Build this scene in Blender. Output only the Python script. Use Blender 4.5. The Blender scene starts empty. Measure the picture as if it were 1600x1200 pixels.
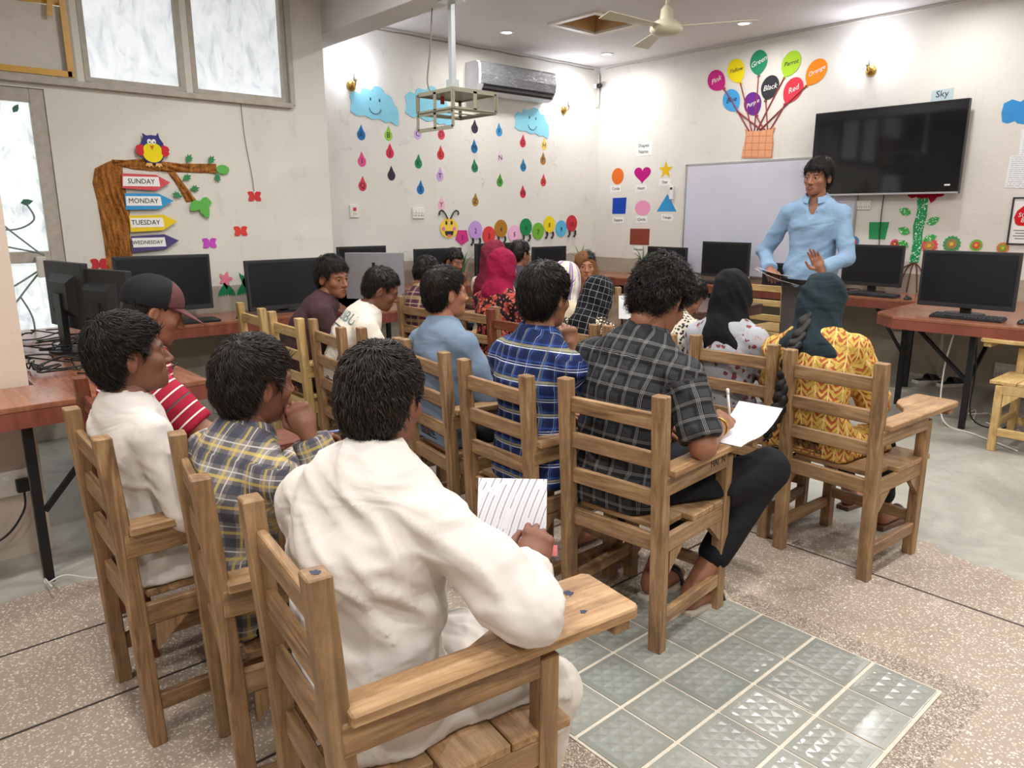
import bpy, bmesh, math, random
import numpy as np
from mathutils import Vector, Matrix

random.seed(7)
RNG = np.random.default_rng(7)
SC = bpy.context.scene
COL = SC.collection

# ---------------------------------------------------------------- camera
cam_data = bpy.data.cameras.new('camera')
cam_data.sensor_fit = 'HORIZONTAL'
cam_data.sensor_width = 36.0
cam_data.lens = 1154.2 * 36.0 / 1600.0
cam_data.clip_start = 0.02
cam_data.clip_end = 100
camera = bpy.data.objects.new('camera', cam_data)
camera.location = (0, 0, 1.45)
camera.rotation_euler = (math.radians(90 - 12.9), 0, math.radians(48.39))
COL.objects.link(camera)
SC.camera = camera

# ---------------------------------------------------------------- world and exposure
world = bpy.data.worlds.new('world')
SC.world = world
world.use_nodes = True
world.node_tree.nodes['Background'].inputs[0].default_value = (0.85, 0.93, 1.0, 1)
world.node_tree.nodes['Background'].inputs[1].default_value = 0.6
SC.view_settings.view_transform = 'Standard'
SC.view_settings.look = 'None'
SC.view_settings.exposure = 0.30
SC.view_settings.gamma = 1.0
SC.view_settings.use_curve_mapping = False
SC.cycles.use_denoising = True
SC.cycles.max_bounces = 6
SC.cycles.diffuse_bounces = 3
SC.cycles.glossy_bounces = 3
SC.cycles.use_adaptive_sampling = True
SC.cycles.adaptive_threshold = 0.05
SC.cycles.adaptive_min_samples = 16
SC.cycles.sample_clamp_indirect = 6.0

# the recessed ceiling lamps: (x, y, watts)
DOWNLIGHTS = [(-5.90, 5.17), (-5.92, 6.67), (-4.16, 6.60), (-2.40, 6.60), (-0.65, 6.60), (-0.65, 5.10),
              (-2.40, 4.05), (-4.16, 4.05), (-0.65, 3.60), (-2.40, 2.10), (-3.90, 1.90), (-0.65, 2.10),
              (0.90, 2.10), (0.90, 4.30), (-2.40, 0.40), (-0.65, 0.30), (0.90, 0.40), (-0.65, -1.40),
              (-2.40, -1.40), (0.90, -1.40)]
LAMP_W = 19.0
SCONCE_W = 6.0
LAMP_COL = (1.0, 0.98, 0.955)

# ================================================================ library
def srgb(r, g=None, b=None):
    if g is None:
        h = r.lstrip('#'); r, g, b = (int(h[i:i + 2], 16) for i in (0, 2, 4))
    f = lambda c: (c / 255 / 12.92) if c / 255 <= 0.04045 else ((c / 255 + 0.055) / 1.055) ** 2.4
    return (f(r), f(g), f(b), 1.0)

class NT:
    """small helper to write node trees"""
    def __init__(self, name):
        self.m = bpy.data.materials.new(name); self.m.use_nodes = True
        self.t = self.m.node_tree; self.n = self.t.nodes; self.n.clear()
        self.out = self.n.new('ShaderNodeOutputMaterial')
    def add(self, typ, **kw):
        nd = self.n.new('ShaderNode' + typ)
        for k, v in kw.items():
            if k.startswith('i_'):
                key = k[2:]; key = int(key) if key.isdigit() else key.replace('_', ' ')
                self.set(nd.inputs[key], v)
            else:
                setattr(nd, k, v)
        return nd
    def set(self, sock, v):
        if hasattr(v, 'bl_idname') and hasattr(v, 'outputs'):
            v = v.outputs[0]
        if isinstance(v, bpy.types.NodeSocket):
            self.t.links.new(v, sock)
        else:
            sock.default_value = v
    def math(self, op, a, b=None, c=None, clamp=False):
        nd = self.n.new('ShaderNodeMath'); nd.operation = op; nd.use_clamp = clamp
        self.set(nd.inputs[0], a)
        if b is not None: self.set(nd.inputs[1], b)
        if c is not None: self.set(nd.inputs[2], c)
        return nd.outputs[0]
    def mix(self, f, a, b, blend='MIX'):
        nd = self.n.new('ShaderNodeMix'); nd.data_type = 'RGBA'; nd.blend_type = blend
        self.set(nd.inputs[0], f); self.set(nd.inputs[6], a); self.set(nd.inputs[7], b)
        return nd.outputs[2]
    def ramp(self, f, stops, interp='LINEAR'):
        nd = self.n.new('ShaderNodeValToRGB'); nd.color_ramp.interpolation = interp
        el = nd.color_ramp.elements
        while len(el) < len(stops): el.new(0.5)
        for e, (p, c) in zip(el, stops): e.position = p; e.color = c if len(c) == 4 else (*c, 1)
        self.set(nd.inputs[0], f); return nd.outputs[0]
    def noise(self, vec, scale, detail=3, rough=0.55, dist=0.0):
        nd = self.n.new('ShaderNodeTexNoise')
        if vec is not None: self.set(nd.inputs['Vector'], vec)
        nd.inputs['Scale'].default_value = scale; nd.inputs['Detail'].default_value = detail
        nd.inputs['Roughness'].default_value = rough; nd.inputs['Distortion'].default_value = dist
        return nd.outputs[0]
    def coord(self, kind='Object'):
        return self.n.new('ShaderNodeTexCoord').outputs[kind]
    def mapping(self, vec, scale=(1, 1, 1), rot=(0, 0, 0), loc=(0, 0, 0)):
        nd = self.n.new('ShaderNodeMapping'); self.set(nd.inputs[0], vec)
        nd.inputs['Scale'].default_value = scale; nd.inputs['Rotation'].default_value = rot; nd.inputs['Location'].default_value = loc
        return nd.outputs[0]
    def sep(self, vec):
        nd = self.n.new('ShaderNodeSeparateXYZ'); self.set(nd.inputs[0], vec); return nd.outputs
    def bump(self, h, strength=0.3, dist=0.01, normal=None):
        nd = self.n.new('ShaderNodeBump'); self.set(nd.inputs['Height'], h)
        nd.inputs['Strength'].default_value = strength; nd.inputs['Distance'].default_value = dist
        if normal is not None: self.set(nd.inputs['Normal'], normal)
        return nd.outputs[0]
    def bsdf(self, color, rough=0.6, metal=0.0, normal=None, spec=0.5, **kw):
        nd = self.n.new('ShaderNodeBsdfPrincipled')
        self.set(nd.inputs['Base Color'], color); self.set(nd.inputs['Roughness'], rough); self.set(nd.inputs['Metallic'], metal)
        self.set(nd.inputs['Specular IOR Level'], spec)
        if normal is not None: self.set(nd.inputs['Normal'], normal)
        for k, v in kw.items(): self.set(nd.inputs[k.replace('_', ' ')], v)
        self.t.links.new(nd.outputs[0], self.out.inputs[0]); return nd

MATS = {}
def mat_plain(color, rough=0.6, metal=0.0, spec=0.5, var=0.06, scale=14.0, bump=0.0, **kw):
    """a flat colour with slight procedural unevenness"""
    c = srgb(color) if isinstance(color, str) else color
    key = (color, rough, metal, spec, var, scale, bump, tuple(sorted(kw.items())))
    if key in MATS: return MATS[key]
    nt = NT('mat_' + (color.strip('#') if isinstance(color, str) else 'c'))
    n = nt.noise(nt.coord(), scale, 4)
    col = nt.mix(n, tuple(x * (1 - var) for x in c[:3]) + (1,), tuple(min(1, x * (1 + var)) for x in c[:3]) + (1,))
    nrm = nt.bump(n, bump, 0.01) if bump else None
    nt.bsdf(col, rough, metal, nrm, spec, **kw)
    MATS[key] = nt.m
    return nt.m

def mat_emit(color, strength):
    key = ('emit', color, strength)
    if key in MATS: return MATS[key]
    nt = NT('mat_glow'); e = nt.add('Emission'); e.inputs[0].default_value = srgb(color); e.inputs[1].default_value = strength
    nt.t.links.new(e.outputs[0], nt.out.inputs[0]); MATS[key] = nt.m
    return nt.m

# ---------------------------------------------------------------- mesh building
class MB:
    def __init__(self): self.v = []; self.f = []; self.mi = []
    def add(self, verts, faces, mi=0):
        o = len(self.v); self.v += [tuple(p) for p in verts]; self.f += [tuple(i + o for i in q) for q in faces]; self.mi += [mi] * len(faces)
        return self
    def box(self, c, d, R=None, mi=0, taper=(1, 1)):
        hx, hy, hz = (x / 2 for x in d); vs = []
        for sz in (-1, 1):
            tx, ty = taper if sz > 0 else (1, 1)
            for sx, sy in ((-1, -1), (1, -1), (1, 1), (-1, 1)): vs.append(Vector((sx * hx * tx, sy * hy * ty, sz * hz)))
        if R is not None: vs = [R @ p for p in vs]
        vs = [p + Vector(c) for p in vs]
        return self.add(vs, [(3, 2, 1, 0), (4, 5, 6, 7), (0, 1, 5, 4), (1, 2, 6, 5), (2, 3, 7, 6), (3, 0, 4, 7)], mi)
    def bar(self, a, b, w, h, up=(0, 0, 1), mi=0):
        """a box beam from a to b, w sideways and h along up"""
        a, b = Vector(a), Vector(b); y = (b - a); L = y.length; y.normalize()
        x = y.cross(Vector(up)); x = x.normalized() if x.length > 1e-6 else Vector((1, 0, 0)); z = x.cross(y)
        R = Matrix((x, y, z)).transposed()
        return self.box((a + b) / 2, (w, L, h), R, mi)
    def prism(self, poly, z0, z1, mi=0, M=None):
        n = len(poly); vs = [Vector((x, y, z0)) for x, y in poly] + [Vector((x, y, z1)) for x, y in poly]
        if M is not None: vs = [M @ p for p in vs]
        fs = [tuple(range(n))[::-1], tuple(range(n, 2 * n))] + [(i, (i + 1) % n, n + (i + 1) % n, n + i) for i in range(n)]
        return self.add(vs, fs, mi)
    def tube(self, pts, r, n=8, mi=0, caps=True):
        pts = [Vector(p) for p in pts]; rs = r if hasattr(r, '__len__') else [r] * len(pts)
        up = Vector((0, 0, 1)); vs = []; fs = []
        prev = None
        for i, p in enumerate(pts):
            t = (pts[min(i + 1, len(pts) - 1)] - pts[max(i - 1, 0)]).normalized()
            x = (prev - t * prev.dot(t)) if prev is not None else t.cross(up)
            if x.length < 1e-4: x = t.cross(Vector((1, 0, 0)))
            x.normalize(); prev = x; y = t.cross(x)
            for k in range(n):
                a = 2 * math.pi * k / n; vs.append(p + (x * math.cos(a) + y * math.sin(a)) * rs[i])
        for i in range(len(pts) - 1):
            for k in range(n): fs.append((i * n + k, i * n + (k + 1) % n, (i + 1) * n + (k + 1) % n, (i + 1) * n + k))
        if caps: fs += [tuple(range(n))[::-1], tuple((len(pts) - 1) * n + k for k in range(n))]
        return self.add(vs, fs, mi)
    def lathe(self, prof, n=20, mi=0, c=(0, 0, 0), M=None):
        """prof: (radius, z) pairs"""
        vs = []; fs = []; c = Vector(c)
        for r, z in prof:
            for k in range(n):
                a = 2 * math.pi * k / n; p = Vector((r * math.cos(a), r * math.sin(a), z)); vs.append((M @ p if M is not None else p) + c)
        for i in range(len(prof) - 1):
            for k in range(n): fs.append((i * n + k, i * n + (k + 1) % n, (i + 1) * n + (k + 1) % n, (i + 1) * n + k))
        fs += [tuple(range(n))[::-1], tuple((len(prof) - 1) * n + k for k in range(n))]
        return self.add(vs, fs, mi)
    def build(self, name, mat, parent=None, smooth=False, bevel=0.0, seg=2, loc=None):
        me = bpy.data.meshes.new(name); me.from_pydata([tuple(p) for p in self.v], [], self.f)
        mats = mat if isinstance(mat, (list, tuple)) else [mat]
        for m in mats: me.materials.append(m)
        if len(mats) > 1: me.polygons.foreach_set('material_index', self.mi)
        bm = bmesh.new(); bm.from_mesh(me)
        bmesh.ops.recalc_face_normals(bm, faces=bm.faces)
        if bevel > 0:
            bmesh.ops.bevel(bm, geom=[e for e in bm.edges if e.calc_face_angle(0) > 0.5], offset=bevel, segments=seg, affect='EDGES', profile=0.7, clamp_overlap=True)
        bm.to_mesh(me); bm.free()
        if smooth:
            me.polygons.foreach_set('use_smooth', [True] * len(me.polygons))
        o = bpy.data.objects.new(name, me); COL.objects.link(o)
        if parent is not None: o.parent = parent
        if loc is not None: o.location = loc
        if smooth and bevel == 0:
            pass
        return o

def tag(o, label=None, cat=None, group=None, kind=None):
    if label: o['label'] = label
    if cat: o['category'] = cat
    if group: o['group'] = group
    if kind: o['kind'] = kind
    return o

def thing(name, label, cat, loc=(0, 0, 0), rz=0.0, group=None):
    o = bpy.data.objects.new(name, None); COL.objects.link(o)
    o.location = loc; o.rotation_euler = (0, 0, rz); o.empty_display_size = 0.1
    return tag(o, label, cat, group)

def copy_tree(o, parent=None):
    c = o.copy(); COL.objects.link(c); c.parent = parent
    for ch in list(o.children): copy_tree(ch, c)
    return c

def struct(o): o['kind'] = 'structure'; return o

def text(name, body, mat, parent, M, size, extrude=0.0006, align='CENTER', shear=0.0, sx=1.0):
    """lettering as a flat mesh"""
    cu = bpy.data.curves.new('lettering_curve', 'FONT'); cu.body = body; cu.size = size; cu.extrude = extrude
    cu.align_x = align; cu.align_y = 'CENTER'; cu.shear = shear; cu.resolution_u = 2
    tmp = bpy.data.objects.new('lettering_curve', cu); COL.objects.link(tmp)
    me = bpy.data.meshes.new_from_object(tmp); me.name = name
    bpy.data.objects.remove(tmp); bpy.data.curves.remove(cu)
    me.materials.clear(); me.materials.append(mat)
    o = bpy.data.objects.new(name, me); COL.objects.link(o); o.parent = parent
    o.matrix_local = M @ Matrix.Diagonal((sx, 1, 1, 1))
    return o

# local frames on the walls: x to the right, y up, z out of the wall into the room
XL, YB, XS = -6.52, 7.23, -5.50          # left (recessed) wall, back wall, wall with the days of the week
CEIL = 3.20
def wall_frame(which, s, z, off=0.0):
    if which == 'B': R = Matrix(((1, 0, 0), (0, 0, -1), (0, 1, 0))); p = Vector((s, YB - off, z))
    elif which == 'L': R = Matrix(((0, 0, 1), (1, 0, 0), (0, 1, 0))); p = Vector((XL + off, s, z))
    else: R = Matrix(((0, 0, 1), (1, 0, 0), (0, 1, 0))); p = Vector((XS + off, s, z))
    return Matrix.Translation(p) @ R.to_4x4()

def on_wall(name, label, cat, which, s, z, group=None, off=0.0, tilt=0.0):
    o = bpy.data.objects.new(name, None); COL.objects.link(o); o.empty_display_size = 0.05
    o.matrix_world = wall_frame(which, s, z, off) @ Matrix.Rotation(tilt, 4, 'Z')
    return tag(o, label, cat, group)

def cutout(name, poly, mat, parent, z0=0.0, z1=0.0015):
    return MB().prism(poly, z0, z1).build(name, mat, parent)

def ellipse(cx, cy, rx, ry, n=24, rot=0.0):
    return [(cx + rx * math.cos(a) * math.cos(rot) - ry * math.sin(a) * math.sin(rot), cy + rx * math.cos(a) * math.sin(rot) + ry * math.sin(a) * math.cos(rot)) for a in (2 * math.pi * k / n for k in range(n))]

def T4(x=0, y=0, z=0, rz=0.0): return Matrix.Translation((x, y, z)) @ Matrix.Rotation(rz, 4, 'Z')

def spline(pts, n=8):
    """Catmull-Rom through points"""
    P = [Vector(p) for p in pts]; out = []
    for i in range(len(P) - 1):
        p0, p1, p2, p3 = P[max(i - 1, 0)], P[i], P[i + 1], P[min(i + 2, len(P) - 1)]
        for k in range(n):
            t = k / n
            out.append(0.5 * ((2 * p1) + (p2 - p0) * t + (2 * p0 - 5 * p1 + 4 * p2 - p3) * t * t + (3 * p1 - p0 - 3 * p2 + p3) * t ** 3))
    out.append(P[-1]); return out

# ================================================================ room materials
def mat_wall(name, base, dado, dado_z, peel=0.3):
    nt = NT(name); co = nt.coord('Object'); sx, sy, sz = nt.sep(co)
    n1 = nt.noise(co, 0.9, 5, 0.6); n2 = nt.noise(co, 5.0, 6, 0.65); n3 = nt.noise(co, 40, 3)
    c = nt.mix(nt.ramp(n1, [(0.3, (0, 0, 0, 1)), (0.75, (1, 1, 1, 1))]), srgb(base), tuple(x * 0.9 for x in srgb(base)[:3]) + (1,))
    stain = nt.ramp(n2, [(0.60, (0, 0, 0, 1)), (0.78, (1, 1, 1, 1))])
    c = nt.mix(nt.math('MULTIPLY', stain, 0.35), c, srgb('#b9ad9c'))
    # faint vertical runs of old water
    runs = nt.noise(nt.mapping(co, (5, 5, 0.35)), 1.6, 5, 0.7)
    c = nt.mix(nt.math('MULTIPLY', nt.ramp(runs, [(0.62, (0, 0, 0, 1)), (0.8, (1, 1, 1, 1))]), 0.25), c, srgb('#a59c8e'))
    edge = nt.math('ADD', sz, nt.math('MULTIPLY', nt.noise(co, 3.0), 0.01))
    low = nt.math('LESS_THAN', edge, dado_z)
    c = nt.mix(low, c, nt.mix(n2, srgb(dado), tuple(x * 0.72 for x in srgb(dado)[:3]) + (1,)))
    flakes = nt.ramp(nt.noise(co, 3.3, 8, 0.75), [(0.60, (0, 0, 0, 1)), (0.635, (1, 1, 1, 1))])
    h = nt.math('ADD', nt.math('MULTIPLY', n3, 0.12), nt.math('MULTIPLY', flakes, peel))
    h = nt.math('ADD', h, nt.math('MULTIPLY', n2, 0.5))
    nt.bsdf(c, 0.62, 0, nt.bump(h, 0.45, 0.012), 0.3)
    return nt.m

M_WALL_L = mat_wall('plaster_peeling', '#e6e3dc', '#bfb3a2', 0.985, 0.9)
M_WALL_B = mat_wall('plaster_cream', '#e6e2da', '#b7ac9b', 0.93, 0.15)
M_WALL_S = mat_wall('plaster_grey', '#e0ddd3', '#b4aa9b', 0.945, 0.15)
M_PILLAR = mat_wall('plaster_pillar', '#d9c9b8', '#d0bfae', 0.60, 0.3)

def mat_ceiling():
    nt = NT('ceiling_texture'); co = nt.coord('Object')
    n = nt.noise(co, 60, 4, 0.7); n2 = nt.noise(co, 1.2, 4)
    c = nt.mix(n2, srgb('#e6e2e0'), srgb('#d2cdcb'))
    nt.bsdf(c, 0.7, 0, nt.bump(n, 0.6, 0.01), 0.25); return nt.m
M_CEIL = mat_ceiling()

def mat_floor():
    nt = NT('terrazzo_and_cement'); co = nt.coord('Object'); sx, sy, sz = nt.sep(co)
    # terrazzo: light chips in a brown-grey matrix
    v = nt.add('TexVoronoi'); v.feature = 'F1'; v.inputs['Scale'].default_value = 120; nt.set(v.inputs['Vector'], nt.mapping(co, (1, 1, 0.0)))
    chip = nt.math('LESS_THAN', v.outputs['Distance'], nt.math('MULTIPLY', nt.noise(co, 60, 2), 0.82))
    rnd = nt.sep(v.outputs['Color'])[0]
    chipc = nt.ramp(rnd, [(0.0, srgb('#d8ccbd')), (0.5, srgb('#b9aa99')), (0.8, srgb('#efe6da')), (1.0, srgb('#8b7a6a'))])
    base = nt.mix(nt.noise(co, 2.2, 5), srgb('#a59685'), srgb('#917f72'))
    grime = nt.ramp(nt.noise(co, 1.1, 5, 0.65), [(0.35, (0, 0, 0, 1)), (0.7, (1, 1, 1, 1))])
    tz = nt.mix(nt.math('MULTIPLY', chip, nt.math('GREATER_THAN', rnd, 0.25)), base, chipc)
    tz = nt.mix(nt.math('MULTIPLY', grime, 0.30), tz, srgb('#c4b8a8'))
    # smooth grey cement screed beyond it, with worn whitish patches
    n = nt.noise(co, 1.6, 7, 0.65, 0.6)
    cm = nt.ramp(n, [(0.3, srgb('#8d8a80')), (0.5, srgb('#a9a69b')), (0.62, srgb('#b9b6ab')), (0.8, srgb('#d3cec3'))])
    fine = nt.noise(co, 24, 5, 0.7)
    cm = nt.mix(nt.math('MULTIPLY', fine, 0.35), cm, srgb('#6f6c64'))
    wob = nt.math('MULTIPLY', nt.math('SUBTRACT', nt.noise(co, 2.3, 5, 0.6), 0.5), 0.55)
    my = nt.math('GREATER_THAN', nt.math('ADD', sy, wob), 3.42)
    mx = nt.math('LESS_THAN', nt.math('ADD', sx, nt.math('MULTIPLY', wob, 0.5)), -3.22)
    m = nt.math('MAXIMUM', my, mx)
    col = nt.mix(m, tz, cm)
    # coarse dark terrazzo strip that frames the glass blocks
    dx = nt.math('ABSOLUTE', nt.math('SUBTRACT', sx, -1.138)); dy = nt.math('ABSOLUTE', nt.math('SUBTRACT', sy, 1.842))
    fr = nt.math('LESS_THAN', nt.math('MAXIMUM', nt.math('SUBTRACT', dx, 0.509), nt.math('SUBTRACT', dy, 0.501)), 0.105)
    v2 = nt.add('TexVoronoi'); v2.inputs['Scale'].default_value = 240; nt.set(v2.inputs['Vector'], co)
    coarse = nt.ramp(nt.sep(v2.outputs['Color'])[0], [(0.0, srgb('#5f554c')), (0.45, srgb('#857769')), (0.8, srgb('#b3a594')), (1.0, srgb('#ded3c5'))])
    col = nt.mix(nt.math('MULTIPLY', fr, 0.85), col, coarse)
    rough = nt.math('ADD', nt.math('MULTIPLY', fine, 0.25), nt.math('ADD', nt.math('MULTIPLY', m, 0.08), 0.28))
    h = nt.math('ADD', nt.math('MULTIPLY', n, nt.math('MULTIPLY', m, 1.0)), nt.math('MULTIPLY', fine, 0.1))
    nt.bsdf(col, rough, 0, nt.bump(h, 0.25, 0.02), 0.45); return nt.m
M_FLOOR = mat_floor()
M_STRIP = mat_plain('#3c3733', 0.5)

# ---------------------------------------------------------------- shell
def slab_holes(name, axis, c0, c1, ar, br, holes, mat, parent=None):
    """a wall or ceiling slab between c0 and c1 along axis, with rectangular openings (a0,a1,b0,b1)"""
    A = sorted({ar[0], ar[1], *[h[0] for h in holes], *[h[1] for h in holes]}); B = sorted({br[0], br[1], *[h[2] for h in holes], *[h[3] for h in holes]})
    A = [a for a in A if ar[0] <= a <= ar[1]]; B = [b for b in B if br[0] <= b <= br[1]]
    def solid(i, j):
        if i < 0 or j < 0 or i >= len(A) - 1 or j >= len(B) - 1: return False
        a, b = (A[i] + A[i + 1]) / 2, (B[j] + B[j + 1]) / 2
        return not any(h[0] < a < h[1] and h[2] < b < h[3] for h in holes)
    vid = {}; vs = []; fs = []
    def V(i, j, k):
        if (i, j, k) not in vid:
            a, b, c = A[i], B[j], (c0, c1)[k]; vid[(i, j, k)] = len(vs)
            vs.append((c, a, b) if axis == 'x' else (a, c, b) if axis == 'y' else (a, b, c))
        return vid[(i, j, k)]
    for i in range(len(A) - 1):
        for j in range(len(B) - 1):
            if not solid(i, j): continue
            for k in (0, 1): fs.append((V(i, j, k), V(i + 1, j, k), V(i + 1, j + 1, k), V(i, j + 1, k)))
            for di, dj, e in ((-1, 0, ((i, j), (i, j + 1))), (1, 0, ((i + 1, j), (i + 1, j + 1))), (0, -1, ((i, j), (i + 1, j))), (0, 1, ((i, j + 1), (i + 1, j + 1)))):
                if not solid(i + di, j + dj):
                    (p, q), (r, s) = e; fs.append((V(p, q, 0), V(r, s, 0), V(r, s, 1), V(p, q, 1)))
    return struct(MB().add(vs, fs).build(name, mat, parent))

X1, Y0R = 2.6, -3.4                                     # the room goes on behind the camera
floor = struct(MB().box(((XL - 0.4 + X1) / 2, (Y0R + YB) / 2, -0.06), (X1 - XL + 0.8, YB - Y0R + 0.5, 0.12)).build('floor', M_FLOOR))
HATCH = (-5.35, -4.85, 5.30, 5.85)
ceiling = slab_holes('ceiling', 'z', CEIL, CEIL + 0.14, (XL - 0.3, X1), (Y0R, YB + 0.2), [HATCH], M_CEIL)
wall_back = struct(MB().box(((XL + X1) / 2, YB + 0.1, 1.6), (X1 - XL + 0.4, 0.2, 3.2)).build('wall_back', M_WALL_B))
wall_recess = struct(MB().box((XL - 0.1, (3.03 + YB) / 2, 1.6), (0.2, YB - 3.03, 3.2)).build('wall_left', M_WALL_L))
DOOR = (0.10, 1.05, 0.0, 2.20)
WINS = [(0.36, 1.24, 2.27, 3.08), (1.29, 1.90, 2.27, 3.08), (1.955, 2.64, 2.27, 3.08)]
wall_side = slab_holes('wall_side', 'x', XS - 0.16, XS, (Y0R, 2.95), (0, 3.2), [DOOR] + WINS, M_WALL_S)
wall_return = struct(MB().box(((XS - 0.16 + XL - 0.1) / 2, 2.99, 1.6), (XS - XL + 0.1 - 0.16, 0.08, 3.2)).build('wall_return', M_WALL_L))
wall_right = struct(MB().box((X1 + 0.1, (Y0R + YB) / 2, 1.6), (0.2, YB - Y0R, 3.2)).build('wall_right', M_WALL_B))
wall_rear = struct(MB().box(((XL + X1) / 2, Y0R - 0.1, 1.6), (X1 - XL, 0.2, 3.2)).build('wall_rear', M_WALL_B))
beam = struct(MB().box(((XL + X1) / 2, 3.07, (2.79 + CEIL) / 2), (X1 - XL - 0.01, 0.24, CEIL - 2.79)).build('trim_1', M_CEIL))
beam.name = 'ceiling_beam'; tag(beam, 'plastered ceiling beam crossing the room above the projector pole')
pillar = struct(MB().box((-3.64 - 0.24, 0.495 - 0.55, 1.6), (0.48, 1.10, 3.2)).build('wall_pillar', M_PILLAR))

# the little loft hatch in the ceiling
M_PLY = mat_plain('#cfa873', 0.6, var=0.12, scale=6)
hx0, hx1, hy0, hy1 = HATCH
hb = thing('ceiling_hatch', 'square ceiling hatch lined with tan plywood beside the fan', 'hatch', ((hx0 + hx1) / 2, (hy0 + hy1) / 2, CEIL))
w, d = hx1 - hx0, hy1 - hy0
for (c, s) in (((-w / 2, 0, 0.19), (0.012, d, 0.36)), ((w / 2, 0, 0.19), (0.012, d, 0.36)), ((0, -d / 2, 0.19), (w, 0.012, 0.36)), ((0, d / 2, 0.19), (w, 0.012, 0.36))):
    MB().box(c, s).build('side_panel', M_PLY, hb)
MB().box((0, 0, 0.375), (w, d, 0.012)).build('lid', M_PLY, hb)
M_TRIMW = mat_plain('#e4dccb', 0.5)
for (c, s) in (((-w / 2 - 0.025, 0, -0.006), (0.06, d + 0.11, 0.014)), ((w / 2 + 0.025, 0, -0.006), (0.06, d + 0.11, 0.014)), ((0, -d / 2 - 0.025, -0.006), (w, 0.06, 0.014)), ((0, d / 2 + 0.025, -0.006), (w, 0.06, 0.014))):
    MB().box(c, s).build('frame_strip', M_TRIMW, hb)

# cornice wires along the ceiling edge
M_GREYC = mat_plain('#8f887d', 0.6)
c1 = MB().tube([(XL + 0.015, 3.2 + 0.15 * i, 3.165 + 0.004 * math.sin(i * 1.7)) for i in range(27)], 0.007, 6).build('ceiling_cable', M_GREYC)
tag(c1, 'grey cable run along the top of the raindrop wall', 'cable')
c2 = MB().tube([(XL + 0.1 + 0.2 * i, YB - 0.012, 3.17 + 0.003 * math.sin(i * 1.3)) for i in range(40)], 0.008, 6).build('ceiling_conduit', mat_plain('#cfc7bb', 0.5))
tag(c2, 'thin pale conduit along the top of the balloon wall', 'conduit')

# dark metal divider strips in the terrazzo
for k, (a, b) in enumerate([((-2.32, -3.3), (-2.32, 2.98)), ((-2.80, -3.3), (-2.80, 2.98)), ((-3.22, 2.98), (2.5, 2.98)), ((-1.75, -3.3), (-1.75, 2.98)), ((-2.8, 1.30), (-1.75, 1.30)), ((0.1, -3.3), (0.1, 2.98))]):
    MB().box(((a[0] + b[0]) / 2, (a[1] + b[1]) / 2, 0.0006), (abs(a[0] - b[0]) + 0.009, abs(a[1] - b[1]) + 0.009, 0.0016)).build('divider_strip', M_STRIP, floor)

# ---------------------------------------------------------------- glass blocks set in the floor
def mat_glassblock():
    nt = NT('glass_block'); co = nt.coord('Object'); x, y, z = nt.sep(co)
    # pressed pattern of small triangles under the face
    k = 22.0
    a = nt.math('MULTIPLY', x, k); b = nt.math('MULTIPLY', y, k)
    tri = lambda q: nt.math('ABSOLUTE', nt.math('SUBTRACT', nt.math('FRACT', q), 0.5))
    h = nt.math('MINIMUM', tri(nt.math('ADD', a, b)), tri(nt.math('SUBTRACT', a, b)))
    h = nt.math('ADD', h, nt.math('MULTIPLY', tri(nt.math('MULTIPLY', a, 1.0)), 0.7))
    rim = nt.math('LESS_THAN', nt.math('MAXIMUM', nt.math('ABSOLUTE', x), nt.math('ABSOLUTE', y)), 0.078)
    info = nt.add('ObjectInfo')
    base = nt.mix(info.outputs['Random'], srgb('#868982'), srgb('#96988f'))
    base = nt.mix(nt.math('MULTIPLY', nt.math('MULTIPLY', h, rim), 0.38), base, srgb('#c6cbc6'))
    scr = nt.noise(co, 55, 5, 0.7)
    base = nt.mix(nt.math('MULTIPLY', nt.ramp(scr, [(0.62, (0, 0, 0, 1)), (0.7, (1, 1, 1, 1))]), 0.3), base, srgb('#d8d8d0'))
    nt.bsdf(base, 0.22, 0, nt.bump(nt.math('MULTIPLY', h, rim), 0.55, 0.012), 0.6, Coat_Weight=0.7, Coat_Roughness=0.12)
    return nt.m
M_GLASSB = mat_glassblock()
M_MORTAR = mat_plain('#c9c0b0', 0.8, var=0.2, scale=60, bump=0.3)
mb = MB(); GX, GY, DX, DY = -1.2396, 2.3416, 0.2031, 0.2003
for i in range(-2, 4): mb.box((GX + i * DX, GY - 2.5 * DY, 0.001), (0.016, 5 * DY + 0.01, 0.005))
mortar = MB().box((GX + 0.5 * DX, GY - 2.5 * DY, 0.001), (5 * DX + 0.01, 5 * DY + 0.01, 0.006)).build('mortar_bed', M_MORTAR, floor)
gproto = None
for i in range(-2, 3):
    for j in range(5):
        if gproto is None:
            gproto = MB().box((0, 0, 0.003), (DX - 0.0125, DY - 0.008, 0.008)).build('glass_block', M_GLASSB, floor, bevel=0.002)
            g = gproto
        else:
            g = gproto.copy(); COL.objects.link(g)
        g.location = (GX + (i + 0.5) * DX, GY - (j + 0.5) * DY, 0.0)

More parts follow.
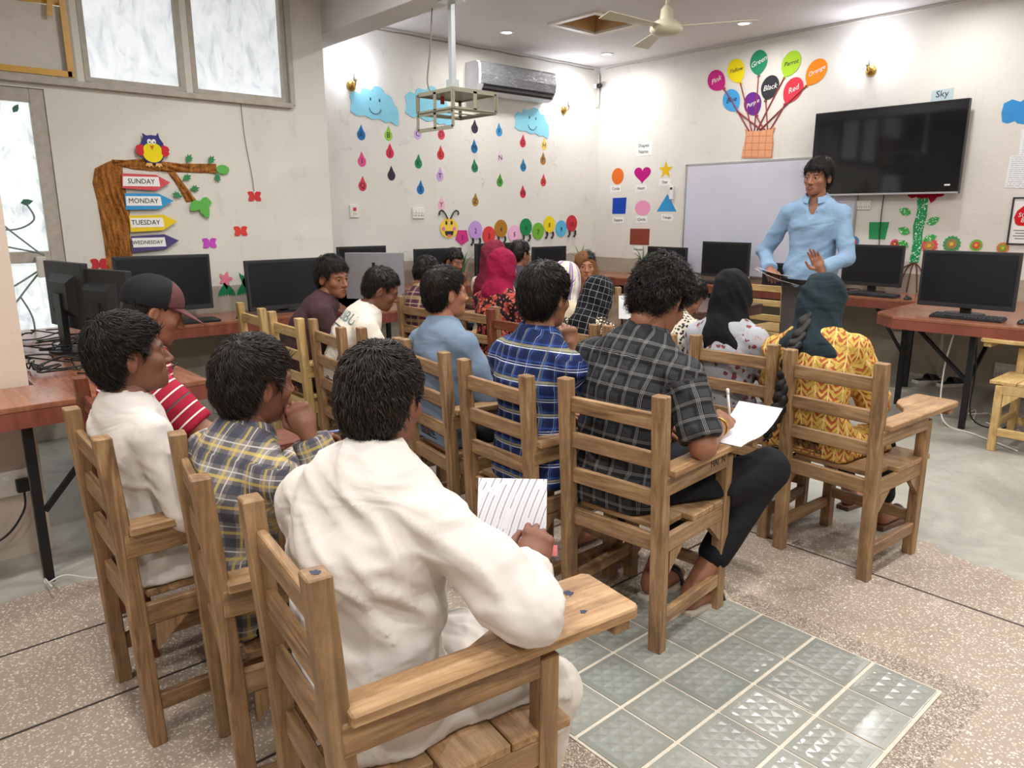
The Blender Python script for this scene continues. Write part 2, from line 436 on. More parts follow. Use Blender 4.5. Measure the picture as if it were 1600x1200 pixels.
# ---------------------------------------------------------------- windows and glazed door in the side wall
M_FRAME = mat_plain('#b3aca0', 0.6, var=0.25, scale=25, bump=0.3)
def mat_pane(tint, strength, streak):
    nt = NT('frosted_pane'); co = nt.coord('Object')
    n = nt.noise(nt.mapping(co, (1, 3, 1.5)), 3.5, 8, 0.72, 0.8); n2 = nt.noise(nt.mapping(co, (1, 4, 0.8)), 2.0, 4)
    c = nt.ramp(n, [(0.36, srgb('#a9b5c0')), (0.5, srgb(tint)), (0.75, srgb('#ffffff'))])
    c = nt.mix(nt.math('MULTIPLY', n2, streak), c, srgb('#b9b4a8'))
    bs = nt.bsdf(srgb('#c9ced2'), 0.35, 0, nt.bump(n, 0.3, 0.01), 0.5)
    nt.set(bs.inputs['Emission Color'], c); bs.inputs['Emission Strength'].default_value = strength
    return nt.m
M_PANE = mat_pane('#dfe8ef', 0.62, 0.45)
M_PANE_DOOR = mat_pane('#eaf4f2', 0.72, 0.1)
M_BOARD = mat_plain('#d6d1c6', 0.75, var=0.12, scale=18)
M_TAPE = mat_plain('#cf9a22', 0.35, var=0.2, scale=20, spec=0.6)
for k, (a0, a1, b0, b1) in enumerate(WINS):
    wn = struct(thing('window_%d' % (k + 1), ['upper window pane boarded halfway and edged with yellow tape', 'upper frosted window beside the taped one', 'upper frosted window nearest the wall corner'][k], None, (XS - 0.05, (a0 + a1) / 2, (b0 + b1) / 2)))
    w, h = a1 - a0, b1 - b0
    MB().box((0, 0, 0), (0.008, w - 0.02, h - 0.02)).build('pane', M_PANE, wn)
    for (c, s) in (((0.03, -w / 2 + 0.012, 0), (0.05, 0.035, h)), ((0.03, w / 2 - 0.012, 0), (0.05, 0.035, h)), ((0.03, 0, -h / 2 + 0.012), (0.05, w - 0.045, 0.035)), ((0.03, 0, h / 2 - 0.012), (0.05, w - 0.045, 0.035))):
        MB().box(c, s).build('window_frame', M_FRAME, wn, bevel=0.004)
    if k == 0:
        MB().box((0.012, -0.01, -0.19), (0.008, w - 0.05, 0.42)).build('cardboard', M_BOARD, wn)
        MB().box((0.018, -0.01, 0.03), (0.004, w - 0.04, 0.035), Matrix.Rotation(0.03, 3, 'X')).build('tape', M_TAPE, wn)
        MB().box((0.06, -0.01, -h / 2 + 0.03), (0.004, w - 0.03, 0.035)).build('tape', M_TAPE, wn)
        MB().box((0.06, w / 2 - 0.03, -0.17), (0.004, 0.035, 0.44)).build('tape', M_TAPE, wn)
        MB().box((0.064, w / 2 - 0.10, 0.02), (0.004, 0.03, 0.14), Matrix.Rotation(-0.12, 3, 'X')).build('tape', M_TAPE, wn)
# outer frame below the windows
MB().box((XS + 0.012, 1.5, 2.245), (0.05, 2.33, 0.035)).build('window_sill', M_FRAME, wall_side, bevel=0.005)
MB().box((XS + 0.012, 2.665, 2.68), (0.05, 0.035, 0.86)).build('window_jamb', M_FRAME, wall_side, bevel=0.005)

door = struct(thing('door_1', 'glazed metal door with a painted vine grille behind the desk', None, (XS - 0.06, 0.575, 0)))
for (c, s) in (((0.02, -0.435, 1.1), (0.06, 0.08, 2.2)), ((0.02, 0.435, 1.1), (0.06, 0.08, 2.2)), ((0.02, 0, 2.16), (0.06, 0.79, 0.08)), ((0.02, 0, 1.19), (0.06, 0.79, 0.07)), ((0.02, 0, 0.06), (0.06, 0.79, 0.12))):
    MB().box(c, s).build('door_rail', M_FRAME, door, bevel=0.006)
MB().box((0, 0, 1.675), (0.008, 0.80, 0.90)).build('pane', M_PANE_DOOR, door)
MB().box((0, 0, 0.635), (0.008, 0.80, 1.03)).build('pane', M_PANE_DOOR, door)
MB().box((0.075, 0.33, 1.13), (0.05, 0.05, 0.13)).build('door_latch', mat_plain('#cfcabf', 0.4), door, bevel=0.008)
M_VINE = mat_plain('#7f9088', 0.6)
M_LEAFD = mat_plain('#3e6f5e', 0.6)
for pts in ([(-0.3, 2.1), (0.0, 1.95), (0.17, 2.02), (0.2, 1.85), (0.08, 1.75), (0.02, 1.72)], [(0.2, 1.85), (0.1, 1.6), (0.12, 1.45), (0.3, 1.25), (0.36, 1.2)], [(0.1, 1.6), (0.0, 1.42), (0.2, 1.36), (0.33, 1.42), (0.30, 1.52)], [(-0.3, 1.3), (0.0, 1.3), (0.2, 1.25), (0.36, 1.21)],
            [(0.34, 1.12), (0.2, 0.95), (0.1, 0.80), (0.12, 0.5)], [(0.34, 1.12), (0.1, 0.98), (-0.1, 0.95)], [(0.2, 0.95), (0.25, 0.8), (0.24, 0.6)]):
    MB().tube(spline([(0.05, y, z) for y, z in pts], 6), 0.006, 6).build('vine', M_VINE, door, smooth=True)
for (y, z, r, sz) in ((0.0, 1.83, 0.5, .07), (0.05, 1.75, 2.2, .05), (0.27, 1.52, 0.2, .06), (-0.02, 1.62, 1.0, .07), (0.1, 1.23, 1.2, .06), (0.13, 1.02, 2.4, .07), (0.3, 2.05, 1.0, .05)):
    leaf = [(math.cos(r) * a - math.sin(r) * b, math.sin(r) * a + math.cos(r) * b) for a, b in ((0, 0), (sz * .4, sz * .32), (sz * .8, sz * .25), (sz * 1.2, 0), (sz * .8, -sz * .25), (sz * .4, -sz * .32))]
    MB().add([(0.056, y + a, z + b) for a, b in leaf] + [(0.053, y + a, z + b) for a, b in leaf], [(0, 1, 2, 3, 4, 5), (11, 10, 9, 8, 7, 6)] + [(i, (i + 1) % 6, 6 + (i + 1) % 6, 6 + i) for i in range(6)]).build('vine_leaf', M_LEAFD, door)
red = [(0.056, -0.03 + .05 * math.cos(a) * (1 + .3 * math.sin(3 * a)), 1.47 + .07 * math.sin(a)) for a in np.linspace(0, 2 * math.pi, 12, endpoint=False)]
MB().add(red + [(x - .004, y, z) for x, y, z in red], [tuple(range(12)), tuple(range(12, 24))[::-1]] + [(i, (i + 1) % 12, 12 + (i + 1) % 12, 12 + i) for i in range(12)]).build('painted_flower', mat_plain('#c23b46', 0.6), door)

# ---------------------------------------------------------------- lamps
M_BULB = mat_emit('#f4f6ff', 40.0)
M_DISC = mat_emit('#fffaf2', 8.0)
M_BRASS = mat_plain('#c9a45a', 0.25, 0.9)
M_HOLDER = mat_plain('#b9b2a4', 0.4)
M_RING = mat_plain('#f2f0ec', 0.35)
proto = None
for i, (x, y) in enumerate(DOWNLIGHTS):
    dl = thing('ceiling_downlight', 'recessed round ceiling downlight', 'ceiling light', (x, y, CEIL), 0, 'recessed ceiling downlights')
    dl['label'] = {0: 'round recessed downlight in the ceiling nearest the air conditioner', 1: 'round recessed downlight in the ceiling corner above the camera', 2: 'round recessed downlight in the ceiling right of the fan'}.get(i, 'round recessed ceiling downlight over the near half of the room')
    if proto is None:
        a = MB().lathe([(0.075, 0.0), (0.075, -0.006), (0.055, -0.010), (0.052, -0.002)], 20).build('trim_ring', M_RING, dl, smooth=True)
        b = MB().lathe([(0.050, -0.001), (0.050, -0.004), (0.02, -0.006), (0.002, -0.0062)], 20).build('lamp_face', M_DISC, dl, smooth=True)
        proto = (a, b)
    else:
        for q in proto:
            c = q.copy(); COL.objects.link(c); c.parent = dl
    ld = bpy.data.lights.new('downlight_light', 'AREA'); ld.shape = 'DISK'; ld.size = 0.16; ld.energy = LAMP_W * (0.55 if (y > 6 or x < -5.5) else 1.0); ld.color = LAMP_COL; ld.spread = math.radians(170)
    lo = bpy.data.objects.new('downlight_light', ld); COL.objects.link(lo); lo.parent = dl; lo.location = (0, 0, -0.02)

def sconce(which, s, z, label):
    t = on_wall('wall_sconce', label, 'wall lamp', which, s, z, 'bare bulb wall lamps')
    MB().lathe([(0.05, 0.0), (0.05, 0.008), (0.035, 0.022), (0.015, 0.03)], 18).build('back_plate', M_BRASS, t, smooth=True)
    MB().tube(spline([(0, 0, 0.02), (0, -0.01, 0.06), (0, 0.01, 0.085), (0, 0.035, 0.085)], 5), 0.008, 8).build('arm', M_BRASS, t, smooth=True)
    R = Matrix.Rotation(-math.pi / 2, 4, 'X')
    MB().lathe([(0.016, 0.0), (0.021, 0.01), (0.019, 0.055), (0.024, 0.065)], 16, M=R.to_3x3(), c=(0, 0.03, 0.085)).build('lamp_holder', M_HOLDER, t, smooth=True)
    MB().lathe([(0.014, 0.0), (0.02, 0.015), (0.032, 0.045), (0.034, 0.065), (0.026, 0.09), (0.004, 0.1)], 16, M=R.to_3x3(), c=(0, 0.092, 0.085)).build('bulb', M_BULB, t, smooth=True)
    ld = bpy.data.lights.new('sconce_light', 'POINT'); ld.energy = SCONCE_W; ld.shadow_soft_size = 0.04; ld.color = (0.84, 0.88, 1.0)
    lo = bpy.data.objects.new('sconce_light', ld); COL.objects.link(lo); lo.parent = t; lo.location = (0, 0.15, 0.14)
sconce('L', 3.77, 2.63, 'lit bare bulb wall lamp above the first blue cloud')
sconce('L', 6.61, 2.66, 'lit bare bulb wall lamp right of the air conditioner')
sconce('B', -3.21, 2.73, 'lit bare bulb wall lamp above the television')

# ================================================================ wall decorations
PAPER = {}
def paper(c): return mat_plain(c, 0.75, var=0.08, scale=9, bump=0.08, spec=0.2)
M_INK = mat_plain('#2a2a30', 0.7)
M_WHITEP = paper('#f2f1ee')

# -- raindrop letters
def drop_poly(w, h):
    pts = [(0, h * 0.62)]
    for k in range(15):
        a = math.radians(55 - k * (290 / 14)); pts.append((w / 2 * math.cos(a) if True else 0, -h * 0.12 + h * 0.38 * math.sin(a)))
    return pts
DROPS = [('A', 3.857, 2.212, '#2f74b8', 'blue'), ('B', 4.163, 2.226, '#9acb4b', 'lime green'), ('C', 4.51, 2.262, '#cfaee0', 'lilac'), ('D', 4.808, 2.277, '#d9505c', 'red'),
         ('I', 3.852, 1.967, '#e0578c', 'pink'), ('J', 4.173, 2.061, '#d2384f', 'crimson'), ('K', 4.51, 1.976, '#2f8a5c', 'green'), ('L', 4.794, 2.076, '#cf3c3c', 'red'),
         ('Q', 3.848, 1.739, '#d8495a', 'red'), ('R', 4.181, 1.848, '#3f3f4a', 'dark grey'), ('S', 4.528, 1.720, '#2a77b8', 'blue'), ('T', 4.779, 1.858, '#c7a5dc', 'lilac'),
         ('E', 5.253, 2.370, '#3b3b47', 'dark grey'), ('F', 5.600, 2.361, '#3e97d3', 'sky blue'), ('G', 5.957, 2.265, '#d2384c', 'red'), ('H', 6.294, 2.254, '#ead06a', 'pale yellow'),
         ('M', 5.245, 2.166, '#2b6ea9', 'deep blue'), ('N', 5.615, 2.083, '#e9cfe0', 'pale pink'), ('O', 5.963, 2.001, '#2f86b8', 'blue'), ('P', 6.278, 2.087, '#a47a45', 'brown'),
         ('U', 5.247, 1.964, '#2f8560', 'green'), ('V', 5.608, 1.823, '#4f9a3f', 'leaf green'), ('W', 5.959, 1.705, '#cf3549', 'red'), ('X', 6.287, 1.843, '#d84a4e', 'coral red'),
         ('Y', 4.789, 1.566, '#efb6c9', 'pale pink'), ('Z', 5.252, 1.607, '#a8803c', 'ochre brown')]
for ch, s, z, c, cn in DROPS:
    t = on_wall('paper_raindrop', '%s paper raindrop marked with letter %s on the recessed wall' % (cn, ch), 'paper raindrop', 'L', s, z, 'alphabet raindrops', tilt=random.uniform(-.08, .08))
    cutout('drop', drop_poly(0.092, 0.13), paper(c), t)
    text('letter', ch, M_INK, t, T4(0, -0.012, 0.0025), 0.075)

# -- clouds
def cloud_poly(w, h, seed):
    r = random.Random(seed); out = []
    ctl = [(-.5, -.28), (-.47, -.05), (-.50, .12), (-.40, .25), (-.30, .22), (-.24, .38), (-.08, .36), (.0, .48), (.14, .46), (.22, .32), (.33, .28), (.40, .08), (.47, -.02), (.50, -.25), (.47, -.5), (.33, -.42), (.22, -.46), (.1, -.38), (-.05, -.42), (-.2, -.35), (-.35, -.38)]
    P = spline([(x * w, y * h, 0) for x, y in ctl + [ctl[0]]], 4)[:-1]
    return [(p.x, p.y) for p in P]
M_CLOUD = paper('#8fd3e8')
for (s, z, w, h, lb, face) in ((4.02, 2.49, 0.54, 0.34, 'smiling sky blue paper cloud below the first wall lamp', True), (4.66, 2.54, 0.58, 0.38, 'sky blue paper cloud behind the projector cage', False), (6.10, 2.49, 0.54, 0.32, 'smiling sky blue paper cloud under the air conditioner', True)):
    t = on_wall('paper_cloud', lb, 'paper cloud', 'L', s, z, 'paper clouds', tilt=-0.04)
    cutout('cloud', cloud_poly(w, h, 3), M_CLOUD, t, 0, 0.006)
    if face:
        for ex in (-0.05, 0.05): cutout('eye', ellipse(ex, 0.04, 0.007, 0.016, 12), M_INK, t, 0.006, 0.008)
        MB().tube([(0.065 * math.cos(a), -0.035 + 0.055 * math.sin(a), 0.008) for a in np.linspace(math.pi * 1.04, math.pi * 1.96, 14)], 0.003, 5).build('smile', M_INK, t)

# -- caterpillar of numbers
cat = on_wall('paper_caterpillar', 'smiling paper caterpillar of numbered coloured discs above the monitors', 'wall decoration', 'L', 4.88, 1.31, off=0.004)
segs = [(5.06, 1.215, '#cf3b86', '1', 5), (5.244, 1.285, '#c49bdd', '2', 0), (5.438, 1.225, '#e04447', '3', 0), (5.616, 1.297, '#b07a2c', '4', 0), (5.823, 1.236, '#f1b7da', '5', 0), (6.003, 1.31, '#24894f', '6', 0), (6.202, 1.26, '#74b63c', '7', 0), (6.386, 1.337, '#f0d42c', '8', 0), (6.592, 1.286, '#5db4dd', '9', 0), (6.774, 1.347, '#c93642', '10', 0)]
h = cutout('head', ellipse(0, 0, 0.118, 0.104), paper('#f4cf52'), cat, 0, 0.004)
for ex in (-0.035, 0.035): cutout('eye', ellipse(ex, 0.055, 0.014, 0.022, 14), M_INK, h, 0.004, 0.0055)
for ex in (-0.075, 0.07): cutout('cheek', ellipse(ex, -0.005, 0.022, 0.02, 14), paper('#d67bc4'), h, 0.004, 0.0055)
cutout('mouth', [(-0.06, -0.03), (0.06, -0.03), (0.05, -0.07), (0.02, -0.09), (-0.02, -0.09), (-0.05, -0.07)], M_INK, h, 0.004, 0.0055)
cutout('tongue', ellipse(0, -0.078, 0.03, 0.014, 14), paper('#e5737a'), h, 0.0055, 0.0065)
for sgn in (-1, 1):
    MB().tube(spline([(0.02 * sgn, 0.1, 0.009), (0.05 * sgn, 0.15, 0.009), (0.09 * sgn, 0.185, 0.009), (0.125 * sgn, 0.17, 0.009), (0.125 * sgn, 0.14, 0.009)], 5), 0.008, 6).build('antenna', M_INK, cat, smooth=True)
for i, (s, z, c, d, n) in enumerate(segs):
    x, y = s - 4.88, z - 1.31
    poly = ellipse(x, y, 0.095, 0.10) if not n else [(x + 0.1 * math.cos(a), y + 0.09 * math.sin(a)) for a in (0.9, 2.2, 3.4, 4.6, 5.8)]
    g = cutout('body_disc', poly, paper(c), cat, 0.0 + 0.002 * (i % 2), 0.003 + 0.002 * (i % 2))
    text('number', d, M_INK, g, T4(x, y - .01, 0.0065), 0.075)
    if i in (1, 3, 5, 7, 9):
        for q in (-0.05, 0.05):
            MB().tube(spline([(x + q, y - 0.085, 0.017), (x + q + 0.005, y - 0.13, 0.017), (x + q - 0.02, y - 0.16, 0.017)], 4), [0.012] * 8 + [0.016], 6).build('foot', M_INK, cat, smooth=True)

# -- week-day tree on the side wall.  k scales distances measured from the camera height
K = 5.5 / 5.15
def S(s, z): return (s * K, 1.45 + (z - 1.45) * K)
def mat_crepe():
    nt = NT('crumpled_brown_paper'); co = nt.coord('Object')
    n = nt.noise(nt.mapping(co, (14, 2.5, 1)), 2.6, 6, 0.7, 1.2)
    c = nt.ramp(n, [(0.3, srgb('#6d4320')), (0.5, srgb('#a86a2c')), (0.7, srgb('#c98a46'))])
    nt.bsdf(c, 0.7, 0, nt.bump(n, 0.9, 0.02), 0.3); return nt.m
M_CREPE = mat_crepe()
def crumpled(name, poly, parent, depth=0.02, rot=0.0):
    """a puffed crumpled paper shape: subdivided grid of the outline with ridges"""
    bm = bmesh.new(); vs = [bm.verts.new((x, y, 0)) for x, y in poly]; bm.faces.new(vs)
    bmesh.ops.triangulate(bm, faces=bm.faces)
    for _ in range(4): bmesh.ops.subdivide_edges(bm, edges=[e for e in bm.edges if e.calc_length() > 0.018], cuts=1, use_grid_fill=True); bmesh.ops.triangulate(bm, faces=bm.faces)
    r = random.Random(len(poly))
    for v in bm.verts:
        q = v.co.x * math.cos(rot) + v.co.y * math.sin(rot); p = -v.co.x * math.sin(rot) + v.co.y * math.cos(rot)
        v.co.z = 0.004 + depth * abs(math.sin(q * 85 + 3 * math.sin(p * 9))) * (0.6 + 0.4 * math.sin(p * 17 + q * 30)) + r.uniform(0, 0.004)
        if v.is_boundary: v.co.z *= 0.4
    ex = bmesh.ops.extrude_face_region(bm, geom=bm.faces[:]); 
    for v in [g for g in ex['geom'] if isinstance(g, bmesh.types.BMVert)]: v.co.z = 0.0005
    bmesh.ops.recalc_face_normals(bm, faces=bm.faces)
    me = bpy.data.meshes.new(name); bm.to_mesh(me); bm.free(); me.materials.append(M_CREPE)
    o = bpy.data.objects.new(name, me); COL.objects.link(o); o.parent = parent; return o
o0 = S(1.28, 1.5)
tree = on_wall('paper_tree', 'crumpled brown paper tree trunk with a branch on the side wall', 'wall decoration', 'S', *o0)
rel = lambda pts: [(S(a, b)[0] - o0[0], S(a, b)[1] - o0[1]) for a, b in pts]
crumpled('trunk', rel([(1.199, 1.724), (1.269, 1.762), (1.304, 1.777), (1.353, 1.737), (1.352, 1.694), (1.357, 1.608), (1.37, 1.506), (1.354, 1.359), (1.352, 1.21), (1.352, 1.0), (1.20, 1.0), (1.2, 1.142), (1.2, 1.325), (1.19, 1.533), (1.176, 1.639)]), tree, 0.022)
crumpled('branch', rel([(1.298, 1.78), (1.372, 1.78), (1.484, 1.793), (1.583, 1.783), (1.7, 1.773), (1.932, 1.782), (1.926, 1.72), (1.755, 1.719), (1.577, 1.72), (1.421, 1.725), (1.301, 1.749)]), tree, 0.02, math.pi / 2)
crumpled('twig', rel([(1.607, 1.728), (1.665, 1.719), (1.73, 1.62), (1.784, 1.54), (1.714, 1.53), (1.671, 1.63)]), tree, 0.018, math.pi / 4)
def leaf_poly(L, W, rot, ox=0, oy=0):
    base = [(0, 0), (L * .25, W * .42), (L * .55, W * .5), (L * .85, W * .25), (L, 0), (L * .85, -W * .25), (L * .55, -W * .5), (L * .25, -W * .42)]
    return [(ox + a * math.cos(rot) - b * math.sin(rot), oy + a * math.sin(rot) + b * math.cos(rot)) for a, b in base]
M_LEAF, M_LEAF2 = paper('#3f8a55'), paper('#63b353')
def serrated(cx, cy, sz, rot):
    return [(cx + sz * r * math.cos(a + rot), cy + sz * r * math.sin(a + rot)) for a, r in zip(np.linspace(0, 2 * math.pi, 18, endpoint=False), [1, .55, .8, .4, .62, .35, .5, .3, .5, .75, .5, .3, .5, .35, .62, .4, .8, .55])]
for (s, z, kind, rot) in ((1.751, 1.802, 0, 1.0), (1.894, 1.801, 0, 0.9), (1.928, 1.698, 0, -1.5), (1.725, 1.684, 0, 0.5), (1.768, 1.617, 0, 0.2), (1.662, 1.573, 0, 2.8)):
    x, y = rel([(s, z)])[0]; cutout('leaf', serrated(x, y, 0.042, rot), M_LEAF, tree, 0.016, 0.018)
x, y = rel([(1.969, 1.746)])[0]; cutout('leaf', ellipse(x, y, 0.045, 0.032), M_LEAF2, tree, 0.016, 0.018)
x, y = rel([(1.80, 1.54)])[0]
for i, (rot, L) in enumerate(((-0.2, .08), (-1.2, .13), (-2.4, .10))): cutout('leaf', leaf_poly(L, 0.07, rot, x, y), M_LEAF2, tree, 0.02, 0.022 + .0012 * i)
# the days
for nm, c, cn, pts in (('SUNDAY', '#d5585c', 'red', [(1.339, 1.699), (1.538, 1.697), (1.621, 1.651), (1.528, 1.6), (1.332, 1.611)]), ('MONDAY', '#3d9ad3', 'blue', [(1.342, 1.58), (1.541, 1.582), (1.628, 1.538), (1.538, 1.485), (1.34, 1.48)]),
                       ('TUESDAY', '#eacb2d', 'yellow', [(1.353, 1.444), (1.557, 1.451), (1.64, 1.409), (1.547, 1.353), (1.353, 1.344)]), ('WEDNESDAY', '#554a7d', 'purple', [(1.35, 1.319), (1.552, 1.328), (1.638, 1.286), (1.55, 1.234), (1.353, 1.218)]), ('THURSDAY', '#4f9a5a', 'green', [(1.35, 1.19), (1.552, 1.195), (1.638, 1.155), (1.55, 1.105), (1.353, 1.09)])):
    cx, cy = S(1.45, sum(p[1] for p in pts) / 5)
    t = on_wall('day_sign', '%s arrow sign reading %s beside the paper tree' % (cn, nm), 'sign', 'S', cx, cy, 'week-day arrow signs', off=0.024)
    q = [(S(a, b)[0] - cx, S(a, b)[1] - cy) for a, b in pts]
    cutout('arrow', q, paper(c), t, 0, 0.003)
    cutout('card', [(q[0][0] + .005, 0.032), (0.108, 0.034), (0.113, -0.028), (q[4][0] + .006, -0.030)], M_WHITEP, t, 0.003, 0.0042)
    text('lettering', nm, M_INK, t, T4(-0.003, 0.002, 0.0055), 0.045 if nm != 'WEDNESDAY' else 0.034, sx=0.95)
# bird
ox, oy = S(1.533, 1.845)
owl = on_wall('paper_bird', 'round navy and yellow paper bird with red wings on the branch', 'wall decoration', 'S', ox, oy, off=0.024)
cutout('body', [(-.075, .0), (-.07, .045), (-.052, .075), (-.055, .108), (-.03, .093), (0, .098), (.03, .095), (.045, .115), (.052, .08), (.072, .05), (.08, 0), (.06, -.06), (.03, -.085), (-.03, -.085), (-.06, -.06)], paper('#3f3f7d'), owl, 0, 0.003)
cutout('belly', ellipse(0, -0.015, 0.066, 0.064), paper('#f0dc22'), owl, 0.003, 0.0045)
for ex in (-.016, .012):
    e = cutout('eye', ellipse(ex, .055, .014, .017, 14), M_WHITEP, owl, 0.0045, 0.006); cutout('pupil', ellipse(ex + .002, .051, .005, .006, 10), M_INK, e, 0.006, 0.007)
cutout('beak', [(-.015, .03), (.010, .03), (-.001, .003)], paper('#d56a3a'), owl, 0.006, 0.0075)
for sx in (-1, 1):
    cutout('wing', [(sx * a, b) for a, b in ((.058, .03), (.075, .035), (.1, .025), (.108, .005), (.1, -.005), (.106, -.02), (.09, -.035), (.07, -.04), (.056, -.02))], paper('#d0333f'), owl, 0.0045, 0.007)
    cutout('foot', [(sx * .012 + a, b) for a, b in ((sx * 0, -.083), (sx * .035, -.083), (sx * .042, -.105), (sx * .03, -.1), (sx * .02, -.112), (sx * .01, -.1), (sx * -.004, -.108))], paper('#e3b271'), owl, 0.003, 0.006)
# butterflies
for (s, z, c, lb) in ((2.179, 1.577, '#cf3f45', 'red paper butterfly highest on the side wall'), (2.062, 1.342, '#d9483f', 'red paper butterfly low on the side wall'), (1.842, 1.266, '#c54fc0', 'magenta paper butterfly above the first wide monitor'), (1.159, 1.155, '#c23a3c', 'red paper butterfly left of the paper tree')):
    a, b = S(s, z); t = on_wall('paper_butterfly', lb, 'paper butterfly', 'S', a, b, 'paper butterflies')
    for i, r0 in enumerate((0.5, 2.64, -0.6, -2.54)):
        o = cutout('wing', leaf_poly(0.058, 0.042, r0), paper(c), t, 0.001, 0.003 + .0012 * i)
# painted grass and flowers low on the side wall
for (s, lb) in ((2.06, 'green paper grass with a pink flower between the wide monitors'), (2.20, 'green paper grass tuft beside the second wide monitor')):
    t = on_wall('paper_grass', lb, 'wall decoration', 'S', s, 0.86); t['kind'] = 'thing'
    for i in range(7): cutout('blade', leaf_poly(0.13 + 0.03 * (i % 3), 0.035, math.pi / 2 + (i - 3) * 0.22, (i - 3) * 0.022), paper('#1f7a52'), t, 0.001 * (i % 3), 0.002 + 0.001 * (i % 3))
    if s < 2.1: cutout('flower', [(0.0 + .04 * (1 + .3 * math.cos(5 * a)) * math.cos(a), 0.13 + .04 * (1 + .3 * math.cos(5 * a)) * math.sin(a)) for a in np.linspace(0, 6.28, 30, endpoint=False)], paper('#e27f93'), t, 0.004, 0.006)

# -- shapes on the back wall
def shape(name, lb, poly, c, s, z): 
    t = on_wall('paper_shape', lb, 'paper shape', 'B', s, z, 'shape cut-outs'); cutout(name, poly, paper(c), t); return t
shape('oval', 'orange paper oval above the blue square', ellipse(0, 0, 0.095, 0.098), '#e2702a', -6.182, 1.912)
heart = [(0.0085 * 16 * math.sin(a) ** 3 * .92, 0.0085 * (13 * math.cos(a) - 5 * math.cos(2 * a) - 2 * math.cos(3 * a) - math.cos(4 * a)) * .78 + .01) for a in np.linspace(0, 2 * math.pi, 40, endpoint=False)]
shape('heart', 'magenta paper heart on the back wall', heart, '#b8187c', -5.80, 1.912)
shape('star', 'yellow five pointed paper star on the back wall', [(r * math.cos(a), r * math.sin(a)) for a, r in zip(np.linspace(math.pi / 2, math.pi * 2.5, 10, endpoint=False), [0.105, 0.042] * 5)], '#e5b91c', -5.46, 1.955)
shape('square', 'cobalt blue paper square on the back wall', [(-.11, -.098), (.1, -.095), (.112, .1), (-.108, .095)], '#1b47b3', -6.142, 1.558)
shape('disc', 'pink paper circle on the back wall', ellipse(0, 0, 0.117, 0.088), '#ec9cc0', -5.777, 1.531)
shape('triangle', 'sky blue paper triangle on the back wall', [(-.142, -.098), (.142, -.098), (0.002, .1)], '#3a97d0', -5.423, 1.586)
shape('rectangle', 'reddish brown paper rectangle below the other shapes', [(-.15, -.097), (.148, -.097), (.15, .098), (-.148, .096)], '#8a4433', -5.807, 1.19)
for (s, z, tx, lb) in ((-6.208, 1.765, 'Circle', 'white caption card under the orange oval'), (-5.812, 1.761, 'Heart', 'white caption card under the heart'), (-5.465, 1.821, 'Star', 'white caption card under the star'), (-6.151, 1.386, 'Square', 'white caption card under the blue square'), (-5.786, 1.394, 'Circle', 'white caption card under the pink circle'), (-5.413, 1.419, 'Triangle', 'white caption card under the triangle'), (-5.823, 1.038, 'Rectangle', 'white caption card under the brown rectangle')):
    t = on_wall('caption_card', lb, 'card', 'B', s, z, 'shape captions'); cutout('card', [(-.085, -.038), (.085, -.036), (.086, .038), (-.084, .036)], M_WHITEP, t)
    text('lettering', tx, M_INK, t, T4(0, 0, 0.0025), 0.05 if len(tx) < 7 else 0.036)
t = on_wall('title_card', 'white card reading Shapes Name above the paper heart', 'card', 'B', -5.796, 2.213); cutout('card', [(-.12, -.082), (.12, -.08), (.122, .082), (-.118, .08)], M_WHITEP, t)
text('lettering', 'Shapes', M_INK, t, T4(0, 0.035, 0.0025), 0.06); text('lettering', 'Name', M_INK, t, T4(0, -0.035, 0.0025), 0.06)
t = on_wall('remote_holder', 'white air conditioner remote in a wall holder by the triangle', 'remote control', 'B', -5.356, 1.70); MB().box((0, 0, 0.012), (0.045, 0.15, 0.024)).build('remote', mat_plain('#efefec', 0.4), t, bevel=0.005); MB().box((0, 0.045, 0.0255), (0.03, 0.025, 0.003)).build('display', M_INK, t)

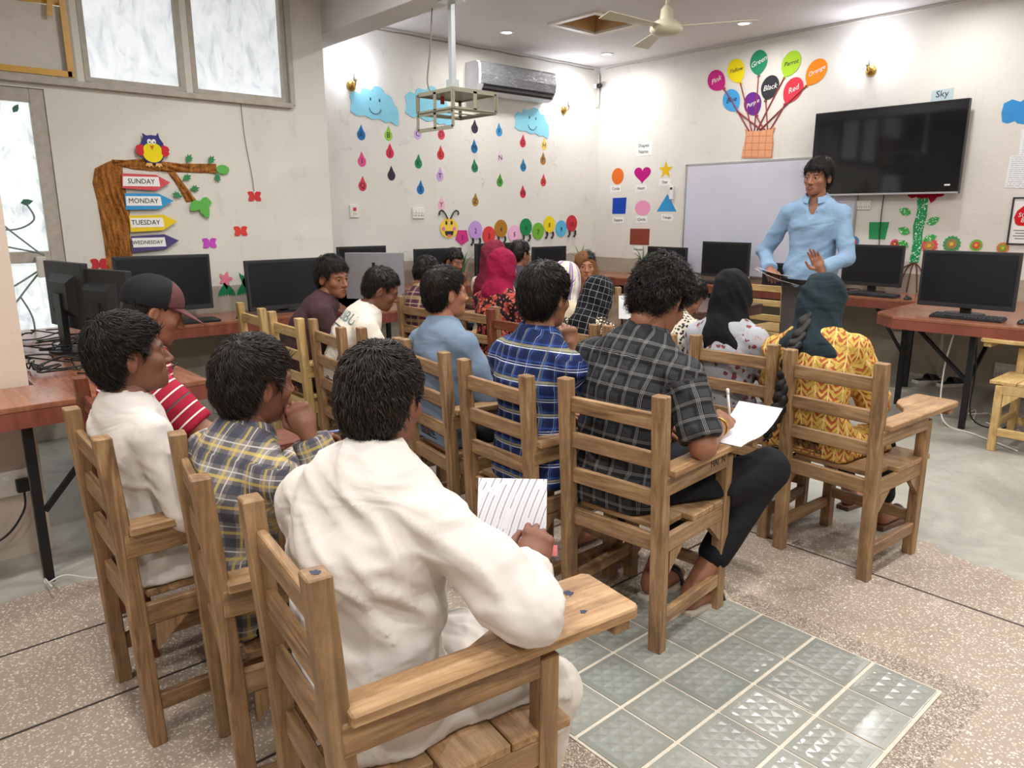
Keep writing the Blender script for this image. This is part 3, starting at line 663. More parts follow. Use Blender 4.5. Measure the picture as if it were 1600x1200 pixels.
# -- balloons in a basket
BAL = [(-4.849, 2.852, '#c3267c', 'Pink', -4.747, 2.759, 'magenta', 1), (-4.616, 2.923, '#f2dc1c', 'Yellow', -4.552, 2.791, 'yellow', 0), (-4.357, 2.965, '#2c8f68', 'Green', -4.346, 2.838, 'green', 1), (-4.0, 2.906, '#a6cf31', 'Parrot', -4.057, 2.784, 'lime', 0), (-3.731, 2.796, '#f08a1d', 'Orange', -3.815, 2.678, 'orange', 1),
       (-4.648, 2.632, '#4aa3e2', 'Blue', -4.57, 2.518, 'sky blue', 0), (-4.393, 2.57, '#6b2f8a', 'Purple', -4.341, 2.451, 'purple', 1), (-4.211, 2.706, '#36363c', 'Black', -4.246, 2.586, 'black', 1), (-3.956, 2.657, '#d63a4a', 'Red', -4.028, 2.532, 'red', 1)]
M_STRING = paper('#9c4440')
for i, (s, z, c, tx, es, ez, cn, wh) in enumerate(BAL):
    t = on_wall('paper_balloon', '%s paper balloon lettered %s on the back wall' % (cn, tx), 'paper balloon', 'B', s, z, 'paper balloons', off=0.003)
    d = Vector((es - s, ez - z)); L = d.length; ang = math.atan2(d.y, d.x) + math.pi / 2
    prof = []
    for k in range(28):
        a = 2 * math.pi * k / 28; rx = 0.098; ry = 0.115 if math.sin(a) > 0 else L * 0.95
        x = rx * math.cos(a) * (1 if math.sin(a) > 0 else (1 - 0.25 * math.sin(-a) ** 2)); prof.append((x, ry * math.sin(a) if math.sin(a) > 0 else -ry * math.sin(-a)))
    prof = [(x * math.cos(ang) - y * math.sin(ang), x * math.sin(ang) + y * math.cos(ang)) for x, y in prof]
    cutout('balloon', prof, paper(c), t, 0, 0.003)
    cutout('knot', [(d.x * a + b * -d.y / L, d.y * a + b * d.x / L) for a, b in ((.93, .008), (1.12, .02), (1.12, -.02), (.93, -.008))], paper(c), t, 0, 0.003)
    text('lettering', tx, M_WHITEP if wh else M_INK, t, T4(0, 0, 0.0045, 0.12 if i % 2 else 0.35), 0.072 if len(tx) < 6 else 0.058, shear=0.35)
    bx = -4.29 + 0.03 * (i - 4)
    MB().tube(spline([(d.x, d.y, 0.005), (d.x * 0.55 + (bx - s) * 0.45, d.y * 0.6 + (2.31 - z) * 0.4 - 0.02, 0.005), (bx - s, 2.30 - z, 0.005)], 8), 0.0065, 5).build('string', M_STRING, t, smooth=True)
def mat_basket():
    nt = NT('basket_print'); co = nt.coord('Object'); x, y, z = nt.sep(co)
    ln = nt.math('LESS_THAN', nt.math('FRACT', nt.math('MULTIPLY', nt.math('ADD', y, nt.math('MULTIPLY', x, 0.06)), 14.5)), 0.10)
    lx = nt.math('LESS_THAN', nt.math('FRACT', nt.math('MULTIPLY', x, 13)), 0.09)
    n = nt.noise(co, 30, 5, 0.7)
    c = nt.mix(n, srgb('#d98d5f'), srgb('#f0b791'))
    nt.bsdf(nt.mix(nt.math('MULTIPLY', nt.math('MAXIMUM', ln, lx), 0.7), c, srgb('#b06a43')), 0.75, spec=0.2); return nt.m
t = on_wall('paper_basket', 'orange paper basket under the balloons with drawn brick lines', 'wall decoration', 'B', -4.29, 2.17, off=0.005)
cutout('basket', [(-.172, .157), (-.12, .135), (-.03, .122), (.06, .128), (.13, .145), (.174, .143), (.15, .08), (.165, .0), (.16, -.09), (.165, -.152), (.0, -.145), (-.19, -.132), (-.18, -.05), (-.16, .04), (-.155, .1)], mat_basket(), t, 0, 0.004)

# -- tall flower, small flowers, cards, poster
def mat_glitter(c):
    nt = NT('glitter'); co = nt.coord('Object'); v = nt.add('TexVoronoi'); v.inputs['Scale'].default_value = 130; nt.set(v.inputs['Vector'], co)
    sp = nt.math('GREATER_THAN', nt.sep(v.outputs['Color'])[0], 0.86)
    nt.bsdf(nt.mix(sp, srgb(c), srgb('#e8fff0')), 0.35, 0, None, 0.6); return nt.m
M_GLIT = mat_glitter('#1d9a58')
t = on_wall('paper_flower', 'tall glittery green stemmed red paper flower below the television', 'wall decoration', 'B', -2.64, 1.3, off=0.002)
cutout('stem', [(-.045, .31), (.045, .31), (.055, .15), (.035, 0.0), (.045, -.12), (.03, -.28), (-.045, -.28), (-.035, -.1), (-.05, .05), (-.03, .18)], M_GLIT, t, 0, 0.004)
for (s, z, r) in ((-2.70, 1.48, 2.8), (-2.60, 1.39, 0.5), (-2.69, 1.31, 2.8), (-2.61, 1.245, 0.4), (-2.69, 1.18, 2.6)): cutout('leaf', leaf_poly(0.115, 0.07, r, s + 2.64 + (0.02 if r < 1 else -0.02), z - 1.3 - 0.02), mat_glitter('#3fae4e'), t, 0, 0.004)
cutout('petals', [(-.12, .36), (-.125, .315), (-.09, .295), (-.05, .305), (0, .29), (.05, .30), (.075, .25), (.1, .27), (.12, .30), (.17, .31), (.18, .36)], paper('#b3122d'), t, 0.004, 0.007)
for k, (dx, dz) in enumerate(((-.2, -.17), (-.12, -.24), (-.04, -.27), (.05, -.27), (.12, -.2))):
    MB().tube(spline([(0.0, -.27, 0.004), (dx * .5, -.33, 0.004), (dx, -.27 + dz, 0.004)], 5), 0.006, 5).build('root', mat_plain('#6f3b2b', 0.7), t, smooth=True)
def rosette(s, z, r, c, cn, c2, lb):
    t = on_wall('paper_rosette', lb, 'paper flower', 'B', s, z, 'small paper flowers', off=0.001)
    n = 14; pet = [(r * (1 + (.1 if i % 2 else -.06)) * math.cos(a), r * (1 + (.1 if i % 2 else -.06)) * math.sin(a)) for i, a in enumerate(np.linspace(0, 6.2832, 2 * n, endpoint=False))]
    cutout('outer_petals', pet, paper(c), t, 0, 0.003)
    cutout('inner_petals', [(x * .62, y * .62) for x, y in pet], paper(c2), t, 0.003, 0.006); cutout('centre', ellipse(0, 0, r * .25, r * .25, 14), paper('#e6b93b'), t, 0.006, 0.009)
rosette(-2.534, 1.182, .065, '#e25b5b', 'red', '#b98a5a', 'coral red paper flower beside the tall stem')
rosette(-2.355, 1.201, .068, '#4f9d63', 'green', '#a4845a', 'green paper flower behind the near monitor')
rosette(-2.164, 1.197, .048, '#7db94a', 'lime', '#d95b4e', 'small lime paper flower right of the green one')
rosette(-1.964, 1.18, .045, '#d97f4d', 'orange', '#7aa84a', 'small orange paper flower below the poster')
rosette(-3.21, 1.20, .05, '#3b8fc0', 'blue', '#d0483f', 'blue paper flower beside the teacher')
rosette(-2.83, 1.19, .04, '#d8586f', 'pink', '#b5424f', 'small pink paper flower between stem and monitor')
t = on_wall('green_note', 'green square paper note under the television', 'paper note', 'B', -2.994, 1.305); cutout('note', [(-.09, .078), (.092, .08), (.072, -.078), (-.078, -.078)], paper('#37995d'), t); 
t = on_wall('sky_card', 'pale blue card reading Sky above the television', 'card', 'B', -2.582, 2.455); cutout('card', [(-.088, .04), (.088, .047), (.087, -.06), (-.086, -.055)], paper('#b9cbd0'), t); text('lettering', 'Sky', M_INK, t, T4(0, 0.005, 0.0025), 0.075)
t = on_wall('blue_paper_cloud', 'bright blue paper cloud at the right end of the back wall', 'paper cloud', 'B', -1.98, 2.26); cutout('cloud', [(-.12, -.07), (-.135, .0), (-.125, .075), (-.07, .1), (-.01, .075), (.06, .12), (.15, .1), (.2, .03), (.15, -.08), (.03, -.1), (-.01, -.09), (-.03, -.07), (-.08, -.085)], paper('#3f92d3'), t)
def mat_print(ink, n=16):
    nt = NT('printed_lines'); co = nt.coord('Object'); x, y, z = nt.sep(co)
    rows = nt.math('LESS_THAN', nt.math('FRACT', nt.math('MULTIPLY', y, 62.0)), 0.32)
    gaps = nt.math('GREATER_THAN', nt.noise(nt.mapping(co, (90, 60, 1)), 1.0, 1), 0.42)
    inside = nt.math('LESS_THAN', nt.math('ABSOLUTE', x), 0.085)
    nt.bsdf(nt.mix(nt.math('MULTIPLY', nt.math('MULTIPLY', rows, gaps), nt.math('MULTIPLY', inside, 0.6)), srgb('#eef0f2'), srgb(ink)), 0.7, spec=0.2); return nt.m
t = on_wall('notice_sheet', 'white printed notice sheet above the framed poster', 'notice', 'B', -1.91, 1.79, tilt=-0.03); cutout('sheet', [(-.105, -.125), (.105, -.13), (.105, .13), (-.1, .13)], mat_print('#7c828a'), t, 0, 0.002)
t = on_wall('notice_sheet', 'upper white notice sheet at the edge of the back wall', 'notice', 'B', -1.845, 1.99, tilt=0.02); cutout('sheet', [(-.105, -.13), (.105, -.13), (.105, .13), (-.105, .13)], mat_print('#9298a0'), t, 0, 0.001)
t = on_wall('framed_poster', 'black framed poster with a red shape at the right edge', 'poster', 'B', -1.80, 1.40)
for (c, s) in (((0, .185, .006), (.28, .012, .012)), ((0, -.185, .006), (.28, .012, .012)), ((-.135, 0, .006), (.012, .36, .012)), ((.135, 0, .006), (.012, .36, .012))): MB().box(c, s).build('frame_strip', M_INK, t)
cutout('sheet', [(-.13, -.18), (.13, -.18), (.13, .18), (-.13, .18)], M_WHITEP, t, 0.001, 0.004)
cutout('red_shape', [(-.1, -.02), (-.115, .03), (-.1, .08), (-.05, .13), (0, .15), (.06, .13), (.1, .08), (.1, -.03), (.0, -.04), (-.08, -.035)], paper('#d81f2a'), t, 0.004, 0.006)
text('lettering', 'SO', M_WHITEP, t, T4(-.055, .045, .0075, -0.12), 0.05); text('lettering', 'B', M_WHITEP, t, T4(-.05, .005, .0075, -0.12), 0.05)
for k in range(4): MB().box((-0.005, -.075 - .022 * k, .0045), (.20 - .03 * (k % 2), .006, .001)).build('print_line', mat_plain('#55585e', .7), t)

# -- whiteboard
def mat_wb():
    nt = NT('whiteboard'); co = nt.coord('Object'); n = nt.noise(co, 2.5, 4)
    nt.bsdf(nt.mix(n, srgb('#dadbe8'), srgb('#cfd0e2')), 0.22, 0, None, 0.5); return nt.m
t = on_wall('whiteboard', 'large blank whiteboard behind the teacher', 'whiteboard', 'B', (-5.16 - 3.22) / 2, (1.995 + 0.80) / 2)
w, h = 5.16 - 3.22, 1.195
MB().box((0, 0, 0.009), (w, h, 0.014)).build('board', mat_wb(), t)
M_ALU = mat_plain('#b9b8b6', 0.35, 0.8)
for (c, s) in (((0, h / 2, .01), (w + .02, .018, .02)), ((0, -h / 2, .01), (w + .02, .018, .02)), ((-w / 2, 0, .01), (.018, h, .02)), ((w / 2, 0, .01), (.018, h, .02))): MB().box(c, s).build('frame_strip', M_ALU, t)

# -- television
def mat_screen():
    nt = NT('dark_screen'); co = nt.coord('Object'); n = nt.noise(co, 3, 3)
    nt.bsdf(nt.mix(n, srgb('#0d0e12'), srgb('#14151b')), 0.06, 0, None, 0.6); return nt.m
M_SCREEN = mat_screen()
M_BLK = mat_plain('#1b1c1f', 0.4, var=0.1)
M_BLK2 = mat_plain('#26272a', 0.5, var=0.1)
t = on_wall('television', 'large dark wall mounted television above the teacher', 'television', 'B', -2.985, 2.01, off=0.0)
MB().box((0, 0, 0.03), (0.5, 0.4, 0.06)).build('wall_mount', M_BLK2, t)
b = MB().box((0, 0, 0.085), (1.32, 0.765, 0.05)).build('casing', M_BLK, t, bevel=0.004)
MB().box((0, 0.006, 0.1115), (1.304, 0.735, 0.003)).build('screen', M_SCREEN, t)
MB().box((0, -0.374, 0.112), (1.32, 0.016, 0.006)).build('silver_strip', mat_plain('#c9cacc', 0.3, 0.6), t)
MB().box((0.57, -0.31, 0.1138), (0.045, 0.014, 0.001)).build('logo_tag', mat_plain('#e9e9e9', 0.5), t)

# -- sockets and switches
M_PLATE = mat_plain('#e6e3da', 0.4)
def socket(which, s, z, w, h, lb, holes=3, red=False):
    t = on_wall('wall_socket', lb, 'socket', which, s, z, 'wall sockets and switches')
    MB().box((0, 0, 0.008), (w, h, 0.016)).build('plate', M_PLATE, t, bevel=0.004)
    n = max(1, holes)
    for k in range(n):
        x = (k - (n - 1) / 2) * w / (n + .3)
        MB().box((x, h * .16, 0.017), (w / (n + 2), h * .25, 0.006)).build('rocker', mat_plain('#c6302b', 0.4) if red else mat_plain('#f2f0ea', 0.4), t, bevel=0.0015)
        for q in (-.012, .012): MB().box((x + q, -h * .22, 0.0163), (.006, .010, .001)).build('hole', M_INK, t)
socket('L', 3.74, 1.484, .10, .12, 'square switch plate with red rocker under the first raindrops', 1, True)
socket('L', 4.487, 1.467, .15, .11, 'white switch plate with rockers under the letter S', 4)
socket('B', -3.15, 1.54, .14, .085, 'white socket plate just under the television', 3)
socket('B', -2.67, 0.339, .15, .10, 'white double socket low on the wall under the desk', 2)
socket('B', -1.794, 0.155, .20, .13, 'white multi socket box near the floor by the near desk', 4)

# -- corner security camera
t = on_wall('security_camera', 'small black corner security camera with white conduit', 'camera', 'L', 7.15, 2.98)
MB().box((0, 0.0, 0.02), (0.05, 0.05, 0.04)).build('mount', M_PLATE, t, bevel=0.006)
MB().lathe([(0.02, 0), (0.028, .01), (0.028, .05), (0.018, .065)], 14, c=(0, -0.0, .04)).build('camera_body', M_BLK, t, smooth=True)
MB().tube([(0.05, 0.14, 0.012), (0.05, -.2, 0.012), (0.03, -.24, 0.012)], 0.014, 8).build('conduit', M_PLATE, t, smooth=True)

# -- air conditioner in plastic wrap
def mat_wrap():
    nt = NT('grey_plastic_wrap'); co = nt.coord('Object'); n = nt.noise(nt.mapping(co, (2, 7, 2), rot=(0, 0, .5)), 4, 6, .7, 1.5)
    c = nt.ramp(n, [(.35, srgb('#5f6064')), (.6, srgb('#77787c')), (.72, srgb('#c9cacc'))])
    nt.bsdf(c, 0.22, 0, nt.bump(n, .5, .01), .6); return nt.m
t = on_wall('air_conditioner', 'wall mounted split air conditioner under crinkled plastic film', 'air conditioner', 'L', 5.70, 2.85)
prof = [(0, .155), (.17, .155), (.215, .13), (.225, .02), (.215, -.07), (.17, -.135), (.10, -.155), (0, -.15)]
w = 1.12
body = MB(); n = len(prof)
vs = [(-w / 2, y, z) for z, y in prof] + [(w / 2, y, z) for z, y in prof]
body.add(vs, [tuple(range(n)), tuple(range(n, 2 * n))[::-1]] + [(i, (i + 1) % n, n + (i + 1) % n, n + i) for i in range(n)])
body.build('case', mat_plain('#e8e6ea', .4), t, bevel=.006)
MB().add([(-w / 2 + .03, y, z + .003) for z, y in ((.2, .15), (.217, .13), (.227, .02), (.218, -.065))] + [(w / 2 - .005, y, z + .003) for z, y in ((.2, .15), (.217, .13), (.227, .02), (.218, -.065))] , [(0, 1, 5, 4), (1, 2, 6, 5), (2, 3, 7, 6)]).build('wrapped_front', mat_wrap(), t)
for yy, zz in ((-.078, .214), (-.118, .186)): MB().box((0.02, yy, zz), (w - .1, .022, .012), Matrix.Rotation(.7, 3, 'X')).build('vent_slot', M_INK, t)
MB().box((0.02, -.098, .203), (w - .1, .008, .02)).build('vent_louvre', M_BLK2, t)

# -- projector cage on its pole
M_POLE = mat_plain('#cfd6d8', .3, .5); M_CAGE = mat_plain('#a9a894', .45, .2)
t = thing('projector_cage', 'empty metal projector cage hanging on a pole from the beam', 'projector mount', (-4.11, 3.13, 2.79))
MB().box((0, 0, -.006), (.14, .12, .012)).build('ceiling_plate', M_POLE, t)
MB().box((0, 0, -.27), (.035, .035, .53)).build('pole', M_POLE, t, bevel=.003)
MB().box((0, 0, -.51), (.06, .06, .06)).build('pole_collar', M_POLE, t)
cx0, cx1, cy0, cy1, zt = -.36, .04, -.03, .34, -.54
def frame_face(o, u, v, w, h, nx, name):
    """frame with nx openings in the plane spanned by u and v from corner o"""
    o, u, v = Vector(o), Vector(u), Vector(v); nrm = u.cross(v)
    for k in range(nx + 1): MB().bar(o + u * (w * k / nx), o + u * (w * k / nx) + v * h, .03, .004, up=nrm).build(name, M_CAGE, t)
    for k in (0, 1): MB().bar(o + v * (h * k), o + u * w + v * (h * k), .026, .004, up=nrm).build(name, M_CAGE, t)
MB().box(((cx0 + cx1) / 2, (cy0 + cy1) / 2, zt), (cx1 - cx0, cy1 - cy0, .004)).build('top_plate', M_CAGE, t)
frame_face((cx0, cy0, zt - .12), (1, 0, 0), (0, 0, 1), cx1 - cx0, .12, 2, 'side_bar')
frame_face((cx0, cy0 - .002, zt - .235), (1, 0, 0), (0, 0, 1), cx1 - cx0, .105, 2, 'lower_bar')
frame_face((cx1, cy0, zt - .12), (0, 1, 0), (0, 0, 1), cy1 - cy0, .12, 2, 'side_bar')
frame_face((cx0, cy1, zt - .12), (1, 0, 0), (0, 0, 1), cx1 - cx0, .12, 1, 'side_bar')
frame_face((cx0, cy0, zt - .12), (0, 1, 0), (0, 0, 1), cy1 - cy0, .12, 1, 'side_bar')
frame_face((cx0, cy0, zt - .12), (1, 0, 0), (0, 1, 0), cx1 - cx0, cy1 - cy0, 2, 'bottom_bar')
MB().tube(spline([(-.25, .03, 0), (-.27, .02, -.25), (-.31, .02, -.45), (-.30, .05, -.53)], 8), .005, 6).build('cable', M_GREYC, t, smooth=True)
MB().tube(spline([(.0, .03, -.02), (-.01, .03, -.25), (-.02, .03, -.5)], 6), .006, 6).build('cable', M_GREYC, t, smooth=True)
MB().box((-.25, .1, zt - .03), (.02, .02, .05)).build('red_wire_clip', mat_plain('#b53a36', .5), t)

# -- ceiling fan at rest
M_FAN = mat_plain('#dcd9bd', .4)
t = thing('ceiling_fan', 'cream three bladed ceiling fan', 'ceiling fan', (-3.61, 4.71, CEIL))
MB().lathe([(.06, 0), (.06, -.03), (.025, -.07)], 18).build('canopy_cup', M_FAN, t, smooth=True)
MB().lathe([(.014, -.05), (.014, -.30)], 12).build('down_rod', M_FAN, t, smooth=True)
MB().lathe([(.02, -.27), (.045, -.30), (.05, -.36), (.06, -.375)], 20).build('lower_cup', M_FAN, t, smooth=True)
MB().lathe([(.05, -.365), (.085, -.38), (.115, -.41), (.12, -.435), (.105, -.46), (.06, -.475), (.004, -.48)], 28).build('motor_housing', M_FAN, t, smooth=True)
for k in range(3):
    a = 2.55 + k * 2 * math.pi / 3; R = Matrix.Rotation(a, 3, 'Z')
    q = MB().add([R @ Vector(p) for p in ((.1, -.03, -.42), (.62, -.065, -.435), (.64, .06, -.415), (.1, .035, -.415), (.1, -.03, -.424), (.62, -.065, -.439), (.64, .06, -.419), (.1, .035, -.419))], [(0, 1, 2, 3), (7, 6, 5, 4), (0, 1, 5, 4), (1, 2, 6, 5), (2, 3, 7, 6), (3, 0, 4, 7)]).build('blade', M_FAN, t)

# thin wire hanging from the window down the side wall
o = MB().tube(spline([(XS + .006, 2.275, 2.24), (XS + .006, 2.285, 2.0), (XS + .006, 2.315, 1.75), (XS + .006, 2.325, 1.62)], 6), .003, 5).build('hanging_wire', M_GREYC, None, smooth=True)
tag(o, 'thin grey wire hanging from the window to the highest red butterfly', 'wire')

# ================================================================ wooden tablet-arm chairs
def mat_wood(name, c0, c1, c2, ink=0.0):
    nt = NT(name); co = nt.coord('Generated'); info = nt.add('ObjectInfo'); ob = nt.coord('Object')
    off = nt.math('MULTIPLY', info.outputs['Random'], 37.0)
    comb = nt.add('CombineXYZ'); nt.set(comb.inputs[0], off); nt.set(comb.inputs[1], nt.math('MULTIPLY', off, 1.7)); nt.set(comb.inputs[2], nt.math('MULTIPLY', off, 0.6))
    va = nt.add('VectorMath'); va.operation = 'ADD'; nt.set(va.inputs[0], ob); nt.set(va.inputs[1], comb)
    att = nt.add('Attribute'); att.attribute_name = 'grain'
    vb = nt.add('VectorMath'); vb.operation = 'ADD'; nt.set(vb.inputs[0], att.outputs['Vector']); nt.set(vb.inputs[1], comb)
    g = nt.noise(nt.mapping(vb.outputs[0], (26, 26, 2.2)), 1.6, 6, 0.65, 0.8)
    n = nt.noise(va.outputs[0], 4.0, 4)
    c = nt.ramp(g, [(0.34, srgb(c0)), (0.5, srgb(c1)), (0.66, srgb(c2))])
    c = nt.mix(nt.math('MULTIPLY', info.outputs['Random'], 0.45), c, nt.mix(n, srgb(c0), srgb(c2)))
    dirt = nt.ramp(nt.noise(va.outputs[0], 7, 7, .75), [(.48, (0, 0, 0, 1)), (.72, (1, 1, 1, 1))])
    c = nt.mix(nt.math('MULTIPLY', dirt, 0.5), c, srgb('#5f4a37'))
    wear = nt.ramp(nt.noise(nt.mapping(vb.outputs[0], (9, 9, 1.4)), 2.2, 6, .7), [(.55, (0, 0, 0, 1)), (.7, (1, 1, 1, 1))])
    c = nt.mix(nt.math('MULTIPLY', wear, 0.4), c, srgb('#b59a78'))
    spots = nt.ramp(nt.noise(va.outputs[0], 23, 3, .5), [(.72, (0, 0, 0, 1)), (.75, (1, 1, 1, 1))])
    c = nt.mix(nt.math('MULTIPLY', spots, ink), c, srgb('#2b3346'))
    h = nt.math('ADD', nt.math('MULTIPLY', g, .6), nt.math('MULTIPLY', n, .5))
    nt.bsdf(c, nt.math('ADD', nt.math('MULTIPLY', n, .2), .38), 0, nt.bump(h, .25, .006), .4); return nt.m
M_WOOD = mat_wood('worn_wood', '#644a33', '#93714e', '#b4946d')
M_WOODT = mat_wood('worn_wood_top', '#7c5d40', '#a58058', '#c4a27a', 0.6)
M_WOODR = mat_wood('red_stained_wood', '#4e2418', '#6b3322', '#82452f')
M_WOODP = mat_wood('pale_wood', '#a98750', '#c9a76b', '#dcc08b')

def grain(o, axis):
    """store coordinates turned so that the grain runs along the member (axis 0,1,2 -> z of the texture)"""
    me = o.data; n = len(me.vertices); co = np.empty(n * 3); me.vertices.foreach_get('co', co); co = co.reshape(-1, 3)
    order = {0: [1, 2, 0], 1: [2, 0, 1], 2: [0, 1, 2]}[axis]
    a = me.attributes.new('grain', 'FLOAT_VECTOR', 'POINT'); a.data.foreach_set('vector', co[:, order].astype(np.float32).ravel()); return o

def make_chair():
    t = thing('tablet_arm_chair', 'wooden tablet arm chair', 'chair')
    rake = -0.045
    def add(mb, name, axis, m=M_WOOD, bev=0.003): return grain(mb.build(name, m, t, bevel=bev, seg=1), axis)
    for sx in (-1, 1):
        mb = MB(); x = sx * .19
        mb.add([(x + a * .024, b * .021 + rk, z) for z, rk in ((0, 0), (.46, rake * .35), (.905, rake)) for a, b in ((-1, -1), (1, -1), (1, 1), (-1, 1))],
               [(3, 2, 1, 0), (8, 9, 10, 11)] + [(l * 4 + i, l * 4 + (i + 1) % 4, l * 4 + 4 + (i + 1) % 4, l * 4 + 4 + i) for l in (0, 1) for i in range(4)])
        add(mb, 'rear_leg', 2)
        add(MB().box((sx * .192, .40, .21 if sx < 0 else .305), (.044, .044, .42 if sx < 0 else .61)), 'front_leg', 2)
        add(MB().box((sx * .196, .193, .125), (.024, .385, .05)), 'stretcher', 1)
        add(MB().box((sx * .196, .188, .395), (.022, .396, .06)), 'side_apron', 1)
        for yy, sg in ((.025, 1), (.375, -1)):
            add(MB().add([(sx * .196 + q, yy, z) for q in (-.011, .011) for z in (.365, .285)] + [(sx * .196 + q, yy + sg * .085, .365) for q in (-.011, .011)], [(0, 1, 4), (5, 3, 2), (0, 2, 3, 1), (0, 4, 5, 2), (1, 3, 5, 4)]), 'corner_bracket', 2, bev=0.0)
    add(MB().box((0, -.005, .395), (.34, .022, .06)), 'rear_apron', 0)
    add(MB().box((0, .405, .395), (.34, .022, .06)), 'front_apron', 0)
    add(MB().box((0, .40, .17), (.34, .024, .045)), 'stretcher', 0)
    for k, z in enumerate((.815, .685, .555)):
        y = rake * (0.35 + .65 * (z - .46) / .445)
        add(MB().box((0, y + .004, z), (.336, .020, .055)), 'back_rail', 0)
    for k in range(3):
        add(MB().box((0, .093 + k * .147, .436), (.415 if k else .332, .143, .022)), 'seat_plank', 0, M_WOODT)
    add(MB().box((.205, .175, .605), (.024, .40, .065)), 'arm_rail', 1)
    pts = [(.165, -.015), (.238, -.015), (.240, .60), (.225, .615), (.068, .615), (.055, .60), (.055, .44), (.075, .38), (.135, .31), (.165, .24)]
    add(MB().prism(pts, .638, .663), 'writing_tablet', 1, M_WOODT, .004)
    add(MB().box((.15, .575, .622), (.15, .045, .03)), 'tablet_batten', 0)
    return t
chair_proto = make_chair()
CHAIRS = []
def place_chair(x, y, rot, label, mat=None, group='tablet arm chairs', top=True):
    """x, y: middle of the back's top edge in plan"""
    r = math.radians(rot); off = Vector((math.sin(r) * -1, math.cos(r))) * (0.045 if top else 0)
    c = chair_proto if not CHAIRS else copy_tree(chair_proto)
    c.location = (x + off.x, y + off.y, 0); c.rotation_euler = (0, 0, r); c['label'] = label; c['group'] = group
    if mat:
        for ch in c.children:
            ch.material_slots[0].link = 'OBJECT'; ch.material_slots[0].material = mat
    CHAIRS.append(c); return c
place_chair(-1.185, .50, -8.0, 'nearest wooden tablet chair under the white shirted student')
place_chair(-1.75, .53, -11.0, 'wooden tablet chair of the boy in yellow and navy plaid')
place_chair(-2.21, .415, -1.5, 'wooden tablet chair of the boy in the white kurta')
place_chair(-2.66, .53, -2.0, 'red stained wooden chair of the boy wearing a cap', M_WOODR)
place_chair(-4.49, 1.82, -3, 'empty wooden chair closest to the wide monitors', M_WOODP)
place_chair(-3.93, 1.785, -2, 'wooden chair of the man in the dark maroon shirt', M_WOODP)
place_chair(-3.485, 1.805, -6, 'wooden chair of the student in the lettered white shirt')
place_chair(-3.03, 1.84, -5, 'empty wooden chair left of the denim shirted student')
place_chair(-2.595, 1.795, -9, 'wooden chair of the student in the denim shirt')
place_chair(-2.04, 1.72, -3, 'wooden tablet chair of the man in the blue plaid shirt')
place_chair(-1.54, 1.80, 5, 'wooden tablet chair of the man in the black patterned shirt')
place_chair(-1.305, 2.87, -3, 'wooden tablet chair of the woman in the yellow dress')
place_chair(-1.79, 2.92, 4, 'wooden tablet chair of the woman in the black headscarf')
place_chair(-2.26, 2.83, 2, 'wooden chair of the student in the leopard print')
place_chair(-2.71, 2.80, 0, 'wooden chair of the woman in the checked black scarf')
place_chair(-3.17, 2.82, 2, 'red brown wooden chair beside the red headscarf', M_WOODR)
place_chair(-3.62, 2.90, 2, 'wooden chair of the woman in the red headscarf')
place_chair(-4.12, 2.80, 0, 'wooden chair of the student in maroon and yellow plaid')
place_chair(-3.43, 6.04, 0, 'pale wooden chair at the back desk behind the teacher', M_WOODP)
place_chair(-.925, 5.42, 90, 'wooden chair at the right edge by the near desk', M_WOODP, top=False)

place_chair(-4.40, 3.46, 0, 'wooden chair behind the crimson headscarf')
place_chair(-5.33, 3.72, -60, 'wooden chair turned sideways near the recessed monitors')
place_chair(-3.87, 4.28, -132, 'wooden chair of the girl in the brown headscarf')
place_chair(-4.72, 3.98, 0, 'wooden chair in the farthest row near the recessed desk')

# ================================================================ desks
def mat_desk(name, c0, c1, gloss):
    nt = NT(name); co = nt.coord('Object')
    g = nt.noise(nt.mapping(co, (2, 14, 2)), 2.0, 5, .6, .5)
    nt.bsdf(nt.ramp(g, [(.3, srgb(c0)), (.7, srgb(c1))]), gloss, 0, None, .5); return nt.m
M_DTOP = mat_desk('desk_laminate', '#7d4a37', '#a06a50', .22)
M_DEDGE = mat_desk('desk_edge', '#6e3a2e', '#8c4f40', .35)
M_DBRN = mat_desk('table_brown', '#4f3a33', '#6b5046', .3)
M_STEEL = mat_plain('#1e1f22', .45, .3)
DZ = 0.75
def desk(label, poly, legs, top=M_DTOP, edge=M_DEDGE, z=DZ, braces=()):
    cx = sum(p[0] for p in poly) / len(poly); cy = sum(p[1] for p in poly) / len(poly)
    t = thing('computer_desk', label, 'desk', (cx, cy, 0), 0, 'red brown computer desks')
    q = [(x - cx, y - cy) for x, y in poly]
    inner = [(x * (1 - .012 / max(abs(x), .3)), y * (1 - .012 / max(abs(y), .3))) for x, y in q]
    MB().prism(q, z - .022, z).build('desk_top', top, t, bevel=.005)
    n = len(q)
    for i in range(n):
        a, b = Vector((*q[i], z - .055)), Vector((*q[(i + 1) % n], z - .055)); d = (b - a).normalized(); nn = Vector((d.y, -d.x, 0)) * -.012
        MB().bar(a + nn, b + nn, .022, .064).build('edge_board', edge, t)
    for (x, y) in legs: MB().box((x - cx, y - cy, (z - .09) / 2), (.035, .035, z - .09)).build('desk_leg', M_STEEL, t)
    for (a, b) in braces: MB().bar((a[0] - cx, a[1] - cy, a[2]), (b[0] - cx, b[1] - cy, b[2]), .025, .02).build('brace', M_STEEL, t)
    return t
desk('long desk along the back wall below the whiteboard', [(-6.0, 6.58), (-2.345, 6.58), (-2.345, 7.22), (-6.0, 7.22)], [(-5.6, 6.68), (-4.4, 6.68), (-3.2, 6.68), (-2.4, 6.68)], braces=(((-2.42, 6.66, .25), (-2.7, 6.66, .66)),))
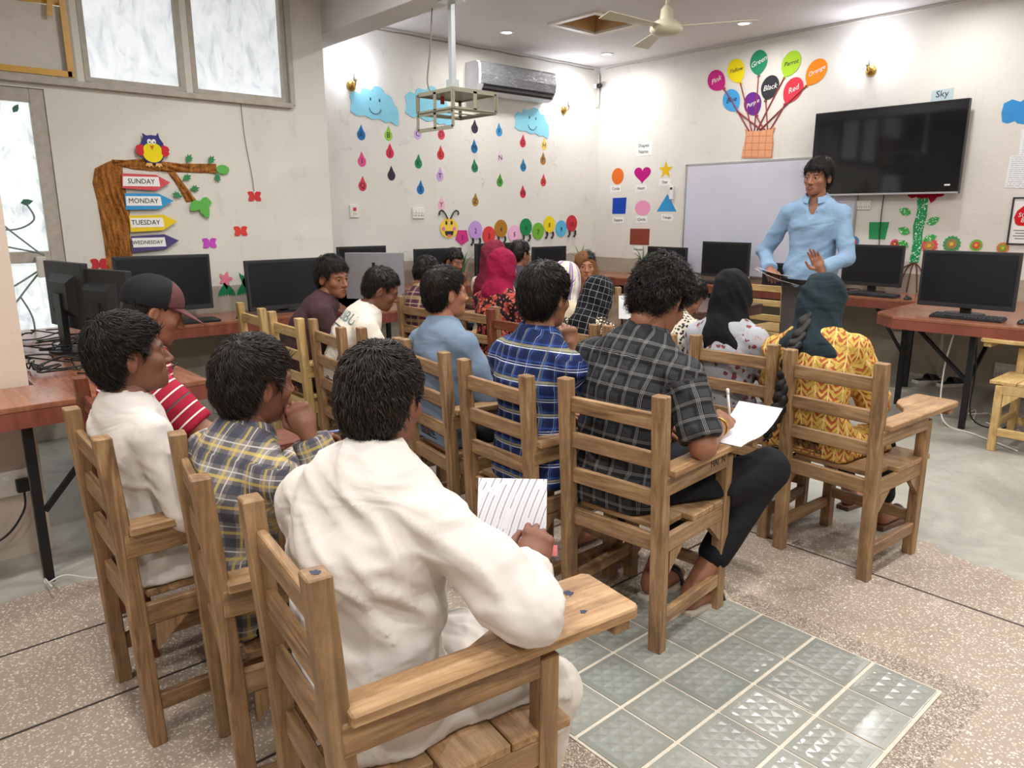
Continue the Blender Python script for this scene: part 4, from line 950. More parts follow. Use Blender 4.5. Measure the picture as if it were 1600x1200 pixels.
desk('long desk along the recessed wall under the caterpillar', [(-6.51, 3.36), (-6.02, 3.36), (-6.02, 7.22), (-6.51, 7.22)], [(-6.07, 3.8), (-6.07, 5.0), (-6.07, 6.2)])
desk('near right desk with a cut corner holding the big monitor', [(-2.335, 6.575), (-2.285, 5.66), (-2.10, 5.47), (-1.06, 5.53), (-1.06, 7.22), (-2.335, 7.22)], [(-1.62, 5.62), (-2.2, 6.0)], braces=(((-1.62, 5.62, .33), (-2.05, 5.72, .68)), ((-1.62, 5.62, .33), (-1.62, 6.1, .68))))
desk('desk jutting out from the wall corner with the silver backed monitor', [(-6.5, 2.97 + .08), (-5.48, 3.05), (-5.48, 2.68), (-4.70, 2.68), (-4.74, 3.34), (-6.5, 3.34)][2:] + [(-5.48, 3.34)], [(-4.8, 2.75), (-4.83, 3.26)])
desk('desk along the side wall under the week-day tree', [(-5.49, 1.12), (-4.98, 1.12), (-4.98, 2.60), (-5.49, 2.60)], [(-5.03, 1.3), (-5.03, 2.5)])
desk('near left desk around the pillar with tangled cables', [(-5.44, .51), (-3.62, .51), (-3.62, -.6), (-3.21, -.6), (-3.235, 1.10), (-5.44, 1.10)], [(-3.3, .42), (-3.3, 1.0), (-4.6, 1.0)], braces=(((-3.3, .44, .3), (-3.3, .75, .66)),))
t = desk('dark brown table in the middle of the room', [(-4.5, 4.95), (-3.25, 4.85), (-3.25, 5.72), (-4.6, 5.80)], [(-4.4, 5.05), (-3.35, 4.95), (-3.35, 5.6), (-4.45, 5.7)], M_DBRN, M_DBRN, .72)
t['category'] = 'table'

# ================================================================ computers
def mat_matte_screen():
    nt = NT('matte_screen'); co = nt.coord('Object'); n = nt.noise(co, 3, 3)
    nt.bsdf(nt.mix(n, srgb('#14161a'), srgb('#1e2127')), 0.28, 0, None, 0.5); return nt.m
M_MATTE = mat_matte_screen()
def monitor(x, y, rz, w, h, label, z=DZ, tilt=0.0, back=None, ztop=None, hump=True):
    """rz: direction the screen faces, 0 = -Y (towards the room from the back wall)"""
    t = thing('monitor', label, 'monitor', (x, y, z), rz, 'computer monitors')
    ht = ztop - z if ztop else .43
    zc = ht - h / 2; R = Matrix.Rotation(tilt, 3, 'X')
    MB().box((0, 0, zc), (w, .035, h), R).build('housing', back or M_BLK2, t, bevel=.006)
    MB().box((0, -.0185, zc + .008), (w - .035, .002, h - .055), R).build('screen', M_MATTE, t)
    if not hump:
        vs = []; n = 12
        for i in range(n + 1):
            a = -1 + 2 * i / n; vs += [(a * w * .495, .017 + .030 * (1 - a * a), zc - h * .495), (a * w * .495, .017 + .030 * (1 - a * a), zc + h * .495)]
        MB().add(vs + [(-w * .495, .012, zc - h * .495), (-w * .495, .012, zc + h * .495), (w * .495, .012, zc - h * .495), (w * .495, .012, zc + h * .495)], [(2 * i, 2 * i + 2, 2 * i + 3, 2 * i + 1) for i in range(n)] + [tuple(range(0, 2 * n + 1, 2)) + (2 * n + 4, 2 * n + 2), tuple(range(1, 2 * n + 2, 2)) + (2 * n + 5, 2 * n + 3)]).build('curved_back', back, t, smooth=False)
        MB().box((0, .048, zc + h * .22), (.025, .006, .055)).build('slot', M_BLK, t)
    else: MB().add([(a * w * .32, .017, zc + b * h * .32) for a in (-1, 1) for b in (-1, 1)] + [(a * w * .22, .05, zc + b * h * .2) for a in (-1, 1) for b in (-1, 1)], [(4, 5, 7, 6), (0, 1, 5, 4), (2, 3, 7, 6), (0, 2, 6, 4), (1, 3, 7, 5)]).build('rear_hump', back or M_BLK2, t)
    MB().box((0, .045, zc * .52), (.07, .03, zc * 1.05)).build('stand_neck', M_BLK, t, bevel=.003)
    MB().prism(ellipse(0, .03, .13, .09, 24), 0, .014).build('stand_base', M_BLK, t)
    return t
def keyboard(x, y, rz, label, z=DZ, keys=True):
    t = thing('keyboard', label, 'keyboard', (x, y, z), rz, 'computer keyboards')
    MB().box((0, 0, .010), (.44, .145, .018), Matrix.Rotation(.04, 3, 'X')).build('case', M_BLK, t, bevel=.004)
    if keys:
        kp = None
        for r in range(5):
            for c in range(19):
                if r == 0 and 4 <= c <= 8: continue
                if kp is None: kp = MB().box((0, 0, .004), (.0175, .0195, .008), taper=(.8, .8)).build('key', mat_plain('#2e2f33', .5), t); k = kp
                else: k = kp.copy(); COL.objects.link(k)
                k.location = (-.205 + c * .0228, -.052 + r * .0255, .0185 + r * .001)
        MB().box((-.205 + 6 * .0228, -.052, .0225), (.11, .0195, .008)).build('space_bar', mat_plain('#2e2f33', .5), t)
    return t
def mouse(x, y, rz, label, z=DZ):
    mb = MB(); n = 12
    pts = []
    for i in range(7):
        a = i / 6; rr = math.sin(math.pi * min(.98, max(.02, a * .9 + .06))) ** .6
        for k in range(n):
            b = math.pi * k / (n - 1); pts.append((.03 * rr * math.cos(b), -.055 + .11 * a, .001 + .034 * rr * math.sin(b) * (1 - .35 * a)))
    fs = [(i * n + k, i * n + k + 1, (i + 1) * n + k + 1, (i + 1) * n + k) for i in range(6) for k in range(n - 1)] + [tuple(range(n)), tuple(6 * n + k for k in range(n))] + [(i * n, (i + 1) * n, (i + 1) * n + n - 1, i * n + n - 1) for i in range(6)]
    t = thing('computer_mouse', label, 'mouse', (x, y, z), rz, 'computer mice')
    mb.add(pts, fs).build('shell', M_BLK, t, smooth=True); MB().box((0, -.03, .031), (.006, .018, .010)).build('scroll_wheel', M_BLK2, t)

R90 = math.pi / 2
# along the back wall (screens face -Y)
monitor(-5.20, 6.98, 0, .54, .34, 'monitor on the back desk below the brown rectangle', ztop=1.095)
monitor(-4.44, 6.98, 0, .57, .37, 'monitor on the back desk before the whiteboard', ztop=1.17)
monitor(-2.91, 6.98, .05, .53, .37, 'monitor on the back desk right of the teacher', ztop=1.185)
monitor(-3.72, 6.98, .05, .53, .37, 'monitor on the back desk partly hidden by the teacher', ztop=.98)
keyboard(-4.45, 6.72, 0, 'black keyboard on the back desk left of the teacher')
keyboard(-2.78, 6.72, -.05, 'black keyboard on the back desk right of the teacher')
# the big one on the near right desk
monitor(-1.795, 5.92, .03, .62, .40, 'big black monitor on the near right desk', ztop=1.20)
keyboard(-1.70, 5.70, .03, 'black keyboard in front of the big monitor')
mouse(-1.38, 5.72, .1, 'black mouse on the near right desk')
mouse(-2.46, 6.68, 0, 'black mouse at the end of the back desk')
# along the recessed wall (screens face +X)
monitor(-6.27, 3.66, R90, .52, .36, 'monitor on the recessed wall desk nearest the corner', ztop=1.16)
monitor(-6.27, 4.55, R90, .59, .34, 'monitor on the recessed wall desk under the caterpillar head', ztop=1.115)
monitor(-6.27, 5.34, R90, .60, .37, 'monitor on the recessed wall desk behind the red headscarves', ztop=1.15)
monitor(-6.27, 6.15, R90, .54, .33, 'monitor on the recessed wall desk nearest the room corner', ztop=1.09)
# along the side wall
monitor(-5.22, 1.55, R90 - .03, .60, .37, 'wide monitor below the wednesday sign', ztop=1.19)
monitor(-5.20, 2.38, R90 + .10, .60, .36, 'wide monitor behind the man in maroon', ztop=1.135, tilt=-.06)
keyboard(-5.07, 1.60, R90, 'keyboard in front of the wide monitor below the signs', keys=False)
mouse(-5.06, 1.98, R90, 'black mouse on the side wall desk')
# the silver backed one, turned away
M_SILV = mat_plain('#9a9aa0', .35, .3)
monitor(-5.12, 3.10, math.radians(228), .46, .36, 'curved silver backed monitor turned away beside the lettered shirt', back=M_SILV, ztop=1.16, hump=False)
# two seen from behind on the near left desk
monitor(-4.40, .83, math.radians(190), .46, .34, 'black monitor seen from behind by the door', ztop=1.215)
monitor(-4.06, .92, math.radians(197), .44, .34, 'second black monitor from behind next to the tree', ztop=1.19)

# ================================================================ small things
# slippers under the near desk
M_SOLE = mat_plain('#d9d4cb', .7); M_STRAP = mat_plain('#2b2d36', .6)
for i, (x, y, r) in enumerate(((-2.33, 6.99, -.5), (-2.14, 7.0, -.4))):
    t = thing('slipper', ['dark slipper with pale sole left of the pair by the wall', 'dark slipper with pale sole right of the pair by the wall'][i], 'slipper', (x, y, 0), r, 'pair of slippers by the wall')
    sole = [(-.04, -.13), (.035, -.13), (.042, -.05), (.05, .06), (.045, .11), (.02, .135), (-.02, .135), (-.045, .11), (-.05, .05), (-.04, -.05)]
    MB().prism(sole, 0, .03).build('sole', M_SOLE, t, bevel=.006)
    MB().prism([(a * .9, b * .95) for a, b in sole], .03, .034).build('footbed', M_STRAP, t)
    mb = MB(); n = 9
    vs = [(.05 * math.cos(math.pi * k / (n - 1)), yy, .03 + hh * math.sin(math.pi * k / (n - 1))) for yy, hh in ((-.01, .055), (.08, .04)) for k in range(n)]
    vs += [(x_, y_, z_ - .004 if z_ > .034 else z_) for x_, y_, z_ in [(p[0] * .93, p[1], p[2]) for p in vs]]
    fs = [(k, k + 1, n + k + 1, n + k) for k in range(n - 1)] + [(2 * n + k + 1, 2 * n + k, 3 * n + k, 3 * n + k + 1) for k in range(n - 1)] + [(k, 2 * n + k, 2 * n + k + 1, k + 1) for k in range(n - 1)] + [(n + k + 1, 3 * n + k + 1, 3 * n + k, n + k) for k in range(n - 1)]
    mb.add(vs, fs).build('strap', M_STRAP, t, smooth=True)

# cable tangles and loose cables
def cable(label, pts, r, m, group=None, name='cable'):
    o = MB().tube(spline(pts, 7), r, 6).build(name, m, None, smooth=True); tag(o, label, 'cable', group); return o
M_CBLK = mat_plain('#141416', .5); M_CWHT = mat_plain('#d7d4cc', .5)
def tangle(label, cx, cy, z, rx, ry, n, m=M_CBLK, seed=1):
    r = random.Random(seed); t = thing('cable_tangle', label, 'cables', (cx, cy, z))
    for k in range(n):
        pts = [(r.uniform(-rx, rx), r.uniform(-ry, ry), r.uniform(.006, .05))]
        for q in range(6): pts.append((max(-rx, min(rx, pts[-1][0] + r.uniform(-.16, .16))), max(-ry, min(ry, pts[-1][1] + r.uniform(-.16, .16))), r.uniform(.006, .06)))
        MB().tube(spline(pts, 6), .004, 5).build('loop', m, t, smooth=True)
tangle('black tangle of cables on the near left desk', -3.75, .80, DZ, .28, .25, 12, seed=3)
tangle('black cables behind the monitor stands near the door', -4.7, .80, DZ, .35, .22, 10, seed=5)
tangle('black cables lying on the back desk right of the teacher', -3.2, 6.85, DZ, .2, .12, 6, seed=8)
tangle('tangle of wires under the jutting corner desk', -1.35, 5.85, .0, .3, .25, 7, M_CWHT, seed=9)
tangle('pale wires lying on the floor under the near left desk', -3.1, .75, .0, .16, .35, 7, M_CWHT, seed=12)
cable('white cable hanging from the near right desk', [(-1.75, 5.65, .68), (-1.80, 5.70, .4), (-1.78, 5.66, .12), (-1.7, 5.6, .01), (-1.5, 5.5, .008), (-1.2, 5.3, .008)], .006, M_CWHT)
cable('black cable looping under the near right desk', [(-1.62, 5.66, .7), (-1.60, 5.68, .4), (-1.58, 5.64, .1), (-1.45, 5.7, .02), (-1.3, 5.62, .1)], .005, M_CBLK)
cable('thin dark cable from the television down to the desk', [(-2.97, 7.215, 1.65), (-2.975, 7.215, 1.4), (-2.96, 7.21, 1.1), (-2.95, 7.2, .79)], .004, M_CBLK)
cable('grey cable from the low double socket', [(-2.66, 7.21, .36), (-2.66, 7.12, .52), (-2.62, 7.05, .68)], .004, M_GREYC)
cable('green cable by the multi socket box', [(-1.70, 7.21, .17), (-1.62, 7.1, .35), (-1.66, 7.0, .62)], .006, mat_plain('#5c8a4a', .5))
# plug board on the pillar below the near left desk
t = thing('plug_board', 'white socket board with a black plug on the pillar base', 'socket', (-3.64, .33, .34))
MB().box((.011, 0, 0), (.022, .26, .11)).build('board', M_PLATE, t, bevel=.004)
for k in range(3): MB().box((.0235, -.08 + k * .055, .028), (.006, .022, .022)).build('rocker', mat_plain('#f2f0ea', .4), t)
MB().box((.042, .085, -.01), (.04, .05, .055)).build('plug', M_CBLK, t, bevel=.008)
MB().tube(spline([(.05, .085, -.035), (.06, .07, -.12), (.06, -.02, -.22), (.05, -.2, -.26)], 7), .005, 6).build('plug_cord', M_CBLK, t, smooth=True)
cable('grey cords hanging behind the near left desk onto the plug board', [(-3.60, .30, .70), (-3.59, .28, .55), (-3.60, .24, .42), (-3.61, .27, .38)], .005, M_GREYC)
cable('pale cord bending under the near left desk', [(-3.60, .42, .70), (-3.57, .47, .5), (-3.58, .44, .36), (-3.6, .40, .22)], .004, M_CWHT)
# pot plants behind the monitors on the recessed desk: long thin leaves
M_PLANT = mat_plain('#4c7a42', .5)
for (x, y, lb) in ((-6.38, 4.05, 'slender green plant beside the silver backed monitor'), (-6.38, 4.95, 'slender green plant left of the middle recessed monitor'), (-6.36, 5.76, 'slender green plant between the recessed wall monitors'), (-6.2, 6.62, 'slender green plant behind the brown headscarf'), (-5.55, 7.0, 'dry looking plant on the back desk corner')):
    t = thing('potted_plant', lb, 'plant', (x, y, DZ), random.uniform(0, 6), 'slender plants on the desks')
    MB().lathe([(.035, 0), (.05, .01), (.058, .09), (.05, .095), (.045, .08)], 16).build('pot', mat_plain('#8a5a44', .6), t, smooth=True)
    for k in range(8):
        a = k * 2.4; L = .26 + .06 * (k % 3); d = Vector((math.cos(a), math.sin(a), 0))
        pts = [d * (.02 + .10 * u * u * (1 + .5 * (k % 2))) + Vector((0, 0, .08 + L * u * (1 - .28 * u))) for u in np.linspace(0, 1, 6)]
        wv = [.006, .011, .012, .010, .006, .001]; s = Vector((-d.y, d.x, 0)); vs = []
        for p, w_ in zip(pts, wv): vs += [p + s * w_, p - s * w_, p + Vector((0, 0, -.002))]
        fs = []
        for i in range(5):
            for (e, f) in ((0, 1), (1, 2), (2, 0)): fs.append((i * 3 + e, i * 3 + f, i * 3 + 3 + f, i * 3 + 3 + e))
        MB().add(vs, fs).build('leaf', M_PLANT, t)

# ================================================================ figures: smooth signed-distance bodies turned into meshes
def V3(*a): return np.array(a, dtype=np.float64)
def unit(v): v = np.asarray(v, float); return v / (np.linalg.norm(v) + 1e-12)
def rotm(yaw=0, pitch=0, roll=0):
    """local +Y forward, +X right, +Z up.  yaw left, pitch up, roll to the right, in degrees"""
    y, p, r = (math.radians(a) for a in (yaw, pitch, roll))
    Rz = np.array([[math.cos(y), -math.sin(y), 0], [math.sin(y), math.cos(y), 0], [0, 0, 1]])
    Rx = np.array([[1, 0, 0], [0, math.cos(p), -math.sin(p)], [0, math.sin(p), math.cos(p)]])
    Ry = np.array([[math.cos(r), 0, math.sin(r)], [0, 1, 0], [-math.sin(r), 0, math.cos(r)]])
    return Rz @ Rx @ Ry

def d_cone(P, a, b, r1, r2):
    ab = b - a; t = np.clip((P - a) @ ab / (ab @ ab + 1e-12), 0, 1)
    return np.linalg.norm(P - a - t[:, None] * ab, axis=1) - (r1 + (r2 - r1) * t)
def d_ell(P, c, r, R=None):
    q = P - c
    if R is not None: q = q @ R
    r = np.asarray(r, float); k0 = np.linalg.norm(q / r, axis=1); k1 = np.linalg.norm(q / (r * r), axis=1) + 1e-9
    return k0 * (k0 - 1) / k1
def smin(a, b, k):
    h = np.clip(0.5 + 0.5 * (b - a) / k, 0, 1); return b + (a - b) * h - k * h * (1 - h)
def smax(a, b, k): return -smin(-a, -b, k)

def d_tube(P, pts, rx, ry, sides):
    """elliptical tube along a polyline; sides = side axis at each point"""
    best = None
    for i in range(len(pts) - 1):
        a, b = pts[i], pts[i + 1]; ab = b - a; L2 = ab @ ab
        t = (P - a) @ ab / L2; tc = np.clip(t, 0, 1)
        s = unit(sides[i]) ; s2 = unit(sides[i + 1]); up = unit(ab)
        S = s[None] * (1 - tc[:, None]) + s2[None] * tc[:, None]; S -= (S @ up)[:, None] * up; S /= np.linalg.norm(S, axis=1)[:, None] + 1e-9
        F = np.cross(up, S)
        q = P - a - tc[:, None] * ab
        x = np.einsum('ij,ij->i', q, S); y = np.einsum('ij,ij->i', q, F); z = (t - tc) * math.sqrt(L2)
        RX = rx[i] + (rx[i + 1] - rx[i]) * tc; RY = ry[i] + (ry[i + 1] - ry[i]) * tc
        k0 = np.sqrt((x / RX) ** 2 + (y / RY) ** 2 + (z / np.minimum(RX, RY)) ** 2); k1 = np.sqrt((x / RX ** 2) ** 2 + (y / RY ** 2) ** 2 + (z / np.minimum(RX, RY) ** 2) ** 2) + 1e-9
        d = k0 * (k0 - 1) / k1
        best = d if best is None else smin(best, d, 0.02)
    return best

# ---- lattice noise
_NT = np.random.default_rng(3).random((64, 64, 64)).astype(np.float32)
def vnoise(P):
    i = np.floor(P).astype(int); f = P - i; f = f * f * (3 - 2 * f); i &= 63; j = (i + 1) & 63
    g = lambda a, b, c: _NT[a[:, 0], b[:, 1], c[:, 2]]
    x, y, z = f[:, 0], f[:, 1], f[:, 2]
    return ((g(i, i, i) * (1 - x) + g(j, i, i) * x) * (1 - y) + (g(i, j, i) * (1 - x) + g(j, j, i) * x) * y) * (1 - z) + ((g(i, i, j) * (1 - x) + g(j, i, j) * x) * (1 - y) + (g(i, j, j) * (1 - x) + g(j, j, j) * x) * y) * z
def folds(P, M, seed=0.0):
    """ridged cloth folds, about -0.5..0.5; M maps metres to noise space"""
    Q = P @ np.asarray(M).T + seed
    w = vnoise(Q * 0.5 + 11.3) * 1.6
    n1 = 1 - np.abs(2 * vnoise(Q + w[:, None]) - 1); n2 = 1 - np.abs(2 * vnoise(Q * 2.1 + 5.7 + w[:, None]) - 1)
    return (n1 ** 2 * 0.7 + n2 ** 2 * 0.3) - 0.45

# ---- naive surface nets on a sparsely evaluated grid
def mesh_sdf(f, lo, hi, h):
    lo = np.asarray(lo, float); n = np.ceil((np.asarray(hi, float) - lo) / h).astype(int) + 2; B = 4
    n = ((n + B - 1) // B) * B + 1
    nb = (n - 1) // B
    ctr = np.stack(np.meshgrid(*[np.arange(k) for k in nb], indexing='ij'), -1).reshape(-1, 3)
    dc = f(lo + (ctr + 0.5) * B * h)
    act = np.abs(dc) < B * h * 1.35
    F = np.empty(n, np.float32)
    sgn = np.where(dc < 0, -1.0, 1.0).reshape(nb).astype(np.float32)
    F[:-1, :-1, :-1] = np.repeat(np.repeat(np.repeat(sgn, B, 0), B, 1), B, 2)
    F[-1] = 1; F[:, -1] = 1; F[:, :, -1] = 1
    offs = np.stack(np.meshgrid(*[np.arange(B + 1)] * 3, indexing='ij'), -1).reshape(-1, 3)
    idx = (ctr[act][:, None, :] * B + offs[None]).reshape(-1, 3)
    lin = np.ravel_multi_index(idx.T, n); lin = np.unique(lin)
    pts = np.stack(np.unravel_index(lin, n), -1)
    val = np.concatenate([f(lo + c * h) for c in np.array_split(pts, max(1, len(pts) // 200000))]) if len(pts) else np.zeros(0)
    F.reshape(-1)[lin] = val
    F[0] = np.maximum(F[0], 1e-3); F[:, 0] = np.maximum(F[:, 0], 1e-3); F[:, :, 0] = np.maximum(F[:, :, 0], 1e-3)
    F[-1] = 1; F[:, -1] = 1; F[:, :, -1] = 1
    s = F < 0
    c = [s[i:n[0] - 1 + i, j:n[1] - 1 + j, k:n[2] - 1 + k] for i in (0, 1) for j in (0, 1) for k in (0, 1)]
    sm = sum(x.astype(np.int8) for x in c); cell = (sm > 0) & (sm < 8)
    ci = np.argwhere(cell); vid = -np.ones(cell.shape, np.int64); vid[tuple(ci.T)] = np.arange(len(ci))
    acc = np.zeros((len(ci), 3)); cnt = np.zeros(len(ci))
    cor = [(i, j, k) for i in (0, 1) for j in (0, 1) for k in (0, 1)]
    cv = {q: F[ci[:, 0] + q[0], ci[:, 1] + q[1], ci[:, 2] + q[2]] for q in cor}
    for q in cor:
        for ax in range(3):
            if q[ax]: continue
            r = list(q); r[ax] = 1; r = tuple(r); a, b = cv[q], cv[r]; m = (a < 0) != (b < 0)
            t = np.where(m, a / np.where(m, a - b, 1), 0)
            p = np.tile(np.array(q, float), (len(ci), 1)); p[:, ax] += t
            acc[m] += p[m]; cnt[m] += 1
    verts = lo + (ci + acc / cnt[:, None]) * h
    faces = []
    for ax in range(3):
        u, v = [(1, 2), (2, 0), (0, 1)][ax]
        sl0 = [slice(None)] * 3; sl1 = [slice(None)] * 3; sl0[ax] = slice(0, n[ax] - 1); sl1[ax] = slice(1, n[ax])
        e = s[tuple(sl0)] != s[tuple(sl1)]
        E = np.argwhere(e); E = E[(E[:, u] > 0) & (E[:, v] > 0) & (E[:, u] < n[u] - 1) & (E[:, v] < n[v] - 1)]
        if not len(E): continue
        def g(du, dv):
            q = E.copy(); q[:, u] -= du; q[:, v] -= dv; return vid[tuple(q.T)]
        a, b, c_, d = g(1, 1), g(0, 1), g(0, 0), g(1, 0)
        flip = s[tuple(E.T)]
        Q = np.stack([a, b, c_, d], 1); Q[~flip] = Q[~flip][:, ::-1]
        faces.append(Q)
    faces = np.concatenate(faces); faces = faces[(faces >= 0).all(1)]
    return verts, faces

def np_mesh(name, V, Fq, mats, parent=None, uv=None, attrs=None, mi=None, smooth=True):
    me = bpy.data.meshes.new(name); nv, nf = len(V), len(Fq)
    me.vertices.add(nv); me.vertices.foreach_set('co', np.asarray(V, np.float32).ravel())
    k = Fq.shape[1]; me.loops.add(nf * k); me.loops.foreach_set('vertex_index', Fq.astype(np.int32).ravel())
    me.polygons.add(nf); me.polygons.foreach_set('loop_start', np.arange(0, nf * k, k, dtype=np.int32))
    me.polygons.foreach_set('loop_total', np.full(nf, k, np.int32))
    for m in (mats if isinstance(mats, (list, tuple)) else [mats]): me.materials.append(m)
    if mi is not None: me.polygons.foreach_set('material_index', np.asarray(mi, np.int32))
    me.update(calc_edges=True)
    if smooth: me.polygons.foreach_set('use_smooth', np.ones(nf, bool))
    if uv is not None:
        a = me.attributes.new('cloth', 'FLOAT_VECTOR', 'POINT'); a.data.foreach_set('vector', np.c_[uv, np.zeros(nv)].astype(np.float32).ravel() if uv.shape[1] == 2 else uv.astype(np.float32).ravel())
    for key, val in (attrs or {}).items():
        a = me.attributes.new(key, 'FLOAT', 'POINT'); a.data.foreach_set('value', np.asarray(val, np.float32))
    me.validate()
    o = bpy.data.objects.new(name, me); COL.objects.link(o)
    if parent is not None: o.parent = parent
    return o

# ---------------------------------------------------------------- head
def head_sdf(P):
    X = P.copy(); ax = np.abs(P[:, 0]); S = np.c_[ax, P[:, 1], P[:, 2]]
    d = d_ell(P, V3(0, -.014, .040), (.074, .094, .080))
    d = smin(d, d_ell(P, V3(0, .026, -.022), (.060, .066, .088)), .03)
    d = smin(d, d_ell(P, V3(0, .040, -.078), (.043, .046, .034)), .03)
    d = smin(d, d_ell(P, V3(0, .070, -.098), (.019, .016, .014)), .02)
    d = smin(d, d_ell(S, V3(.042, .056, -.022), (.022, .022, .022)), .02)
    d = smin(d, d_cone(S, V3(.0, .083, .022), V3(.040, .072, .020), .011, .010), .014)
    d = smin(d, d_cone(P, V3(0, -.025, -.05), V3(0, -.034, -.095), .052, .048), .03)
    d = smax(d, -d_ell(S, V3(.031, .096, .004), (.017, .015, .010)), .010)
    lid = smax(d_ell(S, V3(.031, .0745, .004), (.0145, .0145, .0145)), -d_ell(S, V3(.031, .0905, .003), (.0125, .012, .0040)), .002)
    d = smin(d, lid, .004)
    d = smin(d, d_cone(P, V3(0, .086, .012), V3(0, .108, -.030), .0075, .0115), .010)
    d = smin(d, d_ell(S, V3(.0115, .097, -.033), (.0085, .010, .008)), .006)
    d = smin(d, d_ell(P, V3(0, .0865, -.0595), (.023, .010, .0058)), .006)
    d = smin(d, d_ell(P, V3(0, .0845, -.0695), (.020, .010, .0066)), .006)
    d = smax(d, -d_ell(P, V3(0, .098, -.0645), (.024, .009, .0012)), .003)
    eR = rotm(18, -8, 0)
    q = S.copy()
    e = d_ell(q, V3(.079, -.012, -.004), (.0085, .019, .032), eR)
    e = smax(e, -d_ell(q, V3(.087, -.006, .0), (.006, .011, .020), eR), .004)
    d = smin(d, e, .006)
    return d
_hv, _hf = mesh_sdf(head_sdf, (-.11, -.14, -.16), (.11, .14, .14), .0036)
_lip = np.clip(1 - (((_hv[:, 0] / .023) ** 2 + ((_hv[:, 2] + .0645) / .0125) ** 2)) , 0, 1) * (_hv[:, 1] > .07); _lip = np.clip(_lip * 4, 0, 1)
_hx = np.abs(_hv[:, 0]); _brow = np.clip(1 - ((_hx - .031) / .021) ** 2 - ((_hv[:, 2] - .024 - .12 * (.031 - np.abs(_hx - .031)) * 0) / .0055) ** 2, 0, 1) * (_hv[:, 1] > .05); _brow = np.clip(_brow * 3, 0, 1)
_keep = _hv[:, 2] > -.145

def mat_skin(name, c, lip='#7a3f38'):
    nt = NT(name); co = nt.coord('Object'); n = nt.noise(co, 18, 4); n2 = nt.noise(co, 220, 2)
    b = srgb(c); col = nt.mix(n, tuple(x * .82 for x in b[:3]) + (1,), tuple(min(1, x * 1.14) for x in b[:3]) + (1,))
    la = nt.add('Attribute'); la.attribute_name = 'lip'; ba = nt.add('Attribute'); ba.attribute_name = 'brow'
    col = nt.mix(nt.math('MULTIPLY', la.outputs['Fac'], .65), col, srgb(lip)); col = nt.mix(nt.math('MULTIPLY', ba.outputs['Fac'], .92), col, srgb('#120d0b'))
    nt.bsdf(col, nt.math('ADD', nt.math('MULTIPLY', n, .15), .42), 0, nt.bump(n2, .12, .002), .45); return nt.m
SKIN = {'mid': mat_skin('skin_mid', '#94634a'), 'dark': mat_skin('skin_dark', '#7a4e3a'), 'light': mat_skin('skin_light', '#a87155')}

def mat_eye():
    nt = NT('eye'); co = nt.coord('Object'); x, y, z = nt.sep(co)
    r = nt.math('SQRT', nt.math('ADD', nt.math('MULTIPLY', x, x), nt.math('MULTIPLY', z, z)))
    c = nt.ramp(nt.math('MULTIPLY', r, 100.0), [(.0, srgb('#050404')), (.58, srgb('#1f110b')), (.66, srgb('#a39890')), (1.0, srgb('#8f857d'))], 'CONSTANT')
    nt.bsdf(c, .25, 0, None, .4); return nt.m
M_EYE = mat_eye()

# ---------------------------------------------------------------- hair
def mat_hair(c, c2):
    nt = NT('hair'); co = nt.coord('Object'); a = nt.add('Attribute'); a.attribute_name = 'strand'
    n = nt.noise(nt.mapping(co, (60, 60, 14)), 3.0, 4, .7)
    nt.bsdf(nt.mix(n, srgb(c), srgb(c2)), .42, 0, nt.bump(n, .3, .004), .35); return nt.m
M_HAIR = mat_hair('#0b0908', '#1e1815'); M_HAIRB = mat_hair('#15100d', '#33261e')

def hair_sdf(style):
    t = dict(short=.014, boy=.019, fringe=.021, curly=.022, cap=.006)[style]
    def f(P):
        sh = d_ell(P, V3(0, -.016, .043), (.074 + t * .75, .094 + t * .8, .080 + t))
        back = d_ell(P, V3(0, -.052, -.012), (.066 + t * .5, .056 + t * .6, .066 + t * .3)); sh = smin(sh, back, .03)
        y = P[:, 1]; ax = np.abs(P[:, 0])
        line = np.interp(y, [-.11, -.052, -.036, -.026, .012, .024, .040, .060, .11], [-.078, -.066, -.020, .036, .034, -.004, .046, .064, .070])
        if style == 'fringe': line = np.interp(y, [-.11, -.052, -.036, -.026, .012, .024, .040, .060, .12], [-.080, -.070, -.025, .034, .030, -.004, .040, .056, .060])
        if style == 'curly': line = np.interp(y, [-.12, -.052, -.036, -.026, .012, .024, .040, .060, .12], [-.092, -.080, -.035, .030, .028, -.016, .022, .034, .034])
        cut = (line - P[:, 2]) * .75
        k = 60.0 if style != 'curly' else 42.0
        n = folds(P, np.diag([k, k * .8, k * .55]), 3.1 if style == 'curly' else 1.0) * (.006 if style != 'curly' else .017)
        return smax(sh - n, cut, .010)
    return f
_HAIR = {}
